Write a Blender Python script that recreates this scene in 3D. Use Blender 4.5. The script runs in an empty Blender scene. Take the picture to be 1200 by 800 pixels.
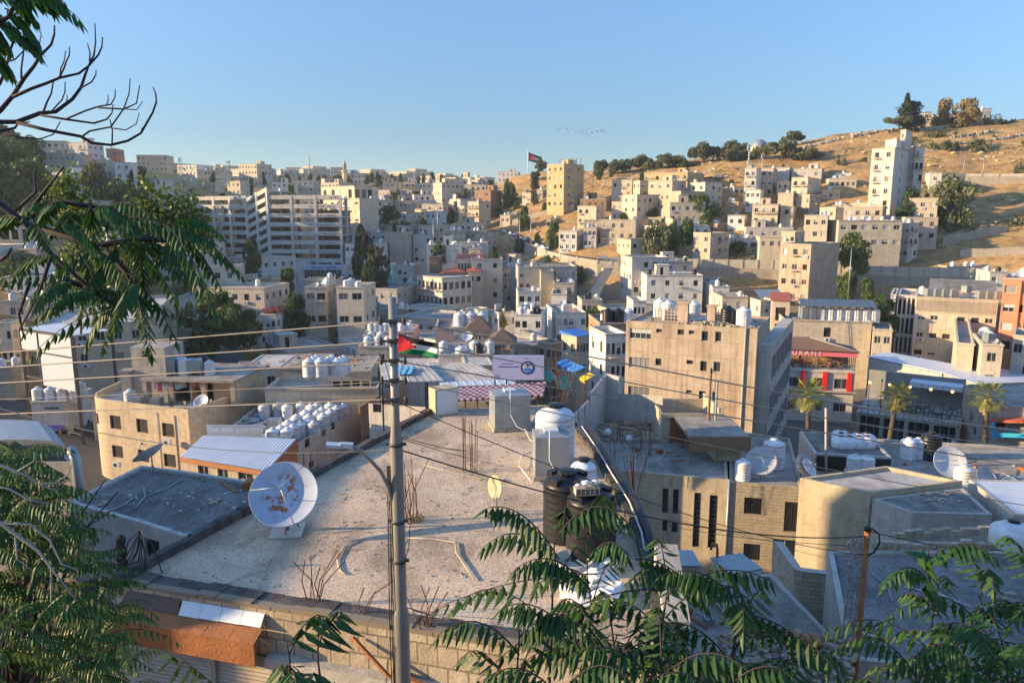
import bpy,math,random
import numpy as np
from mathutils import Vector,Matrix,noise
random.seed(7)
SC=bpy.context.scene
COL=SC.collection
R=math.radians
#camera
PITCH=R(9.8)
FPX=867.0
cam_d=bpy.data.cameras.new("camera")
cam=bpy.data.objects.new("camera",cam_d)
COL.objects.link(cam)
cam.location=(0,0,0)
cam.rotation_euler=(math.pi/2-PITCH,0,0)
cam_d.sensor_width=36.0
cam_d.lens=36.0*FPX/1200.0
cam_d.clip_start=0.1
cam_d.clip_end=6000
SC.camera=cam
#light
SUN_EL=R(14.0)
SUN_AZ=R(-5.0)
SUN_DIR=Vector((-math.cos(SUN_EL)*math.cos(SUN_AZ),math.cos(SUN_EL)*math.sin(SUN_AZ),math.sin(SUN_EL)))
world=bpy.data.worlds.new("World")
SC.world=world
world.use_nodes=True
wn=world.node_tree
for n in list(wn.nodes):
 wn.nodes.remove(n)
w_out=wn.nodes.new('ShaderNodeOutputWorld')
w_bg=wn.nodes.new('ShaderNodeBackground')
w_sky=wn.nodes.new('ShaderNodeTexSky')
w_sky.sky_type='NISHITA'
w_sky.sun_disc=False
w_sky.sun_elevation=SUN_EL
w_sky.sun_rotation=-(math.pi/2-SUN_AZ)
w_sky.altitude=800
w_sky.air_density=1.0
w_sky.dust_density=0.8
w_sky.ozone_density=3.0
w_bg.inputs['Strength'].default_value=0.15
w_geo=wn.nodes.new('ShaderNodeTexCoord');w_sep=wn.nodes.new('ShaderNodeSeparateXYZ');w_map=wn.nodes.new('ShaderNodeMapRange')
w_map.inputs[1].default_value=0.1;w_map.inputs[2].default_value=0.75;w_map.inputs[3].default_value=0.50;w_map.inputs[4].default_value=1.5  # added elevation ramp: low sky dimmed, unseen zenith brightened as fill
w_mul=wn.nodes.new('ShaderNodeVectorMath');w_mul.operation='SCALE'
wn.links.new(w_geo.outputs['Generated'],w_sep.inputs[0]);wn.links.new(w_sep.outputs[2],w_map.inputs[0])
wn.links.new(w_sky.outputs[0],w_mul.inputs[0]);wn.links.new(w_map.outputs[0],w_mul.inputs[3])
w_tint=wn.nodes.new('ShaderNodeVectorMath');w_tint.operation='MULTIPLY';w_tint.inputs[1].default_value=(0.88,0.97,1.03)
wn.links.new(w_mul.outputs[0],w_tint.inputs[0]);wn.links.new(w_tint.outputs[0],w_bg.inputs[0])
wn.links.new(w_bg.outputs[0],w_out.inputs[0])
sun_d=bpy.data.lights.new("sun",'SUN')
sun_d.energy=5.0
sun_d.angle=R(0.5)
sun_d.color=(1.0,0.72,0.40)
sun=bpy.data.objects.new("sun",sun_d)
COL.objects.link(sun)
sun.location=(-60,0,60)
sun.rotation_euler=SUN_DIR.to_track_quat('Z','Y').to_euler()
SC.view_settings.view_transform='Standard'
SC.view_settings.look='None'
SC.view_settings.gamma=1
SC.view_settings.use_curve_mapping=False
SC.view_settings.exposure=1.15
SC.cycles.max_bounces=5
SC.cycles.diffuse_bounces=4
SC.cycles.glossy_bounces=2
SC.cycles.transmission_bounces=3
SC.cycles.transparent_max_bounces=6
SC.cycles.use_denoising=True
#picture measurements -> world
CP,SP=math.cos(PITCH),math.sin(PITCH)
def ray(px,py):
 a,b=(px-600.0)/FPX,(400.0-py)/FPX
 return Vector((a,CP+b*SP,-SP+b*CP))
def WY(px,py,Y):
 d=ray(px,py)
 return d*(Y/d.y)
def GZ(px,py,z):
 d=ray(px,py)
 return d*(z/d.z)
def solve_px(P,ang,px):
 """distance along heading ang from P until the point is seen at column px"""
 k=(px-600.0)/FPX
 den=math.cos(ang)-k*CP*math.sin(ang)
 return(k*(P.y*CP-P.z*SP)-P.x)/den
 #helpers
def tag(o,label=None,cat=None,group=None,kind=None):
 if label:o['label']=label
 if cat:o['category']=cat
 if group:o['group']=group
 if kind:o['kind']=kind
 return o
def empty(name,loc,rz=0.0,label=None,cat=None,group=None,scale=1.0):
 o=bpy.data.objects.new(name,None)
 o.empty_display_size=0.3
 o.location=loc
 o.rotation_euler=(0,0,rz)
 o.scale=(scale,)*3
 COL.objects.link(o)
 tag(o,label,cat,group)
 return o
def inst(name,data,parent=None,loc=(0,0,0),rz=0.0,scale=None,rot=None):
 o=bpy.data.objects.new(name,data)
 o.location=loc
 o.rotation_euler=rot if rot else(0,0,rz)
 if scale is not None:
  o.scale=scale if hasattr(scale,'__len__')else(scale,)*3
 COL.objects.link(o)
 if parent is not None:
  o.parent=parent
 return o
def copy_tree(o,parent=None):
 c=o.copy()
 COL.objects.link(c)
 if parent is not None:
  c.parent=parent
 for ch in list(o.children):
  copy_tree(ch,c)
 return c
class MB:
 def __init__(s):
  s.v,s.f,s.m,s.sm=[],[],[],[]
 def face(s,pts,m=0,smooth=False):
  b=len(s.v)
  s.v.extend(tuple(p)for p in pts)
  s.f.append(tuple(range(b,b+len(pts))))
  s.m.append(m);s.sm.append(smooth)
 def raw(s,verts,faces,m=0,smooth=False):
  b=len(s.v)
  s.v.extend(tuple(p)for p in verts)
  for f in faces:
   s.f.append(tuple(b+i for i in f));s.m.append(m);s.sm.append(smooth)
 def box(s,x0,x1,y0,y1,z0,z1,m=0,M=None):
  vs=[Vector(p)for p in((x0,y0,z0),(x1,y0,z0),(x1,y1,z0),(x0,y1,z0),(x0,y0,z1),(x1,y0,z1),(x1,y1,z1),(x0,y1,z1))]
  if M is not None:vs=[M@p for p in vs]
  s.raw(vs,[(0,1,5,4),(1,2,6,5),(2,3,7,6),(3,0,4,7),(4,5,6,7),(3,2,1,0)],m)
 def beam(s,a,b,w,h=None,m=0):
  """square bar between two points"""
  a,b=Vector(a),Vector(b);h=h or w
  d=(b-a);L=d.length
  if L<1e-6:return
  M=Matrix.Translation(a)@d.to_track_quat('X','Z').to_matrix().to_4x4()
  s.box(0,L,-w/2,w/2,-h/2,h/2,m,M)
 def lathe(s,prof,n=16,c=(0,0,0),m=0,smooth=True,cap=True):
  c=Vector(c);vs=[];fs=[]
  for r,z in prof:
   for i in range(n):
    a=2*math.pi*i/n
    vs.append(c+Vector((r*math.cos(a),r*math.sin(a),z)))
  for j in range(len(prof)-1):
   for i in range(n):
    k=(i+1)%n
    fs.append((j*n+i,j*n+k,(j+1)*n+k,(j+1)*n+i))
  s.raw(vs,fs,m,smooth)
  if cap:
   b=len(s.v)-len(vs)
   s.f.append(tuple(b+i for i in reversed(range(n))));s.m.append(m);s.sm.append(False)
   s.f.append(tuple(b+(len(prof)-1)*n+i for i in range(n)));s.m.append(m);s.sm.append(False)
 def tube(s,pts,r,n=6,m=0,smooth=True,cap=True):
  pts=[Vector(p)for p in pts]
  rs=r if hasattr(r,'__len__')else[r]*len(pts)
  vs=[];N=len(pts)
  up=Vector((0,0,1));prev=None
  for i,p in enumerate(pts):
   d=(pts[min(i+1,N-1)]-pts[max(i-1,0)])
   if d.length<1e-9:d=Vector((0,0,1))
   d.normalize()
   if prev is None:
    u=d.cross(up)
    if u.length<1e-3:u=d.cross(Vector((1,0,0)))
   else:
    u=prev-d*prev.dot(d)
    if u.length<1e-4:u=d.cross(Vector((1,0.3,0)))
   u.normalize();prev=u.copy()
   w=d.cross(u)
   for k in range(n):
    a=2*math.pi*k/n
    vs.append(p+(u*math.cos(a)+w*math.sin(a))*rs[i])
  fs=[]
  for i in range(N-1):
   for k in range(n):
    l=(k+1)%n
    fs.append((i*n+k,i*n+l,(i+1)*n+l,(i+1)*n+k))
  if cap:
   fs.append(tuple(reversed(range(n))));fs.append(tuple((N-1)*n+i for i in range(n)))
  s.raw(vs,fs,m,smooth)
 def ball(s,c,r,n=8,k=5,m=0,sc=(1,1,1)):
  c=Vector(c)
  prof=[(math.sin(math.pi*j/k),-math.cos(math.pi*j/k))for j in range(k+1)]
  vs=[];fs=[]
  for a_,z in prof:
   for i in range(n):
    t=2*math.pi*i/n
    vs.append(c+Vector((r*sc[0]*a_*math.cos(t),r*sc[1]*a_*math.sin(t),r*sc[2]*z)))
  for j in range(k):
   for i in range(n):
    l=(i+1)%n
    fs.append((j*n+i,j*n+l,(j+1)*n+l,(j+1)*n+i))
  s.raw(vs,fs,m,True)
 def mesh(s,name,mats,uv=True):
  me=bpy.data.meshes.new(name)
  me.from_pydata(s.v,[],s.f)
  for mt in(mats if isinstance(mats,(list,tuple))else[mats]):
   me.materials.append(mt)
  n=len(me.polygons)
  me.polygons.foreach_set('material_index',s.m)
  me.polygons.foreach_set('use_smooth',s.sm)
  if uv and n:
   uvl=me.uv_layers.new(name='uv')
   co=np.empty(len(me.vertices)*3,np.float32);me.vertices.foreach_get('co',co);co=co.reshape(-1,3)
   nm=np.empty(n*3,np.float32);me.polygons.foreach_get('normal',nm);nm=nm.reshape(-1,3)
   lt=np.empty(n,np.int32);me.polygons.foreach_get('loop_total',lt)
   lv=np.empty(len(me.loops),np.int32);me.loops.foreach_get('vertex_index',lv)
   fn=np.repeat(nm,lt,axis=0);p=co[lv]
   t=np.stack([-fn[:,1],fn[:,0]],1)
   l=np.linalg.norm(t,axis=1,keepdims=True);t=t/np.maximum(l,1e-6)
   flat=np.abs(fn[:,2])>0.75
   u=np.where(flat,p[:,0],(p[:,:2]*t).sum(1));v=np.where(flat,p[:,1],p[:,2])
   uvl.data.foreach_set('uv',np.stack([u,v],1).astype(np.float32).ravel())
  me.update()
  return me
 def obj(s,name,mats,parent=None,loc=(0,0,0),rz=0.0,uv=True,**kw):
  return inst(name,s.mesh(name,mats,uv),parent,loc,rz,**kw)
  #materials
def nn(nt,t,**kw):
 n=nt.nodes.new(t)
 for k,v in kw.items():
  setattr(n,k,v)
 return n
def mat_base(name):
 m=bpy.data.materials.new(name);m.use_nodes=True
 nt=m.node_tree
 for n in list(nt.nodes):nt.nodes.remove(n)
 out=nn(nt,'ShaderNodeOutputMaterial');bs=nn(nt,'ShaderNodeBsdfPrincipled')
 nt.links.new(bs.outputs[0],out.inputs[0])
 return m,nt,bs
def mixc(nt,a,b,fac,mode='MIX'):
 n=nn(nt,'ShaderNodeMix',data_type='RGBA',blend_type=mode)
 for sock,val in((n.inputs[6],a),(n.inputs[7],b)):
  if isinstance(val,tuple):sock.default_value=(*val[:3],1)
  else:nt.links.new(val,sock)
 if isinstance(fac,(int,float)):n.inputs[0].default_value=fac
 else:nt.links.new(fac,n.inputs[0])
 return n.outputs[2]
def noise_fac(nt,vec,scale,lo,hi,detail=4,rough=0.6):
 n=nn(nt,'ShaderNodeTexNoise');n.inputs['Scale'].default_value=scale
 n.inputs['Detail'].default_value=detail;n.inputs['Roughness'].default_value=rough
 nt.links.new(vec,n.inputs['Vector'])
 r=nn(nt,'ShaderNodeMapRange');r.inputs[1].default_value=lo;r.inputs[2].default_value=hi
 nt.links.new(n.outputs[0],r.inputs[0])
 return r.outputs[0]
def vmap(nt,vec,sc):
 n=nn(nt,'ShaderNodeMapping');n.inputs['Scale'].default_value=sc
 nt.links.new(vec,n.inputs[0]);return n.outputs[0]
def wall_mat(name,rgb,streak=0.55,blocks=None,blotch=0.5,rough=0.9,vary=0.16,dirt=(0.45,0.40,0.33)):
 """weathered masonry or render; coordinates are metres along the wall"""
 m,nt,bs=mat_base(name)
 uv=nn(nt,'ShaderNodeUVMap').outputs[0]
 oi=nn(nt,'ShaderNodeObjectInfo')
 off=nn(nt,'ShaderNodeVectorMath',operation='SCALE');off.inputs[3].default_value=90.0
 cx=nn(nt,'ShaderNodeCombineXYZ');nt.links.new(oi.outputs['Random'],cx.inputs[0]);nt.links.new(cx.outputs[0],off.inputs[0])
 add=nn(nt,'ShaderNodeVectorMath',operation='ADD');nt.links.new(uv,add.inputs[0]);nt.links.new(off.outputs[0],add.inputs[1])
 P=add.outputs[0]
 hs=nn(nt,'ShaderNodeHueSaturation');hs.inputs['Color'].default_value=(*rgb,1)
 mr=nn(nt,'ShaderNodeMapRange');mr.inputs[3].default_value=1-vary;mr.inputs[4].default_value=1+vary
 nt.links.new(oi.outputs['Random'],mr.inputs[0]);nt.links.new(mr.outputs[0],hs.inputs['Value'])
 c=hs.outputs[0]
 bl=noise_fac(nt,P,0.35,0.38,0.66,8,0.72)
 f1=nn(nt,'ShaderNodeMath',operation='MULTIPLY');f1.inputs[1].default_value=blotch;nt.links.new(bl,f1.inputs[0])
 c=mixc(nt,c,tuple(x*0.62 for x in rgb),f1.outputs[0])
 sn=noise_fac(nt,vmap(nt,P,(2.2,0.10,1)),1.0,0.48,0.78,5,0.65)
 f2=nn(nt,'ShaderNodeMath',operation='MULTIPLY');f2.inputs[1].default_value=streak;nt.links.new(sn,f2.inputs[0])
 c=mixc(nt,c,dirt,f2.outputs[0],'MULTIPLY')
 bumps=noise_fac(nt,P,6.0,0.2,0.8,6,0.7)
 c=mixc(nt,c,(0.55,0.52,0.48),mul(nt,noise_fac(nt,P,1.6,0.50,0.64,10,0.78),0.5),'MULTIPLY')
 bump=nn(nt,'ShaderNodeBump');bump.inputs['Strength'].default_value=0.5;bump.inputs['Distance'].default_value=0.04
 nt.links.new(bumps,bump.inputs['Height']);nrm=bump.outputs[0]
 if blocks:
  br=nn(nt,'ShaderNodeTexBrick');nt.links.new(uv,br.inputs['Vector'])
  br.inputs['Scale'].default_value=1.0
  br.inputs['Brick Width'].default_value=blocks[0];br.inputs['Row Height'].default_value=blocks[1]
  br.inputs['Mortar Size'].default_value=blocks[2];br.inputs['Mortar Smooth'].default_value=0.3
  br.inputs['Color1'].default_value=(1,1,1,1);br.inputs['Color2'].default_value=(0.72,0.70,0.66,1)
  br.inputs['Mortar'].default_value=(0.42,0.40,0.37,1)
  c=mixc(nt,c,br.outputs['Color'],blocks[3]if len(blocks)>3 else 0.7,'MULTIPLY')
  b2=nn(nt,'ShaderNodeBump',invert=True);b2.inputs['Strength'].default_value=0.7;b2.inputs['Distance'].default_value=0.03
  nt.links.new(br.outputs['Fac'],b2.inputs['Height']);nt.links.new(nrm,b2.inputs['Normal']);nrm=b2.outputs[0]
 nt.links.new(c,bs.inputs['Base Color']);nt.links.new(nrm,bs.inputs['Normal'])
 bs.inputs['Roughness'].default_value=rough
 bs.inputs['Specular IOR Level'].default_value=0.2
 return m
def mul(nt,s,k):
 n=nn(nt,'ShaderNodeMath',operation='MULTIPLY');n.inputs[1].default_value=k;nt.links.new(s,n.inputs[0]);return n.outputs[0]
def simple(name,rgb,rough=0.6,metal=0.0,var=0.2,scale=3.0,dark=None,bump=0.0,spec=0.4,vary=0.0):
 """painted or plastic surface with uneven wear"""
 m,nt,bs=mat_base(name)
 P=nn(nt,'ShaderNodeTexCoord').outputs['Object']
 c=mixc(nt,rgb,dark or tuple(x*0.6 for x in rgb),mul(nt,noise_fac(nt,P,scale,0.4,0.75,6,0.65),var*2))
 if vary:
  oi=nn(nt,'ShaderNodeObjectInfo');hs=nn(nt,'ShaderNodeHueSaturation')
  mr=nn(nt,'ShaderNodeMapRange');mr.inputs[3].default_value=1-vary;mr.inputs[4].default_value=1+vary
  nt.links.new(oi.outputs['Random'],mr.inputs[0]);nt.links.new(mr.outputs[0],hs.inputs['Value'])
  nt.links.new(c,hs.inputs['Color']);c=hs.outputs[0]
 nt.links.new(c,bs.inputs['Base Color'])
 bs.inputs['Roughness'].default_value=rough;bs.inputs['Metallic'].default_value=metal
 bs.inputs['Specular IOR Level'].default_value=spec
 if bump:
  b=nn(nt,'ShaderNodeBump');b.inputs['Strength'].default_value=bump;b.inputs['Distance'].default_value=0.05
  nt.links.new(noise_fac(nt,P,scale*6,0.2,0.8,6),b.inputs['Height']);nt.links.new(b.outputs[0],bs.inputs['Normal'])
 return m
def roof_mat(name,rgb,spots=(0.15,0.14,0.13),k=0.85,light=(0.42,0.40,0.37),sc=0.35,grit=0.0,gsc=14):
 m,nt,bs=mat_base(name)
 P=nn(nt,'ShaderNodeTexCoord').outputs['Object']
 oi=nn(nt,'ShaderNodeObjectInfo')
 add=nn(nt,'ShaderNodeVectorMath',operation='ADD');nt.links.new(P,add.inputs[0])
 cx=nn(nt,'ShaderNodeCombineXYZ');nt.links.new(mul(nt,oi.outputs['Random'],70),cx.inputs[0]);nt.links.new(cx.outputs[0],add.inputs[1])
 P=add.outputs[0]
 c=mixc(nt,rgb,spots,mul(nt,noise_fac(nt,P,sc,0.42,0.7,8,0.7),k))
 c=mixc(nt,c,light,mul(nt,noise_fac(nt,P,sc*3.1,0.55,0.72,8,0.75),0.6))
 c=mixc(nt,c,(0.45,0.43,0.41),mul(nt,noise_fac(nt,vmap(nt,P,(1,0.55,1)),0.42,0.5,0.6,9,0.72),0.6),'MULTIPLY')
 if grit:
  c=mixc(nt,c,(0.30,0.28,0.26),mul(nt,noise_fac(nt,P,gsc,0.45,0.6,3,0.8),grit),'MULTIPLY')
 nt.links.new(c,bs.inputs['Base Color']);bs.inputs['Roughness'].default_value=0.95
 bs.inputs['Specular IOR Level'].default_value=0.15
 b=nn(nt,'ShaderNodeBump');b.inputs['Strength'].default_value=0.6;b.inputs['Distance'].default_value=0.05
 nt.links.new(noise_fac(nt,P,9.0,0.2,0.8,8,0.75),b.inputs['Height']);nt.links.new(b.outputs[0],bs.inputs['Normal'])
 return m
def glass_mat(name,rgb,rough=0.12,vary=0.5):
 m,nt,bs=mat_base(name)
 oi=nn(nt,'ShaderNodeObjectInfo')
 c=mixc(nt,tuple(x*(1-vary)for x in rgb),tuple(min(1,x*(1+vary))for x in rgb),oi.outputs['Random'])
 nt.links.new(c,bs.inputs['Base Color']);bs.inputs['Roughness'].default_value=rough
 bs.inputs['Specular IOR Level'].default_value=0.5
 return m
def leaf_mat(name,a,b,trans=0.25,sc=0.6,rough=0.6):
 m,nt,bs=mat_base(name)
 g=nn(nt,'ShaderNodeTexCoord').outputs['Object']
 c=mixc(nt,a,b,noise_fac(nt,g,sc,0.3,0.7,6,0.8))
 c=mixc(nt,c,(0.26,0.22,0.05),mul(nt,noise_fac(nt,g,sc*4,0.64,0.72,3,0.8),0.55))
 oi=nn(nt,'ShaderNodeObjectInfo');hs=nn(nt,'ShaderNodeHueSaturation')
 mr=nn(nt,'ShaderNodeMapRange');mr.inputs[3].default_value=0.75;mr.inputs[4].default_value=1.25
 nt.links.new(oi.outputs['Random'],mr.inputs[0]);nt.links.new(mr.outputs[0],hs.inputs['Value'])
 nt.links.new(c,hs.inputs['Color']);c=hs.outputs[0]
 nt.links.new(c,bs.inputs['Base Color']);bs.inputs['Roughness'].default_value=rough
 bs.inputs['Specular IOR Level'].default_value=0.3
 tr=nn(nt,'ShaderNodeBsdfTranslucent');nt.links.new(mixc(nt,c,(0.9,1.0,0.3),0.5,'MULTIPLY'),tr.inputs[0])
 mx=nn(nt,'ShaderNodeMixShader');mx.inputs[0].default_value=trans
 out=[n for n in nt.nodes if n.type=='OUTPUT_MATERIAL'][0]
 nt.links.new(bs.outputs[0],mx.inputs[1]);nt.links.new(tr.outputs[0],mx.inputs[2]);nt.links.new(mx.outputs[0],out.inputs[0])
 return m
M={}
M['cream']=wall_mat('cream_stone',(0.62,0.53,0.40),0.5,(0.7,0.32,0.012,0.35))
M['beige']=wall_mat('beige_render',(0.56,0.48,0.37),0.7)
M['white']=wall_mat('white_render',(0.68,0.64,0.57),0.75,blotch=0.4)
M['grey']=wall_mat('grey_render',(0.53,0.50,0.45),0.8)
M['conc']=wall_mat('raw_concrete',(0.44,0.41,0.36),0.85,(2.4,1.25,0.02,0.35))
M['tan']=wall_mat('tan_render',(0.52,0.42,0.315),0.95,(3.1,1.6,0.02,0.35),dirt=(0.40,0.27,0.18),vary=0.02)
M['yellow']=wall_mat('yellow_stone',(0.52,0.40,0.22),0.5,(0.6,0.3,0.012,0.35))
M['stone']=wall_mat('rough_stone',(0.52,0.46,0.37),0.5,(0.55,0.28,0.03,0.75))
M['stonew']=wall_mat('retaining_stone',(0.56,0.49,0.39),0.7,(0.8,0.4,0.04,0.6),blotch=0.7)
M['block']=wall_mat('concrete_block',(0.52,0.46,0.36),0.3,(0.42,0.22,0.014,0.9),vary=0.03)
M['big_block']=wall_mat('large_stone_block',(0.60,0.50,0.37),0.5,(0.42,0.45,0.02,0.9),blotch=0.7,vary=0.03)
M['orange']=wall_mat('orange_render',(0.56,0.25,0.14),0.4)
M['pink']=wall_mat('pink_render',(0.55,0.38,0.33),0.4)
M['teal']=wall_mat('teal_render',(0.10,0.33,0.42),0.6)
M['brown']=wall_mat('brown_render',(0.33,0.21,0.13),0.5)
M['hotel']=wall_mat('smooth_stone',(0.62,0.56,0.48),0.35,(0.8,0.35,0.01,0.3))
M['creamr']=wall_mat('cream_render',(0.56,0.47,0.32),0.6,None,blotch=0.7,vary=0.03)
M['curved']=wall_mat('yellow_cream_stone',(0.62,0.50,0.355),0.6,(0.55,0.28,0.014,0.55),vary=0.03)
M['deck']=wall_mat('pale_concrete',(0.62,0.59,0.54),0.6,(2.4,1.25,0.02,0.3))
M['roof']=roof_mat('dusty_roof',(0.40,0.36,0.31),(0.17,0.155,0.14),0.85,(0.55,0.50,0.43),0.3,0.4,9)
M['roofd']=roof_mat('dark_grey_roof',(0.27,0.255,0.235),(0.12,0.115,0.11),0.9,(0.46,0.44,0.41),0.5,0.4,6)
M['rooflt']=roof_mat('pale_roof',(0.50,0.47,0.43),(0.30,0.28,0.25))
M['trim']=wall_mat('stone_trim',(0.48,0.43,0.35),0.6)
M['frame']=simple('window_frame',(0.40,0.40,0.39),0.5,var=0.1)
M['framed']=simple('dark_frame',(0.06,0.055,0.05),0.5,var=0.1)
M['glass']=glass_mat('dark_glass',(0.035,0.038,0.045))
M['curtain']=glass_mat('curtained_glass',(0.20,0.19,0.18),0.3,0.4)
M['shutter']=simple('roller_shutter',(0.50,0.49,0.46),0.6)
M['hole']=glass_mat('unlit_opening',(0.02,0.018,0.016),0.9)
M['plast']=simple('white_plastic',(0.66,0.68,0.70),0.5,var=0.35,scale=2.2,dark=(0.36,0.33,0.28),vary=0.14)
M['plastb']=simple('black_plastic',(0.012,0.013,0.017),0.38,var=0.15,scale=2.0,dark=(0.05,0.045,0.04))
M['galv']=simple('galvanised_steel',(0.34,0.37,0.38),0.45,0.5,0.3,1.5,vary=0.12)
M['rust']=simple('rusty_steel',(0.38,0.15,0.05),0.75,0.2,0.4,2.0,(0.16,0.07,0.035),0.3)
M['rebar']=simple('rusty_rebar',(0.16,0.08,0.05),0.8,0.3)
M['black']=simple('black_rubber',(0.02,0.02,0.02),0.6)
M['sheet']=simple('white_sheet_metal',(0.60,0.63,0.66),0.5,0.1,0.25,0.6)
M['redtile']=simple('red_roof_tile',(0.42,0.10,0.05),0.8,var=0.3)
M['browntile']=simple('brown_roof_tile',(0.13,0.085,0.065),0.8,var=0.3)
M['red']=simple('red_paint',(0.70,0.02,0.02),0.55,var=0.15)
M['asphalt']=simple('asphalt',(0.055,0.055,0.058),0.9,var=0.3,scale=0.3)
M['pave']=simple('pavement',(0.25,0.24,0.22),0.9,var=0.3,scale=0.5)
M['blue']=simple('blue_sheet',(0.03,0.17,0.50),0.5,var=0.2)
M['lightblue']=simple('pale_blue_sheet',(0.12,0.40,0.62),0.5,var=0.2)
M['green']=simple('green_awning',(0.02,0.20,0.13),0.6)
M['wood']=simple('weathered_wood',(0.25,0.15,0.08),0.8,var=0.35,scale=4)
M['bark']=simple('bark',(0.10,0.075,0.055),0.9,var=0.3,scale=6,bump=0.5)
M['twig']=simple('twig',(0.035,0.025,0.03),0.85)
M['dish']=simple('dish_metal',(0.50,0.52,0.54),0.5,0.2,0.25,2.0,(0.30,0.26,0.22),vary=0.2)
M['leafd']=leaf_mat('broad_leaf',(0.035,0.07,0.02),(0.09,0.13,0.03))
M['pine']=leaf_mat('pine_needles',(0.05,0.07,0.025),(0.10,0.11,0.04),0.15)
M['cyp']=leaf_mat('cypress_leaf',(0.02,0.035,0.018),(0.045,0.06,0.03),0.1)
M['olive']=leaf_mat('olive_leaf',(0.09,0.11,0.05),(0.17,0.17,0.07),0.25)
M['dry']=leaf_mat('dry_leaf',(0.22,0.17,0.07),(0.30,0.22,0.09),0.2)
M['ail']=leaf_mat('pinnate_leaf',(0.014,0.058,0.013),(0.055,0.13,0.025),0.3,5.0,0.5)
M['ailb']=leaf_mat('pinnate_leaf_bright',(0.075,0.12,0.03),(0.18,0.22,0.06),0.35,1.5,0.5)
M['palm']=leaf_mat('palm_frond',(0.10,0.14,0.03),(0.24,0.24,0.06),0.25)
#terrain
_c=[]
def cp(px,py,Y):_c.append(tuple(WY(px,py,Y)))
def cw(x,y,z):_c.append((x,y,z))
for x in(-60,-25,0,25,60):cw(x,-25,-1.5);cw(x,0,-3.5 if abs(x)<30 else-5)
for x in(-28,-10,8):cw(x,8,-14.0)
cw(-15,24,-15);cw(0,26,-15);cw(10,24,-16.5);cw(20,20,-20);cw(22,35,-23);cw(35,35,-24);cw(10,48,-26)
cw(-30,45,-23);cw(-50,45,-20);cw(-45,75,-29);cw(-25,60,-28);cw(-70,70,-24)
cw(0,75,-30);cw(20,80,-31);cw(45,60,-28);cw(60,80,-30);cw(90,90,-30);cw(45,90,-31)
for x,y,z in((0,110,-32),(-25,120,-32),(-60,120,-28),(25,120,-32),(60,120,-32),(100,120,-29),(150,120,-24),(0,150,-33),(-30,160,-32),(30,150,-33),(60,150,-32),(0,200,-33),(-30,200,-31),(30,180,-31),(-100,120,-16),(-100,160,-13),(-70,160,-24),(-60,200,-26),(-80,250,-24),(-50,250,-28),(-10,250,-30),(-55,290,-24),(10,215,-30)):cw(x,y,z)
for px,py,Y in((640,302,235),(700,345,190),(760,350,185),(900,350,180),(1000,350,175),(1150,350,165)):cp(px,py,Y)
for px,py,Y in((640,292,250),(720,309,222),(800,305,218),(900,306,212),(1000,317,205),(1100,316,200),(1200,318,190),(680,275,258),(760,285,235),(850,275,238),(930,262,240),(1000,262,230),(1100,262,222),(1180,270,215),(640,252,290),(700,245,285),(780,245,275),(860,240,268),(940,235,262),(1010,232,250),(1100,228,245),(1200,228,235),(660,222,330),(720,216,315),(800,214,300),(870,205,290),(940,205,285),(1000,203,275),(1100,204,262),(1200,207,255),(600,205,400),(640,201,385),(700,205,350),(760,198,342),(830,188,335),(900,178,330),(950,166,328),(1000,158,322),(1050,153,316),(1100,150,312),(1150,148,306),(1200,148,298),(1300,150,290)):cp(px,py,Y)
for x,y,dz in((230,380,-4),(160,400,-4),(60,420,-3),(20,450,-2),(320,380,0)):cw(x,y,46+dz if x>200 else(34 if x>100 else 20))
cw(330,250,50);cw(260,180,10);cw(300,100,-5);cw(180,60,-10)
for px,py,Y in((725,345,217),(800,347,211),(905,347,204),(1000,349,197),(1100,347,193),(1180,347,187),(618,302,258),(665,320,229),(700,338,220),(1100,228,258),(1150,228,256),(1210,228,250)):cp(px,py,Y)
for px,py,Y in((590,268,300),(560,280,280),(520,285,290),(470,290,290),(440,268,330),(480,262,340),(540,262,330),(600,245,340),(500,245,420),(450,238,430),(560,240,420),(590,232,430),(640,215,480),(450,222,560),(500,222,540),(540,230,520),(400,222,600),(340,222,600),(280,222,580),(220,224,560),(180,222,520),(400,212,800),(460,212,760),(520,222,700),(590,238,560),(300,212,800),(200,212,760)):cp(px,py,Y)
for x in(-600,-400,-200,0,200):cw(x,1100,20);cw(x,1500,5)
cw(500,800,10);cw(600,400,40);cw(-800,700,30)
for px,py,Y in((20,345,140),(120,330,150),(200,330,165),(30,290,180),(100,285,195),(180,290,200),(60,250,240),(140,250,245),(190,255,260),(60,215,285),(130,215,300),(190,235,320),(-60,190,290),(-60,250,230),(-100,300,170)):cp(px,py,Y)
LEFT_RIDGE=[(-230,130,12),(-250,180,30),(-270,240,42),(-280,300,46),(-290,360,46),(-300,420,40),(-180,330,24),(-320,100,6),(-420,200,40),(-240,90,0),(-200,60,-6),(-120,20,-8),(-220,0,-6),(-350,30,0)]
for p in LEFT_RIDGE:cw(*p)
_C=np.array(_c,float)
def _phi(d):return d
_n=len(_C)
_D=np.linalg.norm(_C[:,None,:2]-_C[None,:,:2],axis=2)
_A=np.zeros((_n+3,_n+3));_A[:_n,:_n]=_phi(_D)-np.eye(_n)*2.0
_A[:_n,_n]=1;_A[:_n,_n+1:_n+3]=_C[:,:2];_A[_n,:_n]=1;_A[_n+1:_n+3,:_n]=_C[:,:2].T
_w=np.linalg.solve(_A,np.concatenate([_C[:,2],[0,0,0]]))
def ground_many(xy):
 xy=np.asarray(xy,float)
 d=np.linalg.norm(xy[:,None,:]-_C[None,:,:2],axis=2)
 return _phi(d)@_w[:_n]+_w[_n]+xy@_w[_n+1:]
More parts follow.
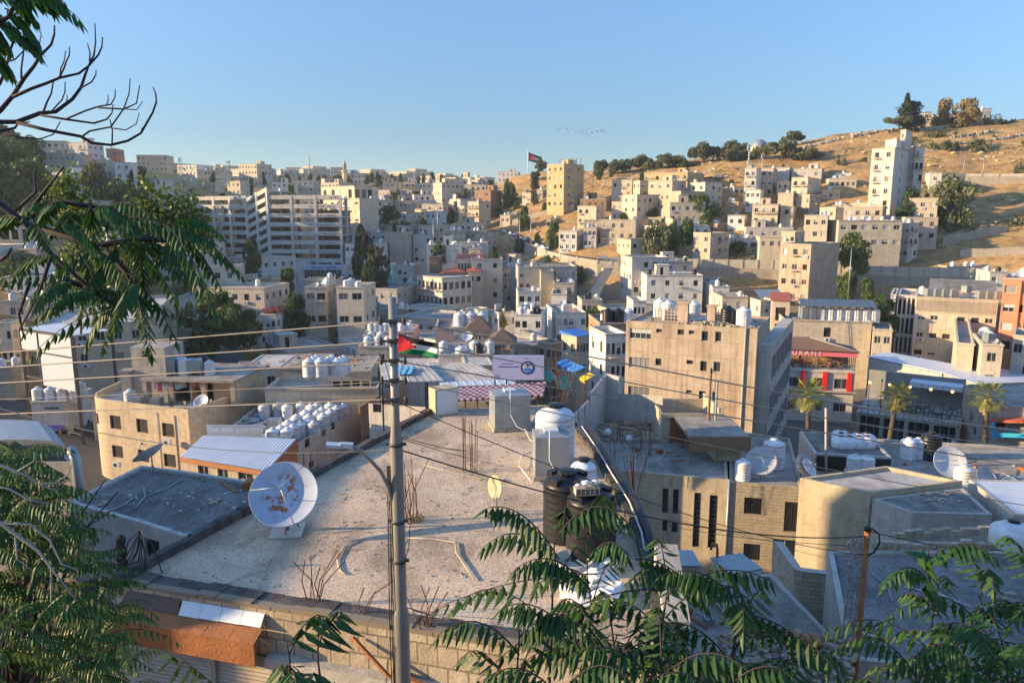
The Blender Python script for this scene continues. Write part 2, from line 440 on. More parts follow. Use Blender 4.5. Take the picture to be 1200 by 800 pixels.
def gz(x,y):return float(ground_many([(x,y)])[0])
def grow(a,b,lo,k):
 out=[a];s=lo
 while out[-1]<b:out.append(out[-1]+s);s*=k
 return out
gx=sorted(set([-x for x in grow(0,700,3.0,1.014)]+grow(0,700,3.0,1.014)))
gy=grow(-60,1600,2.6,1.008)
XX,YY=np.meshgrid(gx,gy)
ZZ=ground_many(np.stack([XX.ravel(),YY.ravel()],1)).reshape(XX.shape)
tb=[]
for i,(x,y,z)in enumerate(zip(XX.ravel(),YY.ravel(),ZZ.ravel())):
 rough=1.0 if(x>10 and y>225)or y>300 else 0.25
 h=noise.fractal(Vector((x*0.06,y*0.06,0)),0.9,2.1,4)*1.1*rough
 h+=abs(noise.fractal(Vector((x*0.02+5,y*0.05,3)),0.8,2.0,3))*1.2*rough
 tb.append((x,y,z+h-0.4))
nx_,ny_=len(gx),len(gy)
tf=[(j*nx_+i,j*nx_+i+1,(j+1)*nx_+i+1,(j+1)*nx_+i)for j in range(ny_-1)for i in range(nx_-1)]
def terrain_mat():
 m,nt,bs=mat_base('dry_hillside')
 geo=nn(nt,'ShaderNodeNewGeometry');P=geo.outputs['Position']
 c=mixc(nt,(0.58,0.36,0.14),(0.32,0.20,0.09),noise_fac(nt,P,0.07,0.38,0.62,10,0.78))
 c=mixc(nt,c,(0.17,0.12,0.07),mul(nt,noise_fac(nt,vmap(nt,P,(0.35,0.35,2.2)),0.4,0.52,0.6,10,0.8),0.75))
 c=mixc(nt,c,(0.62,0.47,0.28),mul(nt,noise_fac(nt,vmap(nt,P,(0.6,0.6,3.5)),0.22,0.52,0.68,8,0.75),0.8))
 c=mixc(nt,c,(0.09,0.085,0.035),mul(nt,noise_fac(nt,P,0.16,0.56,0.66,7,0.75),0.75))
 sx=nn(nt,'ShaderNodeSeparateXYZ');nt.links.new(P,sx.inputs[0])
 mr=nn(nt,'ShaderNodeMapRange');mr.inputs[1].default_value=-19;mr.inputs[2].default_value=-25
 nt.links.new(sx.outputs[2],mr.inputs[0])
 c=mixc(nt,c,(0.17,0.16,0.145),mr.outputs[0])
 nt.links.new(c,bs.inputs['Base Color']);bs.inputs['Roughness'].default_value=0.95;bs.inputs['Specular IOR Level'].default_value=0.1
 b=nn(nt,'ShaderNodeBump');b.inputs['Strength'].default_value=1.0;b.inputs['Distance'].default_value=0.8
 nt.links.new(noise_fac(nt,P,0.5,0.2,0.8,10,0.75),b.inputs['Height']);nt.links.new(b.outputs[0],bs.inputs['Normal'])
 return m
tmb=MB();tmb.v=tb;tmb.f=tf;tmb.m=[0]*len(tf);tmb.sm=[True]*len(tf)
tag(tmb.obj('ground',terrain_mat(),uv=False),kind='structure')
#windows
WCACHE={}
def window_mesh(w,h,style,lod):
 """opening of w x h: frame, mullions and pane; outside is -y"""
 key=(round(w,1),round(h,1),style,lod)
 if key in WCACHE:return WCACHE[key]
 w,h=key[0],key[1]
 f=MB();g=MB()
 t=0.06 if lod==0 else 0.09
 x,z=w/2,h/2
 if style!='open':
  f.box(-x,-x+t,-0.03,0.03,-z,z);f.box(x-t,x,-0.03,0.03,-z,z)
  f.box(-x+t,x-t,-0.03,0.03,z-t,z);f.box(-x+t,x-t,-0.03,0.03,-z,-z+t)
  if w>0.8:f.box(-t/2,t/2,-0.028,0.028,-z+t,z-t)
  if w>2.2:
   f.box(-x/2-t/2,-x/2+t/2,-0.028,0.028,-z+t,z-t);f.box(x/2-t/2,x/2+t/2,-0.028,0.028,-z+t,z-t)
  if style=='bars':
   k=int(w/0.16)
   for i in range(1,k):f.box(-x+i*w/k-0.012,-x+i*w/k+0.012,-0.12,-0.096,-z+t,z-t)
   for i in range(1,4):f.box(-x+t,x-t,-0.094,-0.08,-z+i*h/4-0.01,-z+i*h/4+0.01)
  if style=='louvre':
   k=int(h/0.35)
   for i in range(1,k):f.box(-x+t,x-t,-0.05,0.0,-z+i*h/k-0.02,-z+i*h/k+0.02)
 gm={'open':'hole','curtain':'curtain','shutter':'shutter'}.get(style,'glass')
 g.face([(-x,0.012,-z),(x,0.012,-z),(x,0.012,z),(-x,0.012,z)],0)
 if style=='half':
  f.box(-x+t,x-t,-0.02,0.005,z*0.1,z-t,1)
 if style=='shutter':
  k=max(3,int(h/0.2))
  for i in range(k):f.box(-x+t,x-t,-0.015,0.006,-z+t+i*(h-2*t)/k+0.01,-z+t+(i+1)*(h-2*t)/k,1)
 fm=M['framed']if style in('bars','louvre')else M['frame']
 if lod>=1:
  base=len(f.f)
  f.raw(g.v,g.f,2)
  r=(f.mesh('window',[fm,M['shutter'],M[gm]],uv=False),None)
 else:
  r=(f.mesh('window',[fm,M['shutter']],uv=False)if f.f else None,g.mesh('pane',M[gm],uv=False))
 WCACHE[key]=r
 return r
def facade(mb,p0,p1,z0,z1,holes,depth=0.2,m=0):
 """wall sheet from p0 to p1 (seen from outside left to right) with real openings"""
 p0,p1=Vector((*p0,0)),Vector((*p1,0));L=(p1-p0).length;d=(p1-p0)/L
 nrm=Vector((d.y,-d.x,0));ins=-nrm*depth
 us=sorted(set([0,L]+[h[0]for h in holes]+[h[1]for h in holes]))
 vs=sorted(set([z0,z1]+[h[2]for h in holes]+[h[3]for h in holes]))
 def P(u,v):return p0+d*u+Vector((0,0,v))
 for i in range(len(us)-1):
  for j in range(len(vs)-1):
   uc,vc=(us[i]+us[i+1])/2,(vs[j]+vs[j+1])/2
   if any(h[0]<uc<h[1]and h[2]<vc<h[3]for h in holes):continue
   mb.face([P(us[i],vs[j]),P(us[i+1],vs[j]),P(us[i+1],vs[j+1]),P(us[i],vs[j+1])],m)
 for a,b,c,e in[h[:4]for h in holes]:
  q=[P(a,c),P(b,c),P(b,e),P(a,e)]
  for k in range(4):
   s,t=q[k],q[(k+1)%4]
   mb.face([s,s+ins,t+ins,t],m)
def put_windows(parent,p0,p1,wins,lod,depth=0.2):
 p0,p1=Vector((*p0,0)),Vector((*p1,0));L=(p1-p0).length;d=(p1-p0)/L
 nrm=Vector((d.y,-d.x,0));rz=math.atan2(d.y,d.x)
 for a,b,c,e,style in wins:
  fr,pn=window_mesh(b-a,e-c,style,lod)
  pos=p0+d*(a+b)/2-nrm*(depth-0.05)+Vector((0,0,(c+e)/2))
  rw=round(b-a,1);rh=round(e-c,1)
  sc=((b-a)/rw,1,(e-c)/rh)
  if fr:
   w=inst('window',fr,parent,pos,rz,sc)
   if pn:inst('pane',pn,w)
  else:
   inst('window',pn,parent,pos,rz,sc)
def grid(L,H,cols,rows,ww=1.1,wh=1.3,fl=3.2,top=1.2,jit=0.0,styles=None,rng=random,u0=0.0,u1=None,z_top=None,skip=0.06):
 """windows in rows counted from the top of the wall"""
 out=[];u1=L if u1 is None else u1;zt=H if z_top is None else z_top
 if cols<1:return out
 pitch=(u1-u0)/cols
 ww=min(ww,pitch*0.75)
 for r in range(rows):
  c=zt-top-wh/2-r*fl
  if c-wh/2<0.2:break
  for i in range(cols):
   if rng.random()<skip:continue
   uc=u0+(i+0.5)*pitch
   w=ww*(1+(rng.random()-0.5)*jit);hh=wh*(1+(rng.random()-0.5)*jit*0.7)
   st=rng.choice(styles or['slide','slide','curtain','half','slide','open','shutter'])
   out.append((max(u1*0+0.15,uc-w/2),min(L-0.15,uc+w/2),c-hh/2,c+hh/2,st))
 return out
def plane_uv(p0,p1,px,py):
 """where a sight line meets the upright wall p0-p1: distance along it, height"""
 d=ray(px,py);ex,ey=p1[0]-p0[0],p1[1]-p0[1];L=math.hypot(ex,ey);ex/=L;ey/=L
 det=d.x*(-ey)-d.y*(-ex)
 t=(p0[0]*(-ey)-p0[1]*(-ex))/det
 u=(t*d.x-p0[0])*ex+(t*d.y-p0[1])*ey
 return u,t*d.z
def px_holes(p0,p1,zb,lst):
 out=[];L=math.hypot(p1[0]-p0[0],p1[1]-p0[1])
 for a,b,c,e,st in lst:
  u0,_=plane_uv(p0,p1,a,(c+e)/2);u1,_=plane_uv(p0,p1,b,(c+e)/2)
  _,z1=plane_uv(p0,p1,(a+b)/2,c);_,z0=plane_uv(p0,p1,(a+b)/2,e)
  out.append((max(0.05,u0),min(L-0.05,u1),max(0.05,z0-zb),z1-zb,st))
 return out
FOOT=[]
BLD={}
def ac_unit_mesh():
 if 'ac' in WCACHE:return WCACHE['ac']
 b=MB();b.box(-0.42,0.42,-0.35,0,-0.3,0.3,0)
 b.lathe([(0.2,0),(0.2,0.02)],12,(0,0,0),1)
 for i in range(len(b.v)-24,len(b.v)):
  x,y,z=b.v[i];b.v[i]=(x-0.08,-0.352-z,y)
 WCACHE['ac']=b.mesh('air_conditioner',[M['sheet'],M['black']],uv=False)
 return WCACHE['ac']
def roof_top(parent,x0,x1,y0,y1,H,par,mat_wall,mat_roof,wallmb,t=0.2):
 """parapet inner faces and coping go to the wall mesh, the roof deck is its own part"""
 zi=H-par
 X0,X1,Y0,Y1=x0+t,x1-t,y0+t,y1-t
 q=[(X0,Y0),(X1,Y0),(X1,Y1),(X0,Y1)];o=[(x0,y0),(x1,y0),(x1,y1),(x0,y1)]
 for k in range(4):
  a,b=q[k],q[(k+1)%4];c,d=o[k],o[(k+1)%4]
  wallmb.face([(*b,zi),(*a,zi),(*a,H),(*b,H)])
  wallmb.face([(*c,H),(*d,H),(*b,H),(*a,H)])
 r=MB();r.face([(*p,zi)for p in q]);r.obj('roof',mat_roof,parent,uv=False)
def hitY(px,py):
 """distance at which a sight line meets the ground"""
 ys=np.arange(120.0,520.0,1.5);d=ray(px,py)
 pts=np.stack([d.x/d.y*ys,ys],1);g=ground_many(pts);z=d.z/d.y*ys
 k=np.nonzero(z<=g+0.2)[0]
 return float(ys[k[0]])if len(k)else 500.0
def B(x1,x2,yt,Y,yaw=0,d=9,h=12,mat='cream',k='',label='',name='building',cols=4,rows=None,scols=2,x3=None,fl=3.2,ww=1.1,wh=1.3,par=0.5,roof='roof',stair=None,tanks=0,ac=0,balc=None,group=None,styles=None,top=1.3,skip=0.06,box=None,pitched=None,awn=None,seed=None,cat=None,dishes=0,srows=None,corn=True,loc=None,W=None,zt=None,holes=None,lodf=None,pxh=None,fixh=False):
 """house block: front face seen from column x1 to x2 with its top at row yt, Y metres away"""
 rng=random.Random(hash((int(x1),int(yt),int(Y)))if seed is None else seed)
 th=R(yaw)
 if loc is None:
  P1=WY(x1,yt,Y)
  if x3 is None and pxh is None:
   c_,s_=math.cos(th),math.sin(th);w_=x2-x1
   P2=P1+Vector((c_,s_,0))*solve_px(P1,th,x2)
   if c_*P1.x+s_*P1.y>0:
    d=max(3.5,min(d,abs(solve_px(P1,th+math.pi/2,x1-0.42*w_))))
    q=P1+Vector((-s_,c_,0))*d;sh=x1-(600+FPX*q.x/(q.y*CP-q.z*SP))
    x1=x1+min(sh,0.45*w_);P1=WY(x1,yt,Y)
   elif-(c_*P2.x+s_*P2.y)>0:
    d=max(3.5,min(d,abs(solve_px(P2,th+math.pi/2,x2+0.42*w_))))
    q=P2+Vector((-s_,c_,0))*d;sh=(600+FPX*q.x/(q.y*CP-q.z*SP))-x2
    x2=x2-min(sh,0.45*w_)
  W=solve_px(P1,th,x2)
  if x3 is not None:
   P2=P1+Vector((math.cos(th),math.sin(th),0))*W
   d=solve_px(P2 if x3>x2 else P1,th+math.pi/2,x3)
   d=abs(d)
  ox,oy=P1.x,P1.y;zt=P1.z
 else:
  ox,oy=loc
 H=h
 mid=Vector((ox,oy,0))+Vector((math.cos(th),math.sin(th),0))*W/2
 cs_=[(ox,oy),(ox+W*math.cos(th),oy+W*math.sin(th)),(ox-d*math.sin(th),oy+d*math.cos(th)),(ox+W*math.cos(th)-d*math.sin(th),oy+W*math.sin(th)+d*math.cos(th))]
 if not fixh:
  H=max(h,zt-float(ground_many(cs_).min())+1.5)
 if pxh is not None:
  holes=px_holes((ox,oy),(cs_[1]),zt-H,pxh)
 root=empty(name,(mid.x,mid.y,zt-H),th,label,cat or 'building',group)
 root['k']=k
 lod=lodf if lodf is not None else(0 if Y<125 else 1)
 x0,xE,y0,yE=-W/2,W/2,0.0,d
 corners=[(x0,0),(xE,0),(xE,d),(x0,d)]
 rows_=rows if rows is not None else max(1,int((H-1.0)/fl))
 wm=MB();cz,sz=math.cos(th),math.sin(th)
 for e in range(4):
  a,b=corners[e],corners[(e+1)%4]
  L=math.hypot(b[0]-a[0],b[1]-a[1])
  n=Vector((b[1]-a[1],-(b[0]-a[0]),0)).normalized()
  nw=Vector((n.x*cz-n.y*sz,n.x*sz+n.y*cz,0))
  ma=Vector(((a[0]+b[0])/2,(a[1]+b[1])/2,0));mw=mid+Vector((ma.x*cz-ma.y*sz,ma.x*sz+ma.y*cz,0))
  vis=nw.dot(-mw.normalized())>-0.12
  wins=[]
  if vis and e!=2:
   if e==0:
    wins=list(holes)if holes is not None else grid(L,H,cols,rows_,ww,wh,fl,top,0.12,styles,rng,skip=skip)
   else:
    sc=scols if scols is not None else 0
    wins=grid(L,H,sc,srows if srows is not None else rows_,ww,wh,fl,top,0.12,styles,rng,skip=max(skip,0.1)if skip else 0)
  facade(wm,a,b,0,H,wins)
  put_windows(root,a,b,wins,lod)
  if e==0 and wins:
   if not ac and 100<Y<300:ac=rng.choice([0,1,2,3])
   if not balc and cols>=2 and not pxh and 120<Y<340 and rng.random()<0.4:balc=[rng.randrange(cols)]
   if ac:
    for wdw in rng.sample(wins,min(ac,len(wins))):
     inst('air_conditioner',ac_unit_mesh(),root,(x0+(wdw[0]+wdw[1])/2+rng.uniform(-0.4,0.4),0,wdw[2]-0.45))
   if balc:
    us=sorted(set(round((w_[0]+w_[1])/2,1)for w_ in wins))
    for w_ in wins:
     ci=min(range(cols),key=lambda i:abs((i+0.5)*L/cols-(w_[0]+w_[1])/2))
     if ci in balc:
      bm=MB();uc=(w_[0]+w_[1])/2;hw=(w_[1]-w_[0])/2+0.4;zz=w_[2]-0.3
      bm.box(x0+uc-hw,x0+uc+hw,-0.9,-0.003,zz-0.12,zz,0)
      for s_ in range(int(hw*2/0.25)+1):
       xx=x0+uc-hw+0.02+s_*(2*hw-0.04)/max(1,int(hw*2/0.25));bm.box(xx-0.015,xx+0.015,-0.88,-0.85,zz,zz+0.9,1)
      bm.box(x0+uc-hw,x0+uc+hw,-0.89,-0.84,zz+0.9,zz+0.95,1)
      for sx in(-hw+0.02,hw-0.05):bm.box(x0+uc+sx,x0+uc+sx+0.03,-0.84,-0.003,zz+0.9,zz+0.94,1)
      bm.obj('balcony',[M['trim'],M['framed']],root)
 if pitched:
  kind,col,rise,ov=pitched
  rm=MB();a=ov
  lo=[(x0-a,-a,H),(xE+a,-a,H),(xE+a,d+a,H),(x0-a,d+a,H)]
  if kind=='hip':
   ins=min(W,d)/2
   if W>=d:r0,r1=(x0+ins,d/2,H+rise),(xE-ins,d/2,H+rise)
   else:r0,r1=(0,ins,H+rise),(0,d-ins,H+rise)
   if W>=d:fs=[[lo[0],lo[1],r1,r0],[lo[1],lo[2],r1],[lo[2],lo[3],r0,r1],[lo[3],lo[0],r0]]
   else:fs=[[lo[0],lo[1],r0],[lo[1],lo[2],r1,r0],[lo[2],lo[3],r1],[lo[3],lo[0],r0,r1]]
   for f in fs:rm.face(f)
  elif kind=='gable':
   r0,r1=(x0-a,d/2,H+rise),(xE+a,d/2,H+rise)
   rm.face([lo[0],lo[1],r1,r0]);rm.face([lo[2],lo[3],r0,r1]);rm.face([lo[1],lo[2],r1]);rm.face([lo[3],lo[0],r0])
  else:
   rm.face([lo[0],lo[1],(xE+a,d+a,H+rise),(x0-a,d+a,H+rise)])
   rm.face([lo[1],lo[2],(xE+a,d+a,H+rise)]);rm.face([lo[3],lo[0],(x0-a,d+a,H+rise)]);rm.face([lo[2],lo[3],(x0-a,d+a,H+rise),(xE+a,d+a,H+rise)])
  rm.face(list(reversed(lo)))
  rm.obj('roof',M[col],root)
  zi=H
 else:
  roof_top(root,x0,xE,0,d,H,par,mat,M[roof],wm)
  zi=H-par
 wm.obj('wall',M[mat],root)
 if corn and not pitched and H>5:
  c_=MB();c_.box(x0-0.12,xE+0.12,-0.12,-0.003,H-0.28,H-0.06);c_.box(xE+0.003,xE+0.12,0.0,d,H-0.28,H-0.06);c_.box(x0-0.12,x0-0.003,0.0,d,H-0.28,H-0.06)
  c_.obj('cornice',M['trim'],root)
 if stair is None:stair=rng.random()<0.55 and W>6 and d>6 and not pitched
 if stair and not pitched:
  sw,sd,sh=min(3.2,W*0.4),min(3.5,d*0.4),rng.uniform(2.2,2.8)
  sx=rng.uniform(x0+0.6,xE-0.6-sw);sy=rng.uniform(d*0.45,d-sd-0.4)
  s_=MB();hole=[(sw*0.3,sw*0.3+0.8,0.05,1.95)]
  facade(s_,(sx,sy),(sx+sw,sy),zi,zi+sh,[(hole[0][0],hole[0][1],zi+0.05,zi+1.95)])
  facade(s_,(sx+sw,sy),(sx+sw,sy+sd),zi,zi+sh,[]);facade(s_,(sx,sy+sd),(sx,sy),zi,zi+sh,[]);facade(s_,(sx+sw,sy+sd),(sx,sy+sd),zi,zi+sh,[])
  s_.box(sx-0.15,sx+sw+0.15,sy-0.15,sy+sd+0.15,zi+sh,zi+sh+0.15)
  sh_o=s_.obj('stair_head',M[mat],root)
  dm=MB();dm.face([(sx+hole[0][0],sy+0.15,zi+0.05),(sx+hole[0][1],sy+0.15,zi+0.05),(sx+hole[0][1],sy+0.15,zi+1.95),(sx+hole[0][0],sy+0.15,zi+1.95)])
  dm.obj('door',M['hole'],sh_o)
 if box:
  for(a,b,c,e,hh)in box:
   s_=MB();X0,X1,Y0,Y1=x0+a*W,x0+b*W,c*d+0.01,e*d-0.01
   L=X1-X0;cc=max(1,int(L/3));ws=[(w_[0],w_[1],w_[2]+zi,w_[3]+zi,w_[4])for w_ in grid(L,hh,cc,1,0.9,1.0,3,hh*0.3,0.1,styles,rng)]
   facade(s_,(X0,Y0),(X1,Y0),zi,zi+hh,ws)
   for q0,q1 in(((X1,Y0),(X1,Y1)),((X1,Y1),(X0,Y1)),((X0,Y1),(X0,Y0))):facade(s_,q0,q1,zi,zi+hh,[])
   s_.box(X0-0.15,X1+0.15,Y0-0.15,Y1+0.15,zi+hh,zi+hh+0.18)
   s_.obj('upper_storey',M[mat],root)
   put_windows(root,(X0,Y0),(X1,Y0),ws,1)
 pts=[(mid+Vector((c[0]*cz-c[1]*sz,c[0]*sz+c[1]*cz,0)))for c in corners]
 FOOT.append(([(p.x,p.y)for p in pts],Y))
 info=dict(root=root,W=W,d=d,zi=zi,H=H,th=th,mid=mid,zt=zt,rng=rng,k=k,x0=x0)
 if k:BLD[k]=info
 if not tanks and not pitched and not box and k and 100<Y<340 and W>4:tanks=rng.choice([0,1,2,3])
 if not dishes and not pitched and k and 100<Y<300 and W>4:dishes=rng.choice([0,0,1,2])
 if tanks:roof_tanks(info,tanks)
 if dishes:roof_dishes(info,dishes)
 return info
def at_local(info,x,y,z):
 th=info['th'];m=info['mid'];b=info['root'].location.z
 return Vector((m.x+x*math.cos(th)-y*math.sin(th),m.y+x*math.sin(th)+y*math.cos(th),b+z))
 #rooftop things
def tank_proto(kind):
 key='tank_'+kind
 if key in WCACHE:return WCACHE[key]
 b=MB();r,h=0.55,1.45
 if kind in('white','black'):
  prof=[(r*0.97,0),(r,0.05)]
  for i in range(6):
   z=0.1+i*0.19;prof+=[(r,z),(r,z+0.11),(r*0.965,z+0.14),(r*0.965,z+0.17)]
  prof+=[(r,h*0.83),(r*0.93,h*0.9),(r*0.6,h*0.97),(r*0.42,h)]
  b.lathe(prof,16,(0,0,0))
  body=b.mesh('tank_body',M['plast']if kind=='white' else M['plastb'])
  c=MB();c.lathe([(0.2,h-0.002),(0.2,h+0.07),(0.16,h+0.1),(0.04,h+0.11)],12)
  lid=c.mesh('lid',M['plast']if kind=='white' else M['plastb'])
 elif kind=='wide':
  r,h=0.8,1.0
  b.lathe([(r*0.9,0),(r,0.1),(r,0.6),(r*0.9,0.75),(r*0.5,0.93),(r*0.35,h)],16)
  body=b.mesh('tank_body',M['plast'])
  c=MB();c.lathe([(0.22,h-0.002),(0.22,h+0.08),(0.05,h+0.1)],12);lid=c.mesh('lid',M['plastb'])
 else:
  b.box(-0.6,0.6,-0.6,0.6,0,1.2)
  for x in(-0.6,0.57):
   for y in(-0.6,0.57):b.box(x-0.01,x+0.04,y-0.01,y+0.04,-0.3,-0.003)
  for z in(0.4,0.8):b.box(-0.61,0.61,-0.61,0.61,z,z+0.03)
  body=b.mesh('tank_body',M['galv'])
  c=MB();c.box(-0.2,0.2,-0.2,0.2,1.203,1.26);lid=c.mesh('lid',M['galv'])
 WCACHE[key]=(body,lid)
 return WCACHE[key]
def tank(pos,kind,label,group,s=1.0,rz=0.0):
 body,lid=tank_proto(kind)
 z=0.3 if kind=='steel' else 0
 r=empty('water_tank',(pos[0],pos[1],pos[2]),rz,label,'water tank',group,s)
 inst('tank_body',body,r,(0,0,z));inst('lid',lid,r,(0,0,z))
 return r
KN={'white':'white plastic water tank','black':'black plastic water tank','steel':'grey metal water tank','wide':'squat white water tank'}
def roof_tanks(info,n,kinds=None,row=None,s=None):
 rng=info['rng'];W,d=info['W'],info['d']
 spots=[]
 if row is None:
  tries=0
  while len(spots)<n and tries<200:
   tries+=1
   x,y=rng.uniform(-W/2+0.8,W/2-0.8),rng.uniform(0.9,max(1.0,d-0.9))
   if all((x-a)**2+(y-b)**2>1.9 for a,b in spots):spots.append((x,y))
 else:
  x0,x1,y0,y1=row
  spots=[(x0+(x1-x0)*(i/(max(1,n-1))),y0+(y1-y0)*(i/(max(1,n-1))))for i in range(n)]
 for x,y in spots:
  kd=rng.choice(kinds or['white','white','white','steel','black','white'])
  kk_=info['k']or 'unnamed filler house';g=KN[kd]+'s on the roof of the '+kk_
  if not info['k']:g=KN[kd]+'s on the small hillside and valley houses'
  tank(at_local(info,x,y,info['zi']),kd,(KN[kd]+' on the roof of '+('the '+info['k']if info['k']else 'one of the small crowded houses')),g,s or rng.uniform(0.9,1.15),rng.uniform(0,0.4))
def dish_proto():
 if 'dish' in WCACHE:return WCACHE['dish']
 b=MB();prof=[(0.02,0),(0.3,0.03),(0.6,0.12),(0.85,0.24),(0.87,0.26),(0.85,0.26),(0.6,0.14),(0.3,0.05),(0.02,0.02)]
 b.lathe(prof,24,cap=False)
 refl=b.mesh('reflector',M['dish'])
 a=MB()
 for i in range(3):
  t=2*math.pi*i/3+0.5;a.tube([(0.84*math.cos(t),0.84*math.sin(t),0.25),(0.04*math.cos(t),0.04*math.sin(t),0.85)],0.014,4)
 a.lathe([(0.05,0.8),(0.05,0.92)],8)
 arm=a.mesh('feed_arm',M['galv'])
 p=MB();p.tube([(0,0,0),(0,0,1.0)],0.04,8)
 for i in range(3):
  t=2*math.pi*i/3;p.tube([(0.35*math.cos(t),0.35*math.sin(t),0),(0,0,0.55)],0.02,4)
 st=p.mesh('stand',M['galv'])
 WCACHE['dish']=(refl,arm,st)
 return WCACHE['dish']
def dish(pos,s,face,label,group=None,mat=None,tilt=50):
 """face: compass heading the reflector looks towards (degrees, 0 = +x)"""
 refl,arm,st=dish_proto()
 r=empty('satellite_dish',pos,R(face),label,'satellite dish',group,s)
 inst('stand',st,r)
 q=inst('reflector',refl,r,(0.08,0,1.02),rot=(0,R(tilt),0))
 inst('feed_arm',arm,q)
 return r
def roof_dishes(info,n):
 rng=info['rng']
 for i in range(n):
  x,y=rng.uniform(-info['W']/2+0.8,info['W']/2-0.8),rng.uniform(0.9,max(1.0,info['d']-0.9))
  dish(at_local(info,x,y,info['zi']),rng.uniform(0.55,0.9),rng.uniform(-130,-90),'satellite dish on the roof of the '+info['k'],'satellite dishes on the '+info['k'])
  #trees
def crown_mesh(kind,seed):
 key=('crown',kind,seed)
 if key in WCACHE:return WCACHE[key]
 rng=random.Random(seed*31+len(kind));b=MB();blobs=[]
 if kind=='broad' or kind=='olive':
  for i in range(20):
   a=rng.uniform(0,6.28);r=rng.random()**0.6*0.68;z=rng.uniform(0.15,0.95)
   k=math.sqrt(max(0.1,1-((z-0.5)/0.6)**2));blobs.append((r*k*math.cos(a),r*k*math.sin(a),z,rng.uniform(0.18,0.34),0.8))
  leaf,n=0.075,130
 elif kind=='pine':
  for i in range(16):
   a=rng.uniform(0,6.28);r=rng.random()**0.5*0.8;blobs.append((r*math.cos(a),r*math.sin(a),0.78-0.25*r+rng.uniform(-0.14,0.1),rng.uniform(0.2,0.32),0.5))
  leaf,n=0.06,150
 elif kind=='cypress':
  for i in range(16):
   z=0.06+i*0.056;r=0.17*math.sin(min(1,(1.06-z)*1.9)*1.4)
   blobs.append((rng.uniform(-.05,.05),rng.uniform(-.05,.05),z,r,1.6))
  leaf,n=0.035,120
 elif kind=='conifer':
  for i in range(14):
   z=0.08+i*0.066;r=0.30*(1.04-z)
   for q in range(3):
    a=rng.uniform(0,6.28);blobs.append((r*0.7*math.cos(a),r*0.7*math.sin(a),z,r*0.7+0.02,0.5))
  leaf,n=0.04,55
 else:
  for i in range(9):
   a=rng.uniform(0,6.28);r=rng.random()*0.65;blobs.append((r*math.cos(a),r*math.sin(a),rng.uniform(0.1,0.5),rng.uniform(0.25,0.4),0.8))
  leaf,n=0.09,90
 for bx,by,bz,br,fl in blobs:
  for i in range(n):
   v=Vector((rng.gauss(0,1),rng.gauss(0,1),rng.gauss(0,1))).normalized()
   rr=br*(0.55+0.5*rng.random()**0.5)*(1+0.25*noise.noise(v*2+Vector((bx,by,bz))*9))
   c=Vector((bx,by,bz))+Vector((v.x*rr,v.y*rr,v.z*rr*fl))
   u=(v+Vector((rng.uniform(-1,1),rng.uniform(-1,1),rng.uniform(-1,1)))).normalized()
   t=u.cross(Vector((rng.uniform(-1,1),rng.uniform(-1,1),rng.uniform(-1,1)))).normalized();w=u.cross(t)
   s=leaf*rng.uniform(0.6,1.3)
   b.face([c-t*s,c-w*s*0.5,c+t*s,c+w*s*0.5])
 mt={'broad':'leafd','pine':'pine','cypress':'cyp','conifer':'cyp','olive':'olive','bush':'olive'}[kind]
 WCACHE[key]=b.mesh('crown',M[mt],uv=False)
 return WCACHE[key]
def trunk_mesh(kind,seed):
 key=('trunk',kind,seed)
 if key in WCACHE:return WCACHE[key]
 rng=random.Random(seed*7+3);b=MB()
 hgt={'pine':0.7,'cypress':0.8,'conifer':0.85}.get(kind,0.55)
 pts=[(0.02*rng.uniform(-1,1)*i,0.02*rng.uniform(-1,1)*i,-0.1+hgt*i/5*1.1)for i in range(6)]
 b.tube(pts,[0.045,0.04,0.034,0.028,0.02,0.012],7)
 if kind not in('cypress','conifer'):
  for i in range(7):
   a=i*0.9+rng.uniform(-.3,.3);z=hgt*rng.uniform(0.3,0.9);l=rng.uniform(0.3,0.6)
   b.tube([(0,0,z),(l*0.5*math.cos(a),l*0.5*math.sin(a),z+l*0.25),(l*math.cos(a),l*math.sin(a),z+l*0.35)],[0.02,0.014,0.006],5)
 WCACHE[key]=b.mesh('trunk',M['bark'],uv=False)
 return WCACHE[key]
TREEN={'broad':'broadleaf_tree','pine':'pine_tree','cypress':'cypress_tree','conifer':'conifer_tree','olive':'olive_tree','bush':'bush'}
def tree(kind,pos,h,w,label,group=None,seed=None,crown_mat=None):
 """h total height, w crown width"""
 seed=(seed if seed is not None else random.randrange(4))%4
 r=empty(TREEN[kind],pos,random.uniform(0,6.28),label,'bush' if kind=='bush' else 'tree',group)
 half={'cypress':0.17,'conifer':0.3}.get(kind,0.9)
 sx=w/2/half
 me=crown_mesh(kind,seed)
 if crown_mat:
  k2=('crown',kind,seed,crown_mat)
  if k2 not in WCACHE:
   WCACHE[k2]=me.copy();WCACHE[k2].materials[0]=M[crown_mat]
  me=WCACHE[k2]
 if kind=='bush':
  inst('crown',me,r,(0,0,0),0,(sx,sx,h/0.75))
  inst('trunk',trunk_mesh(kind,seed),r,(0,0,0),0,(sx,sx,h*0.6))
 else:
  inst('crown',me,r,(0,0,0),0,(sx,sx,h/1.02))
  inst('trunk',trunk_mesh(kind,seed),r,(0,0,0),0,(sx if kind in('pine','broad','olive')else h*0.5,sx if kind in('pine','broad','olive')else h*0.5,h))
 return r
def tree_px(kind,px,ytop,ybase,Y,wpx,label,group=None,crown_mat=None,seed=None):
 b=WY(px,ybase,Y);t=WY(px,ytop,Y);w=wpx/FPX*math.hypot(Y,b.x)*0.98
 return tree(kind,b,t.z-b.z,w,label,group,seed,crown_mat)
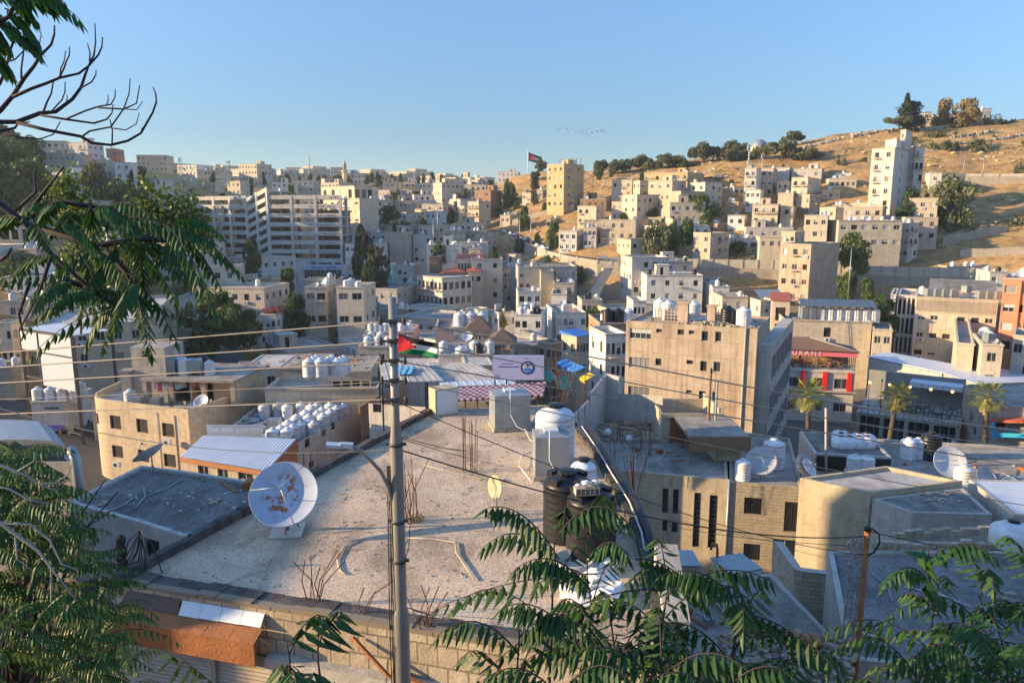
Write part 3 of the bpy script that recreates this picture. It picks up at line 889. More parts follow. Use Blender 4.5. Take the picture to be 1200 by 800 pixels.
 #cars
def car_proto(col):
 key=('car',col)
 if key in WCACHE:return WCACHE[key]
 b=MB()
 prof=[(-2.1,0.35),(-2.15,0.75),(-1.95,0.9),(-1.35,0.95),(-0.75,1.42),(0.75,1.45),(1.35,0.98),(2.0,0.88),(2.12,0.6),(2.1,0.35)]
 wd=[0.8,0.84,0.84,0.84,0.66,0.66,0.84,0.82,0.8,0.8]
 L=[(x,-w,z)for(x,z),w in zip(prof,wd)];Rr=[(x,w,z)for(x,z),w in zip(prof,wd)]
 n=len(prof)
 b.raw(L+Rr,[tuple(range(n))],0);b.raw(L+Rr,[tuple(reversed(range(n,2*n)))],0)
 for i in range(n-1):b.raw([L[i],Rr[i],Rr[i+1],L[i+1]],[(0,1,2,3)],0,False)
 b.raw([L[0],Rr[0],Rr[-1],L[-1]],[(3,2,1,0)],0)
 body=b.mesh('body',M[col],uv=False)
 g=MB()
 for s in(-1,1):
  g.face([(-1.2,s*0.80,0.98),(-0.72,s*0.672,1.38),(0.72,s*0.672,1.40),(1.2,s*0.80,1.0)])
 g.face([(-1.32,-0.72,0.985),(-1.32,0.72,0.985),(-0.79,0.62,1.41),(-0.79,-0.62,1.41)]);g.face([(1.33,-0.72,1.01),(1.33,0.72,1.01),(0.80,0.62,1.44),(0.80,-0.62,1.44)])
 gl=g.mesh('windscreen',M['glass'],uv=False)
 w=MB();w.lathe([(0.12,-0.1),(0.3,-0.1),(0.32,0),(0.3,0.1),(0.12,0.1)],14)
 wh=w.mesh('wheel',M['black'],uv=False)
 WCACHE[key]=(body,gl,wh)
 return WCACHE[key]
M['car_white']=simple('white_car_paint',(0.75,0.75,0.75),0.3,var=0.05)
M['car_black']=simple('black_car_paint',(0.03,0.03,0.035),0.25,var=0.05)
M['car_silver']=simple('silver_car_paint',(0.40,0.42,0.44),0.3,0.4,var=0.05)
M['car_yellow']=simple('yellow_car_paint',(0.65,0.30,0.04),0.3,var=0.05)
def car(pos,rz,col,label,group):
 body,gl,wh=car_proto('car_'+col)
 r=empty('parked_car',pos,rz,label,'car',group)
 inst('body',body,r);inst('windscreen',gl,r)
 for x in(-1.35,1.35):
  for y in(-0.78,0.78):inst('wheel',wh,r,(x,y,0.32),rot=(R(90),0,0))
 return r
def Y_road(x,y):return abs(x-(-0.06*y+10))<6 and 230<y<330
#the town
#hill on the left
B(49,107,179,300,4,14,16,'grey',k='hilltop apartment block',label='long grey-beige apartment block crowning the hill at far left',cols=6,rows=4,x3=None,tanks=4,stair=True,name='apartment_building')
B(107,138,187,296,8,12,14,'beige',k='lower wing on the hilltop',label='lower beige wing joined to the right of the hilltop apartment block',cols=3,rows=3)
B(124,145,174,312,6,9,16,'orange',k='salmon hilltop house',label='salmon-coloured tall house on the hilltop behind the beige wing',cols=2,rows=4,dishes=1)
B(134,152,190,290,10,9,12,'white',k='white stepped hilltop house',label='white house stepping down the right end of the left hilltop',cols=2,rows=3,x3=168,scols=3)
B(46,88,197,280,0,9,10,'stone',k='old arched hillside house',label='old pale stone house on the slope below the hilltop apartment block',cols=3,rows=2)
B(86,104,200,278,0,8,9,'brown',k='small brown-roofed house',label='small house with brown hipped roof below the left hilltop',cols=2,rows=2,pitched=('hip','browntile',1.5,0.3))
B(17,78,219,235,2,9,9,'cream',k='long low cream house',label='long low cream house among dark trees on the left hillside',cols=5,rows=2,roof='rooflt')
B(75,110,233,225,-2,8,8,'white',k='flat-slab pavilion house',label='white house with a thin flat slab roof half hidden by trees on the left hillside',cols=2,rows=2,par=0.1)
B(-12,45,262,165,3,8,9,'cream',k='arcaded stone villa',label='cream stone villa with tall arched porch at the left edge',cols=3,rows=2,ww=1.8,wh=2.2,styles=['open'])
B(10,66,291,150,-4,8,7,'pink',k='pinkish cream house',label='pinkish cream house with green shutters below the arcaded villa',cols=3,rows=2,roof='rooflt')
B(5,112,324,140,3,9,9,'white',k='long pale house behind the leaves',label='long pale house with white roof behind the left ailanthus branch',cols=7,rows=2,roof='rooflt',tanks=3)
B(170,232,300,170,5,10,12,'white',k='white house under the car park',label='white plain house right of the hanging leaves, below the parking structure',cols=3,rows=3,tanks=1)
B(195,222,264,215,5,9,11,'grey',k='grey house beside the car park',label='narrow grey house with tank on the left of the parking structure',cols=2,rows=3,tanks=1)
B(155,175,212,330,0,9,14,'grey',k='grey stair block on the skyline',label='grey windowed block on the skyline right of the left hill cypresses',cols=2,rows=3)
B(176,205,224,300,5,8,10,'white',k='white hillside row house',label='white row house stepping down right of the left hill cypresses',cols=3,rows=2)
B(186,204,210,335,-3,9,14,'beige',k='beige skyline house',label='beige skyline house left of the mast block',cols=2,rows=3)
B(208,228,204,350,3,9,20,'grey',k='mast block',label='grey rooftop block carrying a lattice mast above the car park',cols=1,rows=2)
B(231,272,199,430,4,16,26,'beige',k='wide beige skyline block',label='wide beige block with antennas standing alone on the skyline above the car park',cols=8,rows=5,dishes=2,x3=None)
B(238,262,214,360,-30,9,12,'cream',k='cream house behind the car park top',label='sunlit cream house directly behind the top deck of the car park',cols=3,rows=2)
B(266,292,212,350,-25,9,12,'cream',k='cream terrace house behind the car park',label='cream house with terrace behind the top right of the car park left wing',cols=3,rows=3)
B(284,330,205,470,3,12,18,'cream',k='long pale skyline building',label='long pale two-storey building on the skyline above the middle of the car park',cols=8,rows=3)
B(330,385,203,480,3,12,18,'cream',k='long yellowish skyline school',label='long yellowish building on the skyline behind the thin radio mast',cols=9,rows=3)
B(318,340,213,400,5,9,12,'white',k='white house right of the car park tower',label='white house on the slope just above the parking deck corner',cols=3,rows=2)
B(342,372,211,410,0,9,14,'grey',k='shaded grey skyline house',label='shaded grey house with trees right of the parking deck corner',cols=4,rows=3)
B(386,410,206,470,0,12,18,'yellow',k='yellow block under the minaret',label='yellow block standing just below the minaret on the skyline',cols=3,rows=4)
B(406,440,203,455,3,14,20,'grey',k='institution right of the minaret',label='large grey-white institution building right of the minaret on the skyline',cols=7,rows=4,stair=True)
B(330,356,233,275,-2,12,16,'cream',k='lit cream annex',label='cream annex showing over the right wing of the car park',cols=3,rows=3)
B(376,415,219,292,-42,14,22,'cream',k='tall tier of the office',label='upper tier of the sunlit cream office right of the car park',cols=4,rows=5,ww=2.0,wh=3.2,fl=5,x3=437,scols=3,stair=False)
B(386,421,233,280,-42,14,20,'cream',k='lower tier of the office',label='lower tier of the cream office with rows of square windows and white blank end',cols=5,rows=5,fl=3.0,ww=1.8,wh=0.9,x3=443,scols=0,stair=False)
B(355,405,232,298,-4,10,12,'grey',k='grey wing behind the car park',label='grey windowed wing behind the parking structure right wing',cols=6,rows=2)
#centre far slope
C=[(449,472,206,430,2,12,14,'yellow','yellow skyline block','flat yellow block on the skyline left of centre',3,2,None),(468,481,204,440,2,10,14,'beige','beige skyline block with stair tower','beige block with small stair tower on the skyline left of centre',2,2,None),(449,472,213,405,3,12,18,'beige','long brown-beige apartment row','brown-beige apartment row under the yellow skyline block',3,4,None),(472,490,213,400,-3,12,18,'beige','beige apartment row with balconies','beige apartment row under the beige skyline block with stair tower',4,4,None),(461,487,229,370,2,10,12,'beige','low beige terrace house','low beige house under the twin apartment rows',5,2,None),(434,448,214,420,0,9,14,'cream','lit cream skyline house','small cream house left of the twin apartment rows',2,2,None),(484,498,222,392,-3,10,14,'brown','tall brown sliver house','narrow brown house between the apartment rows and the open-topped block',1,3,None),(494,513,214,395,2,12,20,'grey','grey block under the open-topped frame','shaded grey block with unfinished open top storey on the skyline',3,4,None),(506,521,224,385,-30,10,14,'cream','cream gabled-end house','cream house with lit side right of the open-topped block',2,3,None),(512,527,226,372,4,12,16,'brown','brown gable house','dark brown blank house stepping down the skyline before the gap',1,2,None),(524,540,234,345,3,9,12,'grey','grey house in the saddle','grey house in the saddle before the two towers',2,2,None),(492,511,235,340,3,9,9,'white','white three-window house','white house with three dark windows at the foot of the far slope',3,1,None),(437,462,234,330,2,9,12,'conc','ruined grey concrete house','grey unfinished house with gaping openings left of the slope wall',4,3,None),(462,486,235,335,-2,9,12,'conc','grey house with red sign','grey shaded house beside the ruined concrete house',4,3,None),(486,500,245,322,-35,8,8,'cream','small lit villa','small sunlit villa above the slanting orange wall',2,2,None),(500,513,247,318,-35,8,8,'cream','second lit villa','sunlit cream villa with a dome-like stairhead right of the small villa',2,2,None),(526,536,236,330,-35,7,10,'cream','tiny lit cream house','tiny sunlit house below the grey house in the saddle',1,2,None),(556,575,223,345,-30,14,24,'brown','lit brown slab block','brown unfinished slab block right of the two skyline towers',2,4,588),(547,560,232,352,-30,10,16,'brown','dark brown block behind','dark brown block tucked behind the lit brown slab block',2,3,None),(538,549,241,322,-40,10,12,'cream','balcony house at the saddle','small sunlit balcony house left of the balconied block',2,3,None),(530,545,250,312,-38,10,12,'cream','terraced lit house','terraced sunlit house above the road bend',3,3,None),(548,561,236,310,-38,10,24,'cream','balconied block','sunlit balconied block with stacked white balconies above the road bend',3,6,575),(400,430,271,262,0,9,10,'white','shaded white row house','shaded white row house right of the car park foot',5,2,None),(404,432,285,245,3,9,11,'white','white house over the street','white house above the descending street',4,3,None),(430,456,272,265,0,9,10,'white','white low house','low white house below the dry slope',4,2,None),(438,456,284,245,2,9,16,'grey','plain grey block left','plain grey shaded block above the tall street trees',2,2,None),(456,484,272,250,-3,9,20,'conc','blank grey slab block','blank grey slab block under the orange slope wall',0,2,None),(484,508,275,256,0,9,16,'grey','grey house with cypress','grey house right of the blank slab block',3,3,None),(521,546,270,255,3,10,12,'stone','domed stone house','stone house with low domed roof below the road bend',4,2,None),(545,572,270,258,-3,10,12,'stone','stone house with arched windows','stone house with dark arched windows beside the road wall',4,2,None),(500,541,287,225,4,9,12,'white','white two-window block','white block with two dark windows in the valley centre',3,2,None),(538,572,284,235,-2,9,10,'grey','flat grey roofed house','grey house with pale flat roof behind the cream cube house',3,2,None),(549,566,291,222,-4,8,12,'cream','cream cube house','cream cube house with a single window before the flat grey roofed house',1,2,None),(503,518,300,214,-4,7,10,'brown','brown box house','brown box house standing on roofs left of the hotel penthouse',0,1,None),(465,492,311,212,-5,10,16,'grey','blue-grey upper block','blue-grey block behind the white street block',3,2,None),]
for(a,b,yt,Y,yaw,d,h,mt,k,lb,c,r,x3)in C:
 B(a,b,yt,Y,yaw,d,h,mt,k=k,label=lb,cols=c,rows=r,x3=x3,tanks=(2 if Y<270 else 0),balc=(list(range(c))if 'balcon' in k else None))
B(541,551,208,420,-35,12,34,'cream',k='left skyline tower',label='left of the two pale towers on the skyline, with ragged top',cols=2,rows=8,x3=556,box=[(0.1,0.6,0.2,0.8,3)],name='apartment_building')
B(552,560,211,400,-35,12,30,'cream',k='right skyline tower',label='right of the two pale towers on the skyline, flat topped',cols=2,rows=8,x3=570,name='apartment_building')
B(534,541,213,425,-20,8,26,'brown',k='narrow dark tower',label='narrow dark block clinging to the left skyline tower',cols=1,rows=6)
#valley, street side
B(489,518,322,198,-50,20,20,'hotel',k='stone hotel',label='stone hotel with two rows of tall balcony windows on its left face',cols=6,rows=4,x3=553,scols=5,fl=3.9,ww=1.2,wh=1.9,styles=['slide','open'],balc=range(6),box=[(0.3,0.9,0.1,0.9,0.1)],stair=False,name='hotel',skip=0)
hb=B(552,589,303,203,4,12,26,'hotel',k='tall hotel wing',label='taller right wing of the stone hotel with two columns of square windows',cols=2,rows=6,fl=4.0,stair=False,name='hotel',skip=0,styles=['open','slide'])
B(536,566,303,206,4,10,22,'hotel',k='red-roofed hotel gallery',label='hotel storey with long window band under a red lean-to roof',cols=8,rows=1,ww=1.0,wh=2.0,pitched=('shed','redtile',0.8,0.3),styles=['slide'],skip=0)
B(548,565,318,197,4,8,12,'cream',k='cream hotel penthouse',label='cream hotel penthouse with small red roof below the gallery',cols=2,rows=1,pitched=('hip','redtile',0.6,0.4))
B(518,549,321,200,4,9,8,'hotel',k='orange-roofed hotel corner',label='hotel corner storey under a flat orange-red hipped roof',cols=5,rows=1,pitched=('hip','redtile',1.4,0.6))
B(464,490,330,208,-40,14,18,'white',k='white street block',label='white four-storey street block left of the stone hotel',cols=6,rows=5,ww=0.9,x3=None,tanks=2)
B(452,464,309,222,-5,6,16,'teal',k='teal mural wall house',label='narrow house with a teal painted blank wall beside the street trees',cols=0,rows=1,stair=False)
B(590,604,314,205,-10,12,22,'grey',k='dark stained block',label='dark stained block between the hotel wing and the grey workshops',cols=2,rows=4,tanks=2)
gw=B(604,676,312,192,3,14,22,'conc',k='grey streaked workshop',label='long grey streaked concrete workshop under a green netting roof',cols=9,rows=4,ww=0.9,wh=1.6,stair=False,skip=0.35)
B(632,649,317,188,2,6,16,'cream',k='windowless cream shaft',label='windowless cream stair shaft standing against the grey streaked workshop',cols=0,rows=1,stair=False)
B(605,634,341,178,3,8,14,'white',k='low white lean-to',label='low white building in front of the grey streaked workshop',cols=3,rows=2,stair=False)
B(649,673,331,183,-3,8,16,'beige',k='small grey-pink block',label='small grey-pink block with two dark windows right of the cream shaft',cols=2,rows=3,tanks=1)
B(646,664,344,175,-5,8,14,'white',k='peeling white wall house',label='house with a peeling white wall at the foot of the workshop',cols=0,rows=1,x3=678,scols=2)
B(677,706,351,165,2,8,12,'beige',k='beige garage house',label='low beige house right of the peeling white wall',cols=4,rows=2)
B(547,571,361,152,-35,16,16,'white',k='corner block with bow balcony',label='white corner block with stepped balcony beside blue awning roof',cols=4,rows=3)
B(571,603,366,150,28,18,20,'white',k='white street terrace',label='long white street terrace with small dark windows left of the tank-topped block',cols=6,rows=4,balc=None,tanks=2,ac=3)
B(603,641,368,140,-8,12,22,'white',k='tank-topped white block',label='tall white block crowded with water tanks above the billboard street',cols=4,rows=5,x3=None,tanks=9,dishes=3,ac=4,balc=[1],group=None)
B(641,687,366,146,6,14,20,'white',k='grey-white rounded block',label='grey-white block with ledge balcony right of the tank-topped block',cols=5,rows=4,tanks=1,balc=[2],ac=2)
B(691,735,378,112,4,10,12,'brown',k='brown rooftop with black tanks',label='brown parapet rooftop carrying black water tanks left of the tan block',cols=2,rows=2,stair=False)
B(661,694,394,110,38,14,16,'cream',k='blue-roofed shop house',label='cream shop house with bright blue sheet roof on the market street',cols=5,rows=2,pitched=('shed','blue',0.5,0.2),ww=0.9)
B(692,735,391,98,12,12,20,'white',k='grey-white shop building',label='grey-white building with curved balcony against the tan block',cols=4,rows=4,ac=2,balc=[1],wh=1.6)
B(634,662,402,120,38,12,18,'stone',k='shaded market building',label='shaded market building with signs left of the blue-roofed shop house',cols=5,rows=3)
B(735,757,352,140,0,8,12,'white',k='three-window white block',label='white block with three dark windows just above the tan block',cols=3,rows=2)
B(531,573,383,113,3,10,11,'white',k='white house with pavilion',label='white house with three tall water tanks and a tiled pavilion on its roof',cols=5,rows=3,wh=0.9,skip=0.3,stair=False)
B(510,532,384,113,3,10,12,'pink',k='pink blank wall',label='pink rendered blank wall house left of the white house with pavilion',cols=0,rows=1,stair=False)
B(428,491,388,116,1,8,10,'pink',k='pink balustrade roof',label='low roof with pink balustrade and a row of white tanks behind the flag',cols=4,rows=1,stair=False)
B(420,470,405,108,1,8,8,'beige',k='lower tank terrace',label='low terrace with white tanks left of the flag pole',cols=4,rows=1,stair=False)
B(573,602,408,105,-3,8,8,'grey',k='terrace under brown awning',label='open terrace house under the brown tiled awning right of the pavilion',cols=3,rows=1,stair=False,wh=1.8,ww=2,styles=['open'])
B(514,575,415,98,2,9,7,'grey',k='grey service roof',label='grey service roof with tanks and dishes below the white house with pavilion',cols=0,rows=1,stair=False)
B(450,540,443,90,2,13,6,'grey',k='flat sheet-roofed hall',label='hall with pale flat sheet roof below the flag',cols=0,rows=1,stair=False,roof='rooflt',par=0.1)
B(540,578,428,92,8,10,8,'grey',k='ribbed sheet-roofed hall',label='hall with pale ribbed sheet roof left of the billboard',cols=0,rows=1,stair=False,roof='rooflt',par=0.1)
B(354,402,328,172,2,8,14,'beige',k='arched roof storey',label='beige roof storey with dark round arch behind the twin beige houses',cols=3,rows=1,stair=False)
B(357,394,336,150,2,11,16,'beige',k='left twin beige house',label='left half of the twin beige houses with hooded windows',cols=2,rows=4,fl=4.6,ww=1.9,wh=1.3,tanks=1,dishes=3,stair=False,skip=0)
B(394,439,336,148,-2,11,17,'beige',k='right twin beige house',label='right half of the twin beige houses with tanks on top',cols=2,rows=4,fl=4.6,ww=1.9,wh=1.3,tanks=4,stair=False,skip=0)
B(260,290,325,178,3,8,10,'yellow',k='mustard house left',label='left mustard-yellow house between the trees and the white hall',cols=2,rows=3)
B(288,302,322,190,0,8,11,'grey',k='grey gap house',label='narrow grey house between the two mustard houses',cols=1,rows=2)
B(300,331,326,176,-10,8,10,'yellow',k='mustard house right',label='right mustard-yellow house with two small windows and a grey roof storey',cols=3,rows=3,fl=3.6)
B(304,336,368,145,-4,8,11,'white',k='red-tarp house',label='white house with crumpled red tarpaulin on its roof between two trees',cols=3,rows=3,stair=False)
B(209,230,347,150,8,8,16,'grey',k='stained stair tower house',label='stained narrow tower house left of the big round tree',cols=1,rows=3,x3=246,roof='roofd')
B(222,262,325,172,4,9,12,'conc',k='dark low house behind the leaves',label='dark grey house behind the hanging leaf tips',cols=3,rows=2)
B(40,168,381,104,18,12,14,'cream',k='big white-roofed warehouse',label='big cream warehouse with pale corrugated roof behind the hanging leaves',cols=6,rows=2,x3=204,scols=1,roof='rooflt',stair=False,skip=0.4)
B(0,62,352,130,4,10,12,'beige',k='beige house at left edge',label='beige house with flat roof by the left edge behind the bare branch',cols=4,rows=2,tanks=2)
B(-10,28,378,112,5,8,14,'cream',k='cream house at left edge',label='cream house low at the left edge beside the white panel tower',cols=3,rows=2)
B(36,106,470,92,4,9,15,'grey',k='signed stone house',label='grey stone house with dark lettering and two small balconies at the left',cols=4,rows=3,fl=3.4,top=4.0,ww=0.95,wh=1.9,balc=[0,1,2,3],stair=False,name='house',skip=0,styles=['open'])
B(106,118,462,92,4,9,15,'conc',k='grey fin wall',label='narrow streaked grey concrete wall left of the curved cream building',cols=0,rows=1,stair=False)
B(-14,30,430,100,5,10,20,'stone',k='round-cornered stone house',label='tall pale stone house at the left edge below the white panel tower',cols=0,rows=1,tanks=5,stair=False)
B(284,366,430,98,2,9,8,'white',k='long corrugated-roof house',label='long low house with pale corrugated roof and white tanks left of centre',cols=3,rows=1,stair=False,roof='rooflt',par=0.1)
B(262,303,436,88,3,8,9,'conc',k='streaked roof hut',label='streaked concrete roof hut right of the terrace laundry',cols=1,rows=1,ww=0.9,wh=0.9,top=0.9,stair=False,roof='roofd',par=0.05,x3=None)
B(326,390,430,90,2,9,7,'conc',k='patched grey roof house',label='grey house with patched roof and two dark openings left of the street pole',cols=4,rows=1,stair=False,par=0.05,styles=['open'])
B(388,444,434,84,3,9,12,'cream',k='cream house with red awning',label='cream house with a small red awning just left of the street pole',cols=4,rows=3,fl=4.6,wh=1.5,stair=False,par=0.05,styles=['bars','open'])
B(310,450,455,81,2,6,10,'beige',k='long pale parapet building',label='long pale building with worn parapet below the red awning house',cols=7,rows=2,top=4.3,stair=False,skip=0.4)
#right slope
B(1022,1049,174,232,-42,13,30,'white',k='white citadel tower',label='tall white apartment tower on the citadel slope with a balcony on each floor',cols=2,rows=7,fl=3.6,x3=1066,scols=1,balc=[0],stair=False,name='apartment_building',wh=1.5,skip=0,par=0.2)
B(1038,1051,164,233,-42,7,8,'white',k='raised corner of the white tower',label='raised corner storey of the tall white citadel tower',cols=1,rows=2,x3=1066,scols=1,stair=False,corn=False)
B(1056,1062,152,236,-42,5,20,'white',k='lift shaft of the white tower',label='thin lift shaft rising highest out of the white citadel tower',cols=1,rows=1,x3=1069,scols=0,stair=False,ww=0.7)
B(1066,1084,172,238,-6,10,26,'white',k='shaded wing of the white tower',label='shaded right wing of the white citadel tower with dark blue balconies',cols=2,rows=7,fl=3.6,balc=[0,1],stair=False,wh=1.9,tanks=1)
B(1065,1100,232,222,-30,9,9,'cream',k='house with red shutters',label='cream house with red shutters under the big tree right of the white tower',cols=3,rows=2,x3=None,styles=['shutter','slide'])
B(1085,1104,202,255,-20,8,6,'white',k='small house at the wall end',label='small white house at the left end of the upper stone wall',cols=1,rows=1)
B(943,972,252,208,-25,10,14,'cream',k='lit cream corner house',label='lit cream corner house at the left end of the long cream block',cols=3,rows=3,x3=None,dishes=1,tanks=1)
B(968,1058,258,204,-6,12,11,'cream',k='long cream block',label='long cream two-storey block above the road wall with pillars beneath',cols=6,rows=2,fl=4.0,x3=None,ww=1.7,wh=1.2,tanks=5,stair=False)
B(1058,1078,261,206,30,9,14,'grey',k='grey-cream end house',label='shaded end house stepping up the lane right of the long cream block',cols=2,rows=3,x3=None)
B(915,951,285,183,-45,12,22,'tan',k='beige slab tower',label='beige tower with a lit window face and a blank grey side above the valley roofs',cols=3,rows=5,fl=3.6,x3=984,scols=0,ac=6,stair=False,name='apartment_building',skip=0,tanks=0)
B(916,943,271,193,-40,8,8,'cream',k='upper rear storey of the slab tower',label='upper rear storey behind the beige slab tower with three dark windows',cols=3,rows=1,stair=False)
B(807,832,264,232,-4,10,14,'white',k='white house by the tree',label='white house beside the big light green tree above the road wall',cols=2,rows=3,x3=None,fl=4)
B(831,903,279,226,2,9,11,'white',k='long white pillared house',label='long low white house on pillars with a wavy parapet above the road wall',cols=5,rows=2,ww=2.4,wh=1.3,fl=4.2,stair=False,skip=0)
B(832,852,262,240,30,10,12,'brown',k='brown gabled house behind',label='brown house rising behind the long white pillared house',cols=0,rows=1,x3=None)
B(903,915,283,222,35,9,12,'stone',k='stone house at the stairs',label='stone house beside the stairs left of the beige slab tower',cols=2,rows=3)
R_=[(873,892,197,278,-12,9,20,'white','white house with green shutters','narrow white citadel-slope house with green shutters',2,5,None),(892,911,197,277,-12,9,22,'cream','cream house with double windows','cream house with big double windows right of the green-shuttered house',2,4,None),(910,928,196,281,-10,8,10,'grey','grey blank box','grey blank box with tanks between citadel-slope houses',0,1,None),(911,928,212,274,-12,9,16,'cream','cream house with two dark windows','cream house with two dark windows below the grey blank box',2,3,None),(928,966,198,280,-12,9,12,'grey','open-roofed house under the pines','house with an open sheltered roof just under the large pines',3,1,None),(928,947,208,272,-20,10,20,'cream','cream balcony house','cream house with deep balconies left of the long stairs',2,4,962),(912,930,226,266,-15,8,14,'cream','cream gabled house','cream house with one window and a pink gable beside it',1,3,938),(882,915,239,256,-8,10,14,'cream','deep-balcony block','wide cream block with deep shaded balconies on two floors, left half',3,3,None),(915,930,241,254,-8,10,14,'cream','deep-balcony block right half','right half of the wide cream block, with white-framed balcony openings',1,3,940),(874,895,222,266,-10,8,12,'white','white terrace house','white terrace house with laundry below the green-shuttered house',3,2,None),(851,871,236,256,-12,8,9,'yellow','small golden house','small golden house with one window left of the deep-balcony block',1,2,None),(853,876,252,244,-8,8,10,'white','small white house at the block foot','small white house at the foot of the deep-balcony block',2,2,None),(872,930,266,238,4,7,5,'grey','low grey annex roof','low grey annex with sagging roof below the deep-balcony block',4,1,None),(851,873,218,268,5,8,6,'grey','grey shack by the track','grey shack with blue tank beside the hillside track',2,1,None),(940,962,228,256,12,8,10,'stone','tan rubble house','tan rubble-walled house beside the long hillside stairs',2,2,None),(962,985,222,262,-4,8,8,'beige','beige house right of the stairs','beige house right of the long hillside stairs',3,2,None),(968,1004,209,270,2,8,5,'beige','long low tan house','long low tan house under the white shed left of the white tower',5,1,None),(975,996,240,232,-10,8,6,'stone','low wall house with tanks','low rubble house crowned with white tanks behind the long cream block',2,1,None),(996,1020,238,232,-10,8,7,'cream','sand-coloured hut','sand-coloured hut left of the foot of the white tower',2,1,None),(976,998,203,276,0,6,3,'white','long white shed','long white shed on the track left of the white tower',3,1,None),(641,661,193,300,-48,16,24,'yellow','golden apartment tower','tall golden-sided apartment tower at the left end of the citadel slope',3,5,684),(661,680,232,282,-12,8,8,'cream','low cream house beside the tower','low sunlit cream house right of the golden apartment tower',3,2,None),(680,716,233,284,-3,9,8,'brown','long tan low house','long tan low house stretching right from the golden apartment tower',4,1,None),(612,629,226,325,-20,9,9,'cream','ruined cream house','ruined cream house left of the golden apartment tower under the cliff',2,2,None),(628,642,222,330,-10,9,9,'stone','stone house against the cliff','stone house against the cliff left of the golden apartment tower',2,1,None),(717,741,211,282,-28,10,16,'cream','pale stepped apartment','pale stepped apartment house with tall windows and roof turret',3,4,759),(717,738,236,272,-28,8,10,'cream','lower front of the pale apartment','lower front storey block of the pale stepped apartment house',3,2,748),(760,788,212,272,-24,10,20,'cream','apartment with blue bay window','golden-cream apartment house with a blue-glazed bay window',3,4,804),(755,806,203,292,-20,10,12,'yellow','long yellow-cream building','long yellow-cream building behind the apartment with the blue bay window',8,2,825),(655,684,270,250,-6,8,9,'white','white ruin with columns','old white house with slim columns above the road with parked cars',3,2,None),(684,705,266,256,-3,8,10,'grey','grey patched house','grey patched house between the white ruin and the teal balcony house',3,2,None),(704,745,257,246,-4,9,12,'cream','teal balcony house','old cream house with a teal-covered balcony above the rough wall',4,3,761),(640,656,256,285,-8,7,7,'stone','stone shed on the slope','stone shed on the rocky slope above the parked cars',2,1,None),(606,622,258,298,-15,7,7,'stone','small stone house by the lamps','small stone house beside the tall road lamps',2,1,None),(586,606,252,320,-10,8,9,'beige','beige house above the bend','beige house above the road bend right of the balconied block',2,2,None),(760,776,262,238,-10,7,6,'grey','grey garden house','grey garden house behind the big light green tree',2,1,None),(752,812,306,204,2,8,4,'grey','road kiosk','grey metal road kiosk with a tank beside the road wall',3,1,None),(752,824,322,180,-3,11,26,'white','pale four-storey house','pale four-storey valley house with white tanks behind the tan block',4,5,None),(824,845,326,184,14,10,24,'grey','grey rear wing','grey rear wing right of the pale four-storey house',2,4,None),(836,877,347,162,-2,9,20,'beige','beige house with roof court','beige house with an open roof court and three lower windows',4,4,None),(828,855,335,176,-4,8,8,'white','white wall with black tanks','white roof wall with black tanks behind the beige house with roof court',1,1,None),(877,912,352,156,4,8,14,'grey','grey house with brown dish','grey house with a brown dish behind the tan block tanks',4,3,None),]
YB=[240,228,215,230,212,242,245,268,268,245,254,268,277,230,252,234,218,252,250,208,250,248,247,238,232,238,256,248,225,293,290,285,264,268,262,275]
for j_,(a,b,yt,Y,yaw,d,h,mt,k,lb,c,r,x3)in enumerate(R_):
 if j_<len(YB):Y=hitY((a+b)/2,YB[j_]);h=4;yaw=yaw-16 if yaw<5 and yaw>-25 else yaw
 B(a,b,yt,Y,yaw,d,h,mt,k=k,label=lb,cols=c,rows=r,x3=x3,tanks=(3 if 'four-storey' in k or 'tanks' in k else(1 if len(k)%2 else 0)),balc=(list(range(c))if 'balcon' in k and 'teal' not in k else None),box=([(0.0,0.3,0.3,0.9,1.2)]if 'turret' in lb else None))
 #right valley
B(1074,1170,347,137,-29,16,19,'beige',k='long office block',label='long stained office block with two rows of small square windows',cols=6,rows=4,fl=3.3,top=3.4,ww=1.2,wh=0.9,stair=False,par=0.3,name='office_building',skip=0.08,styles=['half','open','slide'])
B(1044,1053,345,141,-29,14,24,'white',k='white end pier',label='white blank end pier of the long office block',cols=0,rows=1,stair=False)
B(1053,1075,345,141.5,-29,14,20,'white',k='glazed stair bay',label='glazed bay with vertical white fins on the long office block',cols=4,rows=5,fl=3.7,ww=0.75,wh=3.0,top=0.8,stair=False,styles=['open','slide'],skip=0)
B(1090,1166,339,156,-30,14,12,'cream',k='gabled hall behind the office',label='cream hall with low gable behind the long office block',cols=0,rows=1,pitched=('gable','roofd',1.8,0.3))
B(1177,1215,325,126,-36,12,24,'orange',k='orange building',label='orange building with vertical ribs at the right edge',cols=2,rows=4,stair=False,ww=1.6)
B(1022,1046,385,130,-24,10,14,'beige',k='beige corner building',label='beige corner house in shade left of the long office block',cols=2,rows=3)
B(1122,1142,401,108,-30,8,14,'cream',k='angular beige annex',label='angular beige annex with a slit window before the office block',cols=0,rows=1,x3=1153,scols=1,stair=False)
B(1152,1176,402,104,-25,8,16,'beige',k='beige block with dish',label='beige block carrying white tanks and dishes at the right edge',cols=1,rows=3,x3=1192,scols=1,stair=False,tanks=3,dishes=5)
B(1188,1215,392,106,-35,8,16,'cream',k='cream house at right edge',label='cream house cut by the right edge beside the beige block with dish',cols=2,rows=3)
B(1100,1155,312,196,-3,6,6,'stone',k='ruined rubble house',label='ruined rubble house above the concrete railing on the right slope',cols=2,rows=1)
B(1145,1182,318,178,-10,9,6,'white',k='white roadside cabin',label='white roadside cabin with an orange door beside the road wall',cols=2,rows=1,stair=False)
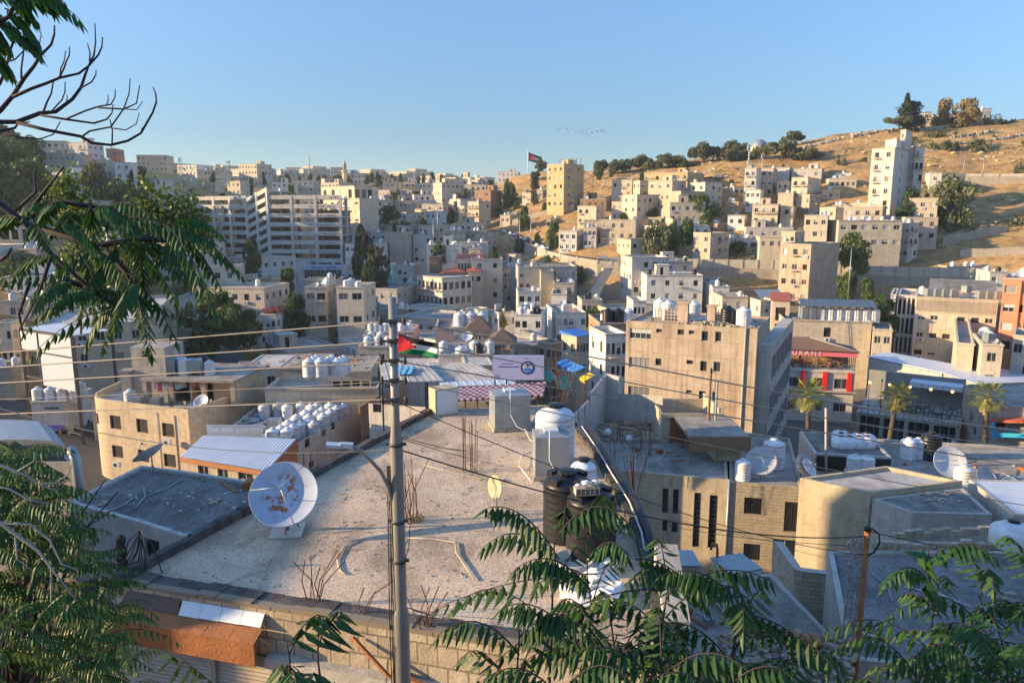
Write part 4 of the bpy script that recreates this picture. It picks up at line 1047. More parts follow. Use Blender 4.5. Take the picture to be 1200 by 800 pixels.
B(904,926,352,144,-18,9,14,'cream',k='red-topped tower house',label='cream tower house with small red sloping roof left of the solar panels',cols=1,rows=2,pitched=('shed','redtile',0.8,0.3),ww=1.8,wh=2.6)
B(912,1022,374,136,-12,10,12,'cream',k='white terrace with tanks',label='sunlit white terrace building with a row of tall tanks under solar panels',cols=3,rows=1,stair=False,par=0.6,styles=['open','curtain'],ww=1.2,wh=1.8,skip=0.3)
B(915,1002,432,116,-14,13,20,'hotel',k='restaurant building',label='stone restaurant building with red pilasters below its open dining floor',cols=3,rows=5,fl=3.7,top=1.2,ww=2.1,wh=1.6,stair=False,par=0.1,name='restaurant',skip=0,x3=1011,scols=2,styles=['slide'])
#polygon buildings (near ones)
def PB(name,label,pts,zt,h,mat,roof='roof',par=0.35,wins=None,cat='building',k='',t=0.22,cop=None,lod=0,fixh=False):
 """block on an arbitrary footprint, corners counter-clockwise in world metres; wins: edge -> pixel openings"""
 cx=sum(p[0]for p in pts)/len(pts);cy=sum(p[1]for p in pts)/len(pts)
 if not fixh:h=max(h,zt-float(ground_many(pts).min())+1.2)
 zb=zt-h
 root=empty(name,(cx,cy,zb),0,label,cat);root['k']=k
 P=[(p[0]-cx,p[1]-cy)for p in pts];n=len(P);wm=MB()
 for i in range(n):
  a,b=P[i],P[(i+1)%n];hs=[]
  if wins and i in wins:hs=px_holes(pts[i],pts[(i+1)%n],zb,wins[i])
  facade(wm,a,b,0,h,hs);put_windows(root,a,b,hs,lod)
 ins=[]
 for i in range(n):
  p0,p1,p2=Vector(P[i-1]),Vector(P[i]),Vector(P[(i+1)%n])
  d1,d2=(p1-p0).normalized(),(p2-p1).normalized()
  n1,n2=Vector((-d1.y,d1.x)),Vector((-d2.y,d2.x))
  m=(n1+n2);m=m/max(0.3,m.length_squared)*2 if m.length>1e-6 else n1
  ins.append(p1+m*t)
 zi=h-par
 cm=MB()if cop else wm
 for i in range(n):
  j=(i+1)%n;a,b=ins[i],ins[j];c,d=P[i],P[j]
  wm.face([(b.x,b.y,zi),(a.x,a.y,zi),(a.x,a.y,h),(b.x,b.y,h)])
  cm.face([(*c,h),(*d,h),(b.x,b.y,h),(a.x,a.y,h)])
 wm.obj('wall',M[mat],root)
 if cop:cm.obj('coping',M[cop],root)
 r=MB();r.face([(p.x,p.y,zi)for p in ins]);r.obj('roof',M[roof],root,uv=False)
 FOOT.append((([tuple(pts[int(i*n/4)])for i in range(4)]),cy))
 info=dict(root=root,zi=zi,H=h,th=0.0,mid=Vector((cx,cy,0)),zt=zt,rng=random.Random(int(cx*7+cy)),k=k,W=max(p[0]for p in P)*2*0.75,d=max(p[1]for p in P))
 BLD[k]=info
 return info
def kid(info,name,mb,mat,parent=None,uv=True):
 """mesh drawn in world metres, added as a part"""
 r=info['root']if isinstance(info,dict)else info
 o=mb.obj(name,mat,None,uv=uv)
 o.parent=parent or r
 o.matrix_parent_inverse=Matrix.Translation(r.location).inverted()
 if parent:o.matrix_parent_inverse=Matrix.Translation(r.location).inverted()
 return o
def wbox(cx,cy,w,d,z0,z1,rz=0.0,mb=None):
 mb=mb or MB();mb.box(-w/2,w/2,-d/2,d/2,z0,z1,0,Matrix.Translation((cx,cy,0))@Matrix.Rotation(rz,4,'Z'));return mb
def single(name,mb,mats,label,cat,group=None,kind=None,uv=False):
 """a thing that is one mesh, with its origin at its own base"""
 v=np.array(mb.v);c=v.mean(0);c[2]=v[:,2].min()
 mb.v=[tuple(p)for p in(v-c)]
 return tag(mb.obj(name,mats,None,tuple(float(q)for q in c),uv=uv),label,cat,group,kind)
M['gravel']=roof_mat('gravelled_roof',(0.70,0.545,0.39),(0.36,0.28,0.21),0.85,(0.80,0.69,0.54),0.22,0.55,17)
M['bitumen']=simple('bitumen',(0.055,0.05,0.048),0.9,var=0.4,scale=3,dark=(0.16,0.14,0.12),bump=0.5)
M['cement']=wall_mat('smooth_cement',(0.50,0.47,0.41),0.6,None,blotch=0.8,vary=0.03)
M['bluewhite']=simple('pale_corrugated_sheet',(0.55,0.60,0.66),0.45,0.1,0.2,0.8)
M['orangewood']=simple('orange_board',(0.40,0.17,0.07),0.7,var=0.3,scale=2)
M['cloth1']=simple('pink_cloth',(0.55,0.28,0.36),0.9);M['cloth2']=simple('red_cloth',(0.5,0.06,0.06),0.9)
M['cloth3']=simple('pale_blue_cloth',(0.4,0.55,0.62),0.9);M['cloth4']=simple('yellowish_cloth',(0.6,0.55,0.35),0.9)
M['flagred']=simple('flag_red',(0.62,0.02,0.03),0.8,var=0.05);M['flaggreen']=simple('flag_green',(0.0,0.17,0.055),0.8,var=0.05)
M['flagblack']=simple('flag_black',(0.015,0.013,0.018),0.8,var=0.05);M['flagwhite']=simple('flag_white',(0.7,0.68,0.66),0.8,var=0.05)
M['lilac']=simple('lilac_banner',(0.60,0.56,0.73),0.6,var=0.04);M['ink']=simple('dark_blue_ink',(0.03,0.03,0.22),0.6,var=0.05)
M['skin']=simple('skin',(0.45,0.27,0.19),0.7,var=0.05);M['polo']=simple('blue_polo',(0.08,0.28,0.60),0.8,var=0.05)
#tan block
tb_=B(734,888,375.5,77,-26,14,24,'tan',k='tan block',label='large tan stained apartment block with irregular windows, right of centre',name='apartment_building',cols=0,x3=903,scols=0,stair=False,par=0.25,corn=False,pxh=[(738,763,385,397,'half'),(769,776,385.3,390,'slide'),(794,801.5,386,392,'open'),(807,814,387,392,'slide'),(822,830,388,400,'slide'),(838,845.5,388.5,400.5,'slide'),(737,761.5,419,431,'curtain'),(768,775,420,428,'open'),(804.5,812,422,426.5,'open'),(820.5,828,423,434.6,'open'),(836,844.5,424,436,'slide'),(736,761,453,468,'curtain'),(804,811,457,461,'slide'),(819,826.5,458,470,'open'),(834.5,842,459,471,'slide')])
_W,_d,_H=tb_['W'],tb_['d'],tb_['H']
def glass_wing(info):
 W,d,H=info['W'],info['d'],info['H'];root=info['root']
 a=at_local(info,W/2+1.3,1.0,H-1.7)
 L=abs(solve_px(a,info['th']+math.pi/2,930))
 w=MB();x0,x1,y0,y1,zt=W/2+0.003,W/2+1.3,1.0,1.0+L,H-1.7
 holes=[]
 for r in range(5):
  c=zt-1.3-r*3.9
  n=5
  for i in range(n):
   holes.append((0.5+i*(L-0.8)/n,0.5+(i+1)*(L-0.8)/n-0.12,c-2.6,c,'slide'))
 facade(w,(x0,y0),(x1,y0),0,zt,[]);facade(w,(x1,y0),(x1,y1),0,zt,holes);facade(w,(x1,y1),(x0,y1),0,zt,[])
 w.face([(x0,y0,zt),(x1,y0,zt),(x1,y1,zt),(x0,y1,zt)])
 o=w.obj('glazed_wing',M['cement'],root)
 put_windows(root,(x1,y0),(x1,y1),holes,0)
glass_wing(tb_)
b=MB();b.tube([(_W/2-1.1,-0.12,0),(_W/2-1.1,-0.12,_H+1.2)],0.09,8);b.obj('drain_pipe',M['trim'],tb_['root'],uv=False)
for x0_,x1_,y_ in((-_W/2+2.2,-_W/2+5.0,3.0),(-_W/2+7.6,-_W/2+11.5,4.0)):
 b=MB()
 n=int((x1_-x0_)/0.35)
 for i in range(n):
  for j in range(4):
   cx,cz=x0_+i*0.35,_H-0.25+j*0.35
   b.box(cx,cx+0.35,y_,y_+0.2,cz,cz+0.07);b.box(cx,cx+0.07,y_+0.003,y_+0.197,cz+0.07,cz+0.35)
 b.obj('lattice_block_wall',M['tan'],tb_['root'])
for x_,w_,h_ in((-_W/2+4.9,1.0,2.1),(-_W/2+7.9,0.8,1.9)):
 b=MB();b.box(x_,x_+w_,2.2,3.0,_H-0.25,_H-0.25+h_);b.box(x_-0.12,x_+w_+0.12,2.08,3.12,_H-0.25+h_,_H-0.1+h_);b.obj('chimney',M['tan'],tb_['root'])
for i,(x_,y_,kd)in enumerate(((3.3,4.4,'steel'),(5.9,5.0,'steel'),(_W-3.3,2.4,'black'),(_W-1.7,2.2,'steel'),(2.0,6,'white'))):
 tank(at_local(tb_,-_W/2+x_,y_,_H-0.25),kd if kd!='steel' else 'white',['pale tank behind the lattice wall of the tan block','grey tank right of the tan block chimney','dark tank among rubble on the tan block corner','grey tank at the right corner of the tan block roof','white tank at the left rear of the tan block roof'][i],None,1.35)
rb=MB();rr=random.Random(3)
for i in range(160):
 x_=_W/2-rr.random()**1.6*_W*0.5-0.5;s_=rr.uniform(0.1,0.3);z_=_H-0.25+rr.random()*0.5*math.exp(-abs(x_-(_W/2-4.5))/1.5)
 rb.box(-s_,s_,-s_*0.6,s_*0.6,0,s_,0,Matrix.Translation(at_local(tb_,x_,rr.uniform(0.5,1.6),z_))@Matrix.Rotation(rr.uniform(0,3),4,'Z')@Matrix.Rotation(rr.uniform(-.5,.5),4,'X'))
single('rubble',rb,M['tan'],'broken blocks heaped along the tan block parapet','rubble',kind='stuff')
#curved building, terrace storey, laundry
ctr=(-43.2,83.6);rad=4.6
arc=[(ctr[0]+rad*math.cos(R(a)),ctr[1]+rad*math.sin(R(a)))for a in(180,192,204,216,228,238,246)]
pts=[(-48.2,91)]+arc+[(-33.9,75.0),(-30.2,84.5),(-31.5,92)]
cb=PB('curved_building','cream building with rounded corner and open laundry terrace at left',pts,-20.2,12,'curved','rooflt',0.9,k='curved cream building',wins={4:[(112.5,115.5,484,496,'open')],7:[(129,141.5,487,502.5,'open'),(160,173,491,507,'open'),(190,204,496,511.5,'open'),(131.5,144,522,536,'open'),(162,174.5,527,541,'open'),(192,206,532,547,'open')],8:[]})
b=MB()
b.beam((-37.3,75.5,-20.6),(-37.3,75.5,-31),0.14);kid(cb,'drain_pipe',b,M['trim'],uv=False)
for(px_,py_)in((198,517),(139,543)):
 p=WY(px_,py_,75.4 if px_>150 else 77.2);o=inst('air_conditioner',ac_unit_mesh(),cb['root'],p-cb['root'].location+Vector((0,-0.15,0)),R(-12))
ts=MB();zt_=-18.1;zb_=-21.1
slab=[(-41.5,80.5),(-30.6,79.5),(-29.6,88.5),(-41.5,90)]
ts.face([(*p,zt_)for p in slab]);ts.face([(*p,zt_-0.3)for p in reversed(slab)])
for i in range(4):
 a,c=slab[i],slab[(i+1)%4];ts.face([(*a,zt_-0.3),(*c,zt_-0.3),(*c,zt_),(*a,zt_)])
us=kid(cb,'slab_roof',ts,M['roof'])
b=MB()
for x_,y_ in((-41.2,81),(-38.2,80.9),(-34.4,80.5),(-31.0,80.1)):b.box(x_-0.25,x_+0.25,y_-0.2,y_+0.3,zb_,zt_-0.3)
b.box(-41.4,-31,86,86.2,zb_,zt_-0.3);b.box(-36.2,-36.0,81,86,zb_,zt_-0.3);b.box(-30.9,-30.6,80.2,88,zb_,zt_-0.3);b.box(-33.8,-31.2,81.5,81.7,zb_,zt_-0.31)
kid(cb,'terrace_pillars',b,M['curved'])
st_pts=[(-43.0,82.0),(-39.0,81.6),(-38.8,86),(-43.0,86)]
b=MB()
hole=[(1.3,1.9,5.0,5.9)]
base=-21.1
for i in range(4):
 a,c=st_pts[i],st_pts[(i+1)%4];w_=MB();facade(w_,a,c,0,6.3,hole if i==0 else[])
 b.raw([(x,y,z+base)for x,y,z in w_.v],w_.f)
b.face([(*p,base+6.3)for p in st_pts]);kid(cb,'stair_head',b,M['conc'])
b=MB();b.box(-44.2,-43.0,81.6,82.8,-21.1,-17.6);b.box(-44.3,-42.9,81.5,82.9,-17.6,-17.4);kid(cb,'chimney',b,M['conc'])
def laundry(x0,x1,y,z,n,label,group):
 rg=random.Random(n)
 r=empty('clothesline',((x0+x1)/2,y,z-1.6),0,label,'clothesline')
 b=MB();b.tube([(x0-(x0+x1)/2,0,1.6),(0,0,1.53),(x1-(x0+x1)/2,0,1.6)],0.012,4);b.obj('line',M['framed'],r,uv=False)
 for i in range(n):
  x=(x0+(x1-x0)*(i+0.5)/n)-(x0+x1)/2;w,h=rg.uniform(0.35,0.7),rg.uniform(0.5,1.1);b=MB()
  for q in range(4):
   xa,xb=x-w/2+w*q/4,x-w/2+w*(q+1)/4
   b.face([(xa,0.03*(q%2),1.56-h),(xb,0.03*((q+1)%2),1.56-h),(xb,0,1.56),(xa,0,1.56)])
  b.obj('garment',M['cloth%d'%(1+i%4)],r,uv=False)
laundry(-40.0,-36.5,80.8,-18.6,9,'washing line full of coloured clothes on the curved building terrace',None)
laundry(-36.0,-34.4,81.2,-18.6,4,'short washing line between the right pillars of the terrace',None)
for i,(px_,kd,s_)in enumerate(((183,'white',1.25),(192,'black',1.3),(199,'steel',1.2),(209,'white',1.2),(217,'white',1.3),(222,'black',1.15),(229,'steel',1.2),(239,'black',1.25),(246,'white',1.1),(176,'steel',0.8))):
 yy=82.5+(i%2)*1.7;x_=(px_-600)/FPX*(yy*CP+18*SP)
 tank((x_,yy,-18.1),kd,KN[kd]+' in the crowd on the terrace slab of the curved building',KN[kd]+'s on the curved building slab',s_,0.2)
tank((-42.6,80.3,-21.1),'white','tall white tank at the left end of the curved terrace',None,1.2)
tank((-41.0,78.8,-21.1),'steel','left boxy grey tank on the curved terrace',None,0.9)
tank((-38.8,78.5,-21.1),'steel','right boxy grey tank on the curved terrace',None,0.9)
dish((-33.6,78.0,-21.1),0.95,-100,'large pale dish on the right end of the curved terrace')
dish((-34.6,77.6,-21.1),0.5,-80,'small pale dish beside the large dish on the curved terrace')
dish((-38.0,77.0,-21.1),0.4,-60,'tiny dish at the rounded parapet of the curved terrace')
def chair(pos,rz,mat,label,name='chair',group=None):
 r=empty(name,pos,rz,label,'chair',group)
 for x in(-0.2,0.2):
  for y in(-0.2,0.2):bb=MB();bb.box(x-0.02,x+0.02,y-0.02,y+0.02,0,0.44);bb.obj('leg',M[mat],r,uv=False)
 bb=MB();bb.box(-0.24,0.24,-0.24,0.24,0.443,0.49);bb.obj('seat',M[mat],r,uv=False)
 bb=MB();bb.box(-0.24,0.24,0.2,0.24,0.493,1.0);bb.obj('backrest',M[mat],r,uv=False)
chair((-37.0,78.0,-21.1),0.5,'wood','wooden chair left on the curved terrace');chair((-35.5,78.4,-21.1),2.5,'wood','wooden chair right of the other on the curved terrace')
chair((-32.9,79.0,-21.1),1.5,'plast','white plastic chair under the terrace slab end')
#tank roof block with pale lean-to
tk=PB('tank_roof_building','long building loaded with rows of white tanks, windows along its street side',[(-29.4,68.3),(-20.9,67.2),(-17.0,81.5),(-29.6,83.5)],-22.0,9,'white','roof',0.4,k='long tank roof',wins={1:[(343,350,522,533,'slide'),(357,363,514,524,'bars'),(377,382,503,512,'slide'),(388,393,495,503,'open'),(362,368,540,548,'open')]})
lt=PB('lean_to_house','low house with pale blue corrugated lean-to roof and orange fascia',[(-29.7,64.9),(-21.2,61.2),(-20.6,67.0),(-29.4,68.1)],-22.2,7,'beige','roof',0.2,k='lean-to house',wins={0:[(218,222,551,558,'open'),(232,244,538+6,557,'slide'),(255,267,541+5,560,'slide'),(279,296,545+5,563,'slide')],1:[(331,335,531,540,'open')]})
b=MB();ns=28
A_,B_,C_,D_=Vector((-30.1,64.3,-21.7)),Vector((-21.0,60.5,-21.7)),Vector((-20.3,67.1,-20.9)),Vector((-29.5,68.2,-20.9))
for i in range(ns*2):
 t0,t1=i/(ns*2),(i+1)/(ns*2);z0,z1=(0.05 if i%2 else 0),(0 if i%2 else 0.05)
 b.face([A_.lerp(B_,t0)+Vector((0,0,z0)),A_.lerp(B_,t1)+Vector((0,0,z1)),D_.lerp(C_,t1)+Vector((0,0,z1)),D_.lerp(C_,t0)+Vector((0,0,z0))])
kid(lt,'corrugated_sheet',b,M['bluewhite'],uv=False)
b=MB()
for p,q in((A_,B_),(B_,C_)):
 for z0,z1 in((-0.5,-0.02),):b.face([p+Vector((0,-0.02,z0)),q+Vector((0.0,-0.02,z0)),q+Vector((0,-0.02,z1)),p+Vector((0,-0.02,z1))])
b.face([B_+Vector((-0.0,0,-1.6)),C_+Vector((0,0,-2.3)),C_+Vector((0,0,-0.45)),B_+Vector((0,0,-0.45))])
kid(lt,'fascia',b,M['orangewood'],uv=False)
b=MB()
for i in range(4):
 x0_=-29.3+i*1.35;b.box(x0_,x0_+1.3,68.5,68.6,-22.4,-20.0)
b.box(-29.3,-23.9,68.45,68.5,-20.05,-19.95);kid(tk,'panel_fence',b,M['sheet'],uv=False)
rt=random.Random(5);cnt=0
for row in range(8):
 for col in range(4):
  x_=-23.3+col*1.35+row*0.33+rt.uniform(-.15,.15)-(0.5 if row>3 else 0);y_=69.3+row*1.45+rt.uniform(-.2,.2)
  if col==3 and row%2:continue
  if x_>-20.8+(y_-67)*0.28-0.7:continue
  tank((x_,y_,-22.4),'white','ribbed white tank packed in rows on the long tank roof','tanks packed on the long tank roof',rt.uniform(1.1,1.3));cnt+=1
for i in range(5):tank((-27.5+i*1.3,79.5+(i%2),-22.4),'white','ribbed white tank at the rear of the long tank roof','tanks at the rear of the long tank roof',1.1)
tank((-21.6,68.3,-22.4),'steel','low grey metal box at the front corner of the long tank roof',None,1.0)
tank((-24.6,74.0,-22.4),'steel','square grey metal tank in the middle of the long tank roof',None,1.0)
b=MB();rr=random.Random(9)
for i in range(40):
 b.box(-0.5,0.5,-0.25,0.25,0,0.1,0,Matrix.Translation((rr.uniform(-29,-25),rr.uniform(71,80),-22.38+rr.random()*0.4))@Matrix.Rotation(rr.uniform(0,3),4,'Z')@Matrix.Rotation(rr.uniform(-.4,.4),4,'X'))
single('debris',b,M['galv'],'scrap sheets and boards strewn over the rear of the long tank roof','debris',kind='stuff')
b=MB()
for i in range(9):
 x_,y_=-20.75+i*0.33,68+i*1.3;b.tube([(x_,y_-0.1,-21.8),(x_+0.12,y_-0.15,-23.5),(x_+0.15,y_-0.1,-29)],0.05,6)
kid(tk,'drain_pipes',b,M['galv'],uv=False)
sb=PB('brown_sided_house','small house with pale blue roof and brown side wall behind the long tank roof',[(-21.5,84),(-14.6,82.3),(-13.0,89),(-20,91)],-21.2,11,'brown','rooflt',0.1,k='brown sided house',wins={1:[(446-30,446-24,478,486,'open')]})
PB('house','white house with two dark openings low behind the street pole',[(-15,76),(-9.0,74.5),(-8.2,82),(-14.5,83)],-23.5,9,'white','roof',0.3,k='white house behind the pole',wins={0:[(425,432,474,486,'open'),(437,447,473,483,'bars')]})
#grey roof house (left foreground)
gp=[GZ(80,588,-13),GZ(165,612,-13),GZ(215,628,-13),GZ(345,585,-13),GZ(352,572,-13),GZ(215,551,-13),GZ(165,545,-13),GZ(128,563,-13)]
gh=PB('house','low house with worn dark grey roof and a tilted dish, left foreground',[(p.x,p.y)for p in gp],-13,9,'grey','roofd',0.15,k='grey roof house',wins={0:[(85,89,604,620,'slide'),(104,112,618,642,'slide')],1:[(131+39,147+40,632,656,'bars')],2:[(186+55,192+62,645-6,660-8,'open')]})
dish(GZ(186,551,-12.95)+Vector((0,-0.6,0)),0.92,160,'weathered brown dish tilted on the far edge of the dark grey roof',None,tilt=38)
b=MB();rr=random.Random(4)
for i in range(22):
 p=GZ(rr.uniform(150,300),rr.uniform(572,600),-13.15);s_=rr.uniform(0.02,0.09);b.box(-s_,s_,-s_*0.6,s_*0.6,0,0.03,0,Matrix.Translation(p)@Matrix.Rotation(rr.uniform(0,3),4,'Z'))
single('litter',b,M['plast'],'scraps of litter on the dark grey roof','litter',kind='stuff')
hp=[GZ(x,y,-14.6)for x,y in((-40,534),(86,536),(62,514),(-60,511))]
ah=PB('hall','grey hall with pale curved canopy roof, left of the dark grey roof',[(p.x,p.y)for p in hp],-14.9,9,'grey','roofd',0.05,k='canopy hall',wins={0:[(30,42,560,575,'slide'),(52,66,585,600,'bars')]})
b=MB();n=8;up=lambda t:Vector((0,0,0.75+0.5*math.sin(t*1.9+0.4)-2.2*max(0,t-0.88)*5*0.3))
for i in range(n):
 t0,t1=i/n,(i+1)/n;q=[hp[0].lerp(hp[1],t0)+up(t0)+Vector((0,-.5,0)),hp[0].lerp(hp[1],t1)+up(t1)+Vector((0,-.5,0)),hp[3].lerp(hp[2],t1)+up(t1),hp[3].lerp(hp[2],t0)+up(t0)]
 b.face(q);dn=Vector((0,0,-0.35));b.face([v+dn for v in reversed(q)]);b.face([q[0]+dn,q[1]+dn,q[1],q[0]])
kid(ah,'canopy',b,M['galv'],uv=False)
c=hp[1];b=MB();b.tube([c+Vector((0,-.3,0.7)),c+Vector((0.45,-.5,0.1)),c+Vector((0.6,-.5,-6))],0.3,10);kid(ah,'duct',b,M['galv'],uv=False)
PB('apartment_building','unseen flat-roofed block added past the left edge to shade the near roofs',[(-43,12),(-30.5,12),(-30.5,36.5),(-43,37)],-1.6,12,'beige','roof',0.3,k='left edge block')  # unseen block added off-frame, sized to cast shade on the near roofs
#shop building: the big gravelled roof in front
RP=[(-8.8,15.1),(0.2,12.6),(2.9,11.9),(3.35,17.4),(2.95,24.0),(1.9,30.4),(-3.35,29.5)]
sh=PB('shop_building','shop building with wide gravelled roof, stone front and rusty awning in the foreground',RP,-7.95,7,'big_block','gravel',0.05,k='shop building',fixh=True)
def strip(pts,w,h,mat,name,off=0.0,lift=0.0):
 b=MB()
 for i in range(len(pts)-1):
  a,c=Vector((*pts[i],0)),Vector((*pts[i+1],0));d=(c-a);L=d.length;n=int(L/0.45)+1
  Mx=Matrix.Translation(a)@Matrix.Rotation(math.atan2(d.y,d.x),4,'Z')
  for q in range(n):
   r_=random.Random(i*50+q);b.box(q*L/n+0.004,(q+1)*L/n-0.004,off+r_.uniform(-.02,.02),off+w+r_.uniform(-.02,.02),-8.0+lift,-7.95+h+lift+r_.uniform(-.03,.03),0,Mx)
 return kid(sh,name,b,mat,uv=False)
strip([RP[6],RP[0]],0.22,0.16,M['bitumen'],'kerb',0.02)
strip([RP[0],RP[1],RP[2]],0.34,0.03,M['bitumen'],'bitumen_edge',0.16)
strip([RP[0],RP[1],RP[2]],0.18,0.04,M['big_block'],'coping_stones',-0.03)
strip([RP[2],RP[3],RP[4],RP[5]],0.25,0.12,M['bitumen'],'side_kerb',0.0)
U=Vector((8.99,-2.51,0)).normalized();Nn=Vector((U.y,-U.x,0));A0=Vector((-8.8,15.1,0))
def fr(u,o,z):return A0+U*u+Nn*o+Vector((0,0,z))
def fbox(b,u0,u1,o0,o1,z0,z1):
 vs=[fr(u,o,z)for z in(z0,z1)for u,o in((u0,o0),(u1,o0),(u1,o1),(u0,o1))]
 b.raw(vs,[(3,2,1,0),(4,5,6,7),(0,1,5,4),(1,2,6,5),(2,3,7,6),(3,0,4,7)])
b=MB()
for u0,u1 in((0.25,1.9),(1.92,3.9)):fbox(b,u0,u1,0.42,0.5,-9.0,-8.5)
aw=kid(sh,'awning_fascia',b,M['rust'],uv=False)
b=MB()
for i in range(6):
 u0,u1=0.25+i*0.61,0.25+(i+1)*0.61-0.01
 b.face([fr(u0,0.5,-8.497),fr(u1,0.5,-8.497),fr(u1,0.18,-8.36),fr(u0,0.18,-8.36)])
kid(sh,'awning_top',b,M['rust'],uv=False)
b=MB();b.face([fr(0.35,0.19,-8.35),fr(1.85,0.19,-8.35),fr(1.8,0.02,-8.08),fr(0.45,0.02,-8.08)]);kid(sh,'brown_sheet',b,M['browntile'],uv=False)
b=MB()
for i in range(4):
 u0=1.87+i*0.5;b.face([fr(u0,0.19,-8.35+0.01*i),fr(u0+0.49,0.19,-8.35+0.01*i),fr(u0+0.49,0.02,-8.1),fr(u0,0.02,-8.1)])
kid(sh,'pale_sheet',b,M['sheet'],uv=False)
M['oldshutter']=simple('old_steel_shutter',(0.36,0.32,0.27),0.6,0.3,0.35,1.5,(0.22,0.15,0.10))
for u0,u1 in((0.3,2.5),(2.62,4.9),(5.0,7.2)):
 b=MB();n=40
 for i in range(n):
  z1,z0=-9.05-i*0.095,-9.05-(i+1)*0.095
  b.face([fr(u0,0.06,z0),fr(u1,0.06,z0),fr(u1,0.02,(z0+z1)/2),fr(u0,0.02,(z0+z1)/2)]);b.face([fr(u0,0.02,(z0+z1)/2),fr(u1,0.02,(z0+z1)/2),fr(u1,0.06,z1),fr(u0,0.06,z1)])
 kid(sh,'roller_shutter',b,M['oldshutter'],uv=False)
b=MB();fbox(b,2.5,2.62,0.0,0.1,-13,-9.0);fbox(b,4.9,5.0,0.0,0.1,-13,-9.0);kid(sh,'door_post',b,M['galv'],uv=False)
b=MB();fbox(b,3.95,9.3,0.003,0.25,-9.25,-8.95);kid(sh,'lintel',b,M['cement'])
b=MB();b.beam(fr(5.9,0.1,-8.25),fr(6.8,0.35,-8.8),0.06);b.beam(fr(6.75,0.1,-8.85),fr(7.5,0.3,-8.9),0.1);kid(sh,'bracket',b,M['rust'],uv=False)
def big_dish():
 p=GZ(337,622,-8.0);r=empty('satellite_dish',p,R(-82),'big pale dish with rust patches on the gravelled roof','satellite dish')
 m,nt,bs=mat_base('dish_rust_patches')
 P=nn(nt,'ShaderNodeTexCoord').outputs['Object']
 c=mixc(nt,(0.40,0.46,0.56),(0.30,0.35,0.44),noise_fac(nt,P,2.0,0.4,0.7,5))
 n1=noise_fac(nt,P,4.5,0.53,0.56,8,0.7)
 gr=nn(nt,'ShaderNodeTexGradient',gradient_type='SPHERICAL');nt.links.new(vmap(nt,P,(1.5,1.5,1.0)),gr.inputs[0])
 mm=nn(nt,'ShaderNodeMath',operation='MULTIPLY');nt.links.new(n1,mm.inputs[0])
 rr_=nn(nt,'ShaderNodeMapRange');rr_.inputs[1].default_value=0.05;rr_.inputs[2].default_value=0.35;nt.links.new(gr.outputs[1],rr_.inputs[0]);nt.links.new(rr_.outputs[0],mm.inputs[1])
 c=mixc(nt,c,(0.32,0.11,0.035),mm.outputs[0]);nt.links.new(c,bs.inputs['Base Color']);bs.inputs['Roughness'].default_value=0.6
 b=MB();Rd=0.82
 b.lathe([(0.02,0)]+[(Rd*i/10,0.2*(i/10)**2)for i in range(1,11)]+[(Rd+0.02,0.21),(Rd+0.02,0.17)]+[(Rd*i/10,0.2*(i/10)**2-0.03)for i in range(9,0,-1)],48,cap=False)
 q=b.obj('reflector',m,r,(0.1,0,0.98),uv=False,rot=(0,R(52),0))
 b=MB()
 for t in(0.35,2.6,4.55):b.tube([(Rd*math.cos(t),Rd*math.sin(t),0.2),(0.05*math.cos(t),0.05*math.sin(t),0.72)],0.012,5)
 b.lathe([(0.045,0.66),(0.045,0.8)],10);b.obj('feed_arm',M['galv'],q,uv=False)
 b=MB();b.tube([(0,0,0),(0,0,1.0)],0.045,10)
 for t in(0,2.1,4.2):b.tube([(0.33*math.cos(t),0.33*math.sin(t),0),(0,0,0.6)],0.018,5)
 b.obj('stand',M['rust'],r,uv=False)
 b=MB();b.box(-0.45,0.45,-0.4,0.4,-0.05,0.04);b.obj('base_slab',M['cement'],r,uv=False)
big_dish()
def small_dish():
 r=empty('satellite_dish',GZ(582,600,-8.0),R(-40),'small cream oval dish on a post in the middle of the gravelled roof','satellite dish')
 b=MB();b.lathe([(0.02,0)]+[(0.33*i/6,0.07*(i/6)**2)for i in range(1,7)]+[(0.33*i/6,0.07*(i/6)**2-0.015)for i in range(5,0,-1)],28,cap=False)
 b.obj('reflector',M['creamr'],r,(0,0,0.72),uv=True,rot=(0,R(-82),R(75)))
 b=MB();b.tube([(0,0,0),(0,0,0.75)],0.02,8);b.obj('stand',M['galv'],r,uv=False)
small_dish()
def metal_tank(px,py,w,d,h,rz,label):
 p=GZ(px,py,-8.0);r=empty('water_tank',p,R(rz),label,'water tank')
 b=MB();x,y=w/2,d/2;z0=0.12
 vs=[(-x,-y,z0),(x,-y,z0),(x,y,z0),(-x,y,z0),(-x,-y,h),(x,-y,h),(x,y,h),(-x,y,h),(0,0,h+0.1)]
 b.raw(vs,[(0,1,5,4),(1,2,6,5),(2,3,7,6),(3,0,4,7),(4,5,8),(5,6,8),(6,7,8),(7,4,8),(3,2,1,0)])
 b.obj('tank_body',M['galv'],r,uv=False)
 b=MB();b.box(-0.22,0.22,-0.22,0.22,h+0.04,h+0.13);b.obj('lid',M['sheet'],r,uv=False)
 b=MB();b.box(-x-0.05,x+0.05,-y-0.05,y+0.05,0,0.117);b.obj('base',M['big_block'],r)
 b=MB();b.tube([(-0.1,-y-0.03,h+0.25),(-0.1,-y-0.05,h*0.5),(0.1,-y-0.25,0.25),(0.6,-y-0.6,0.05),(1.6,-y-0.7,0.04)],0.02,6);b.obj('hose',M['plast'],r,uv=False)
metal_tank(597,500,1.35,1.2,1.35,12,'square galvanised water tank alone near the far edge of the gravelled roof')
metal_tank(645,556,1.05,1.0,1.35,4,'grey galvanised box tank standing before the white tank')
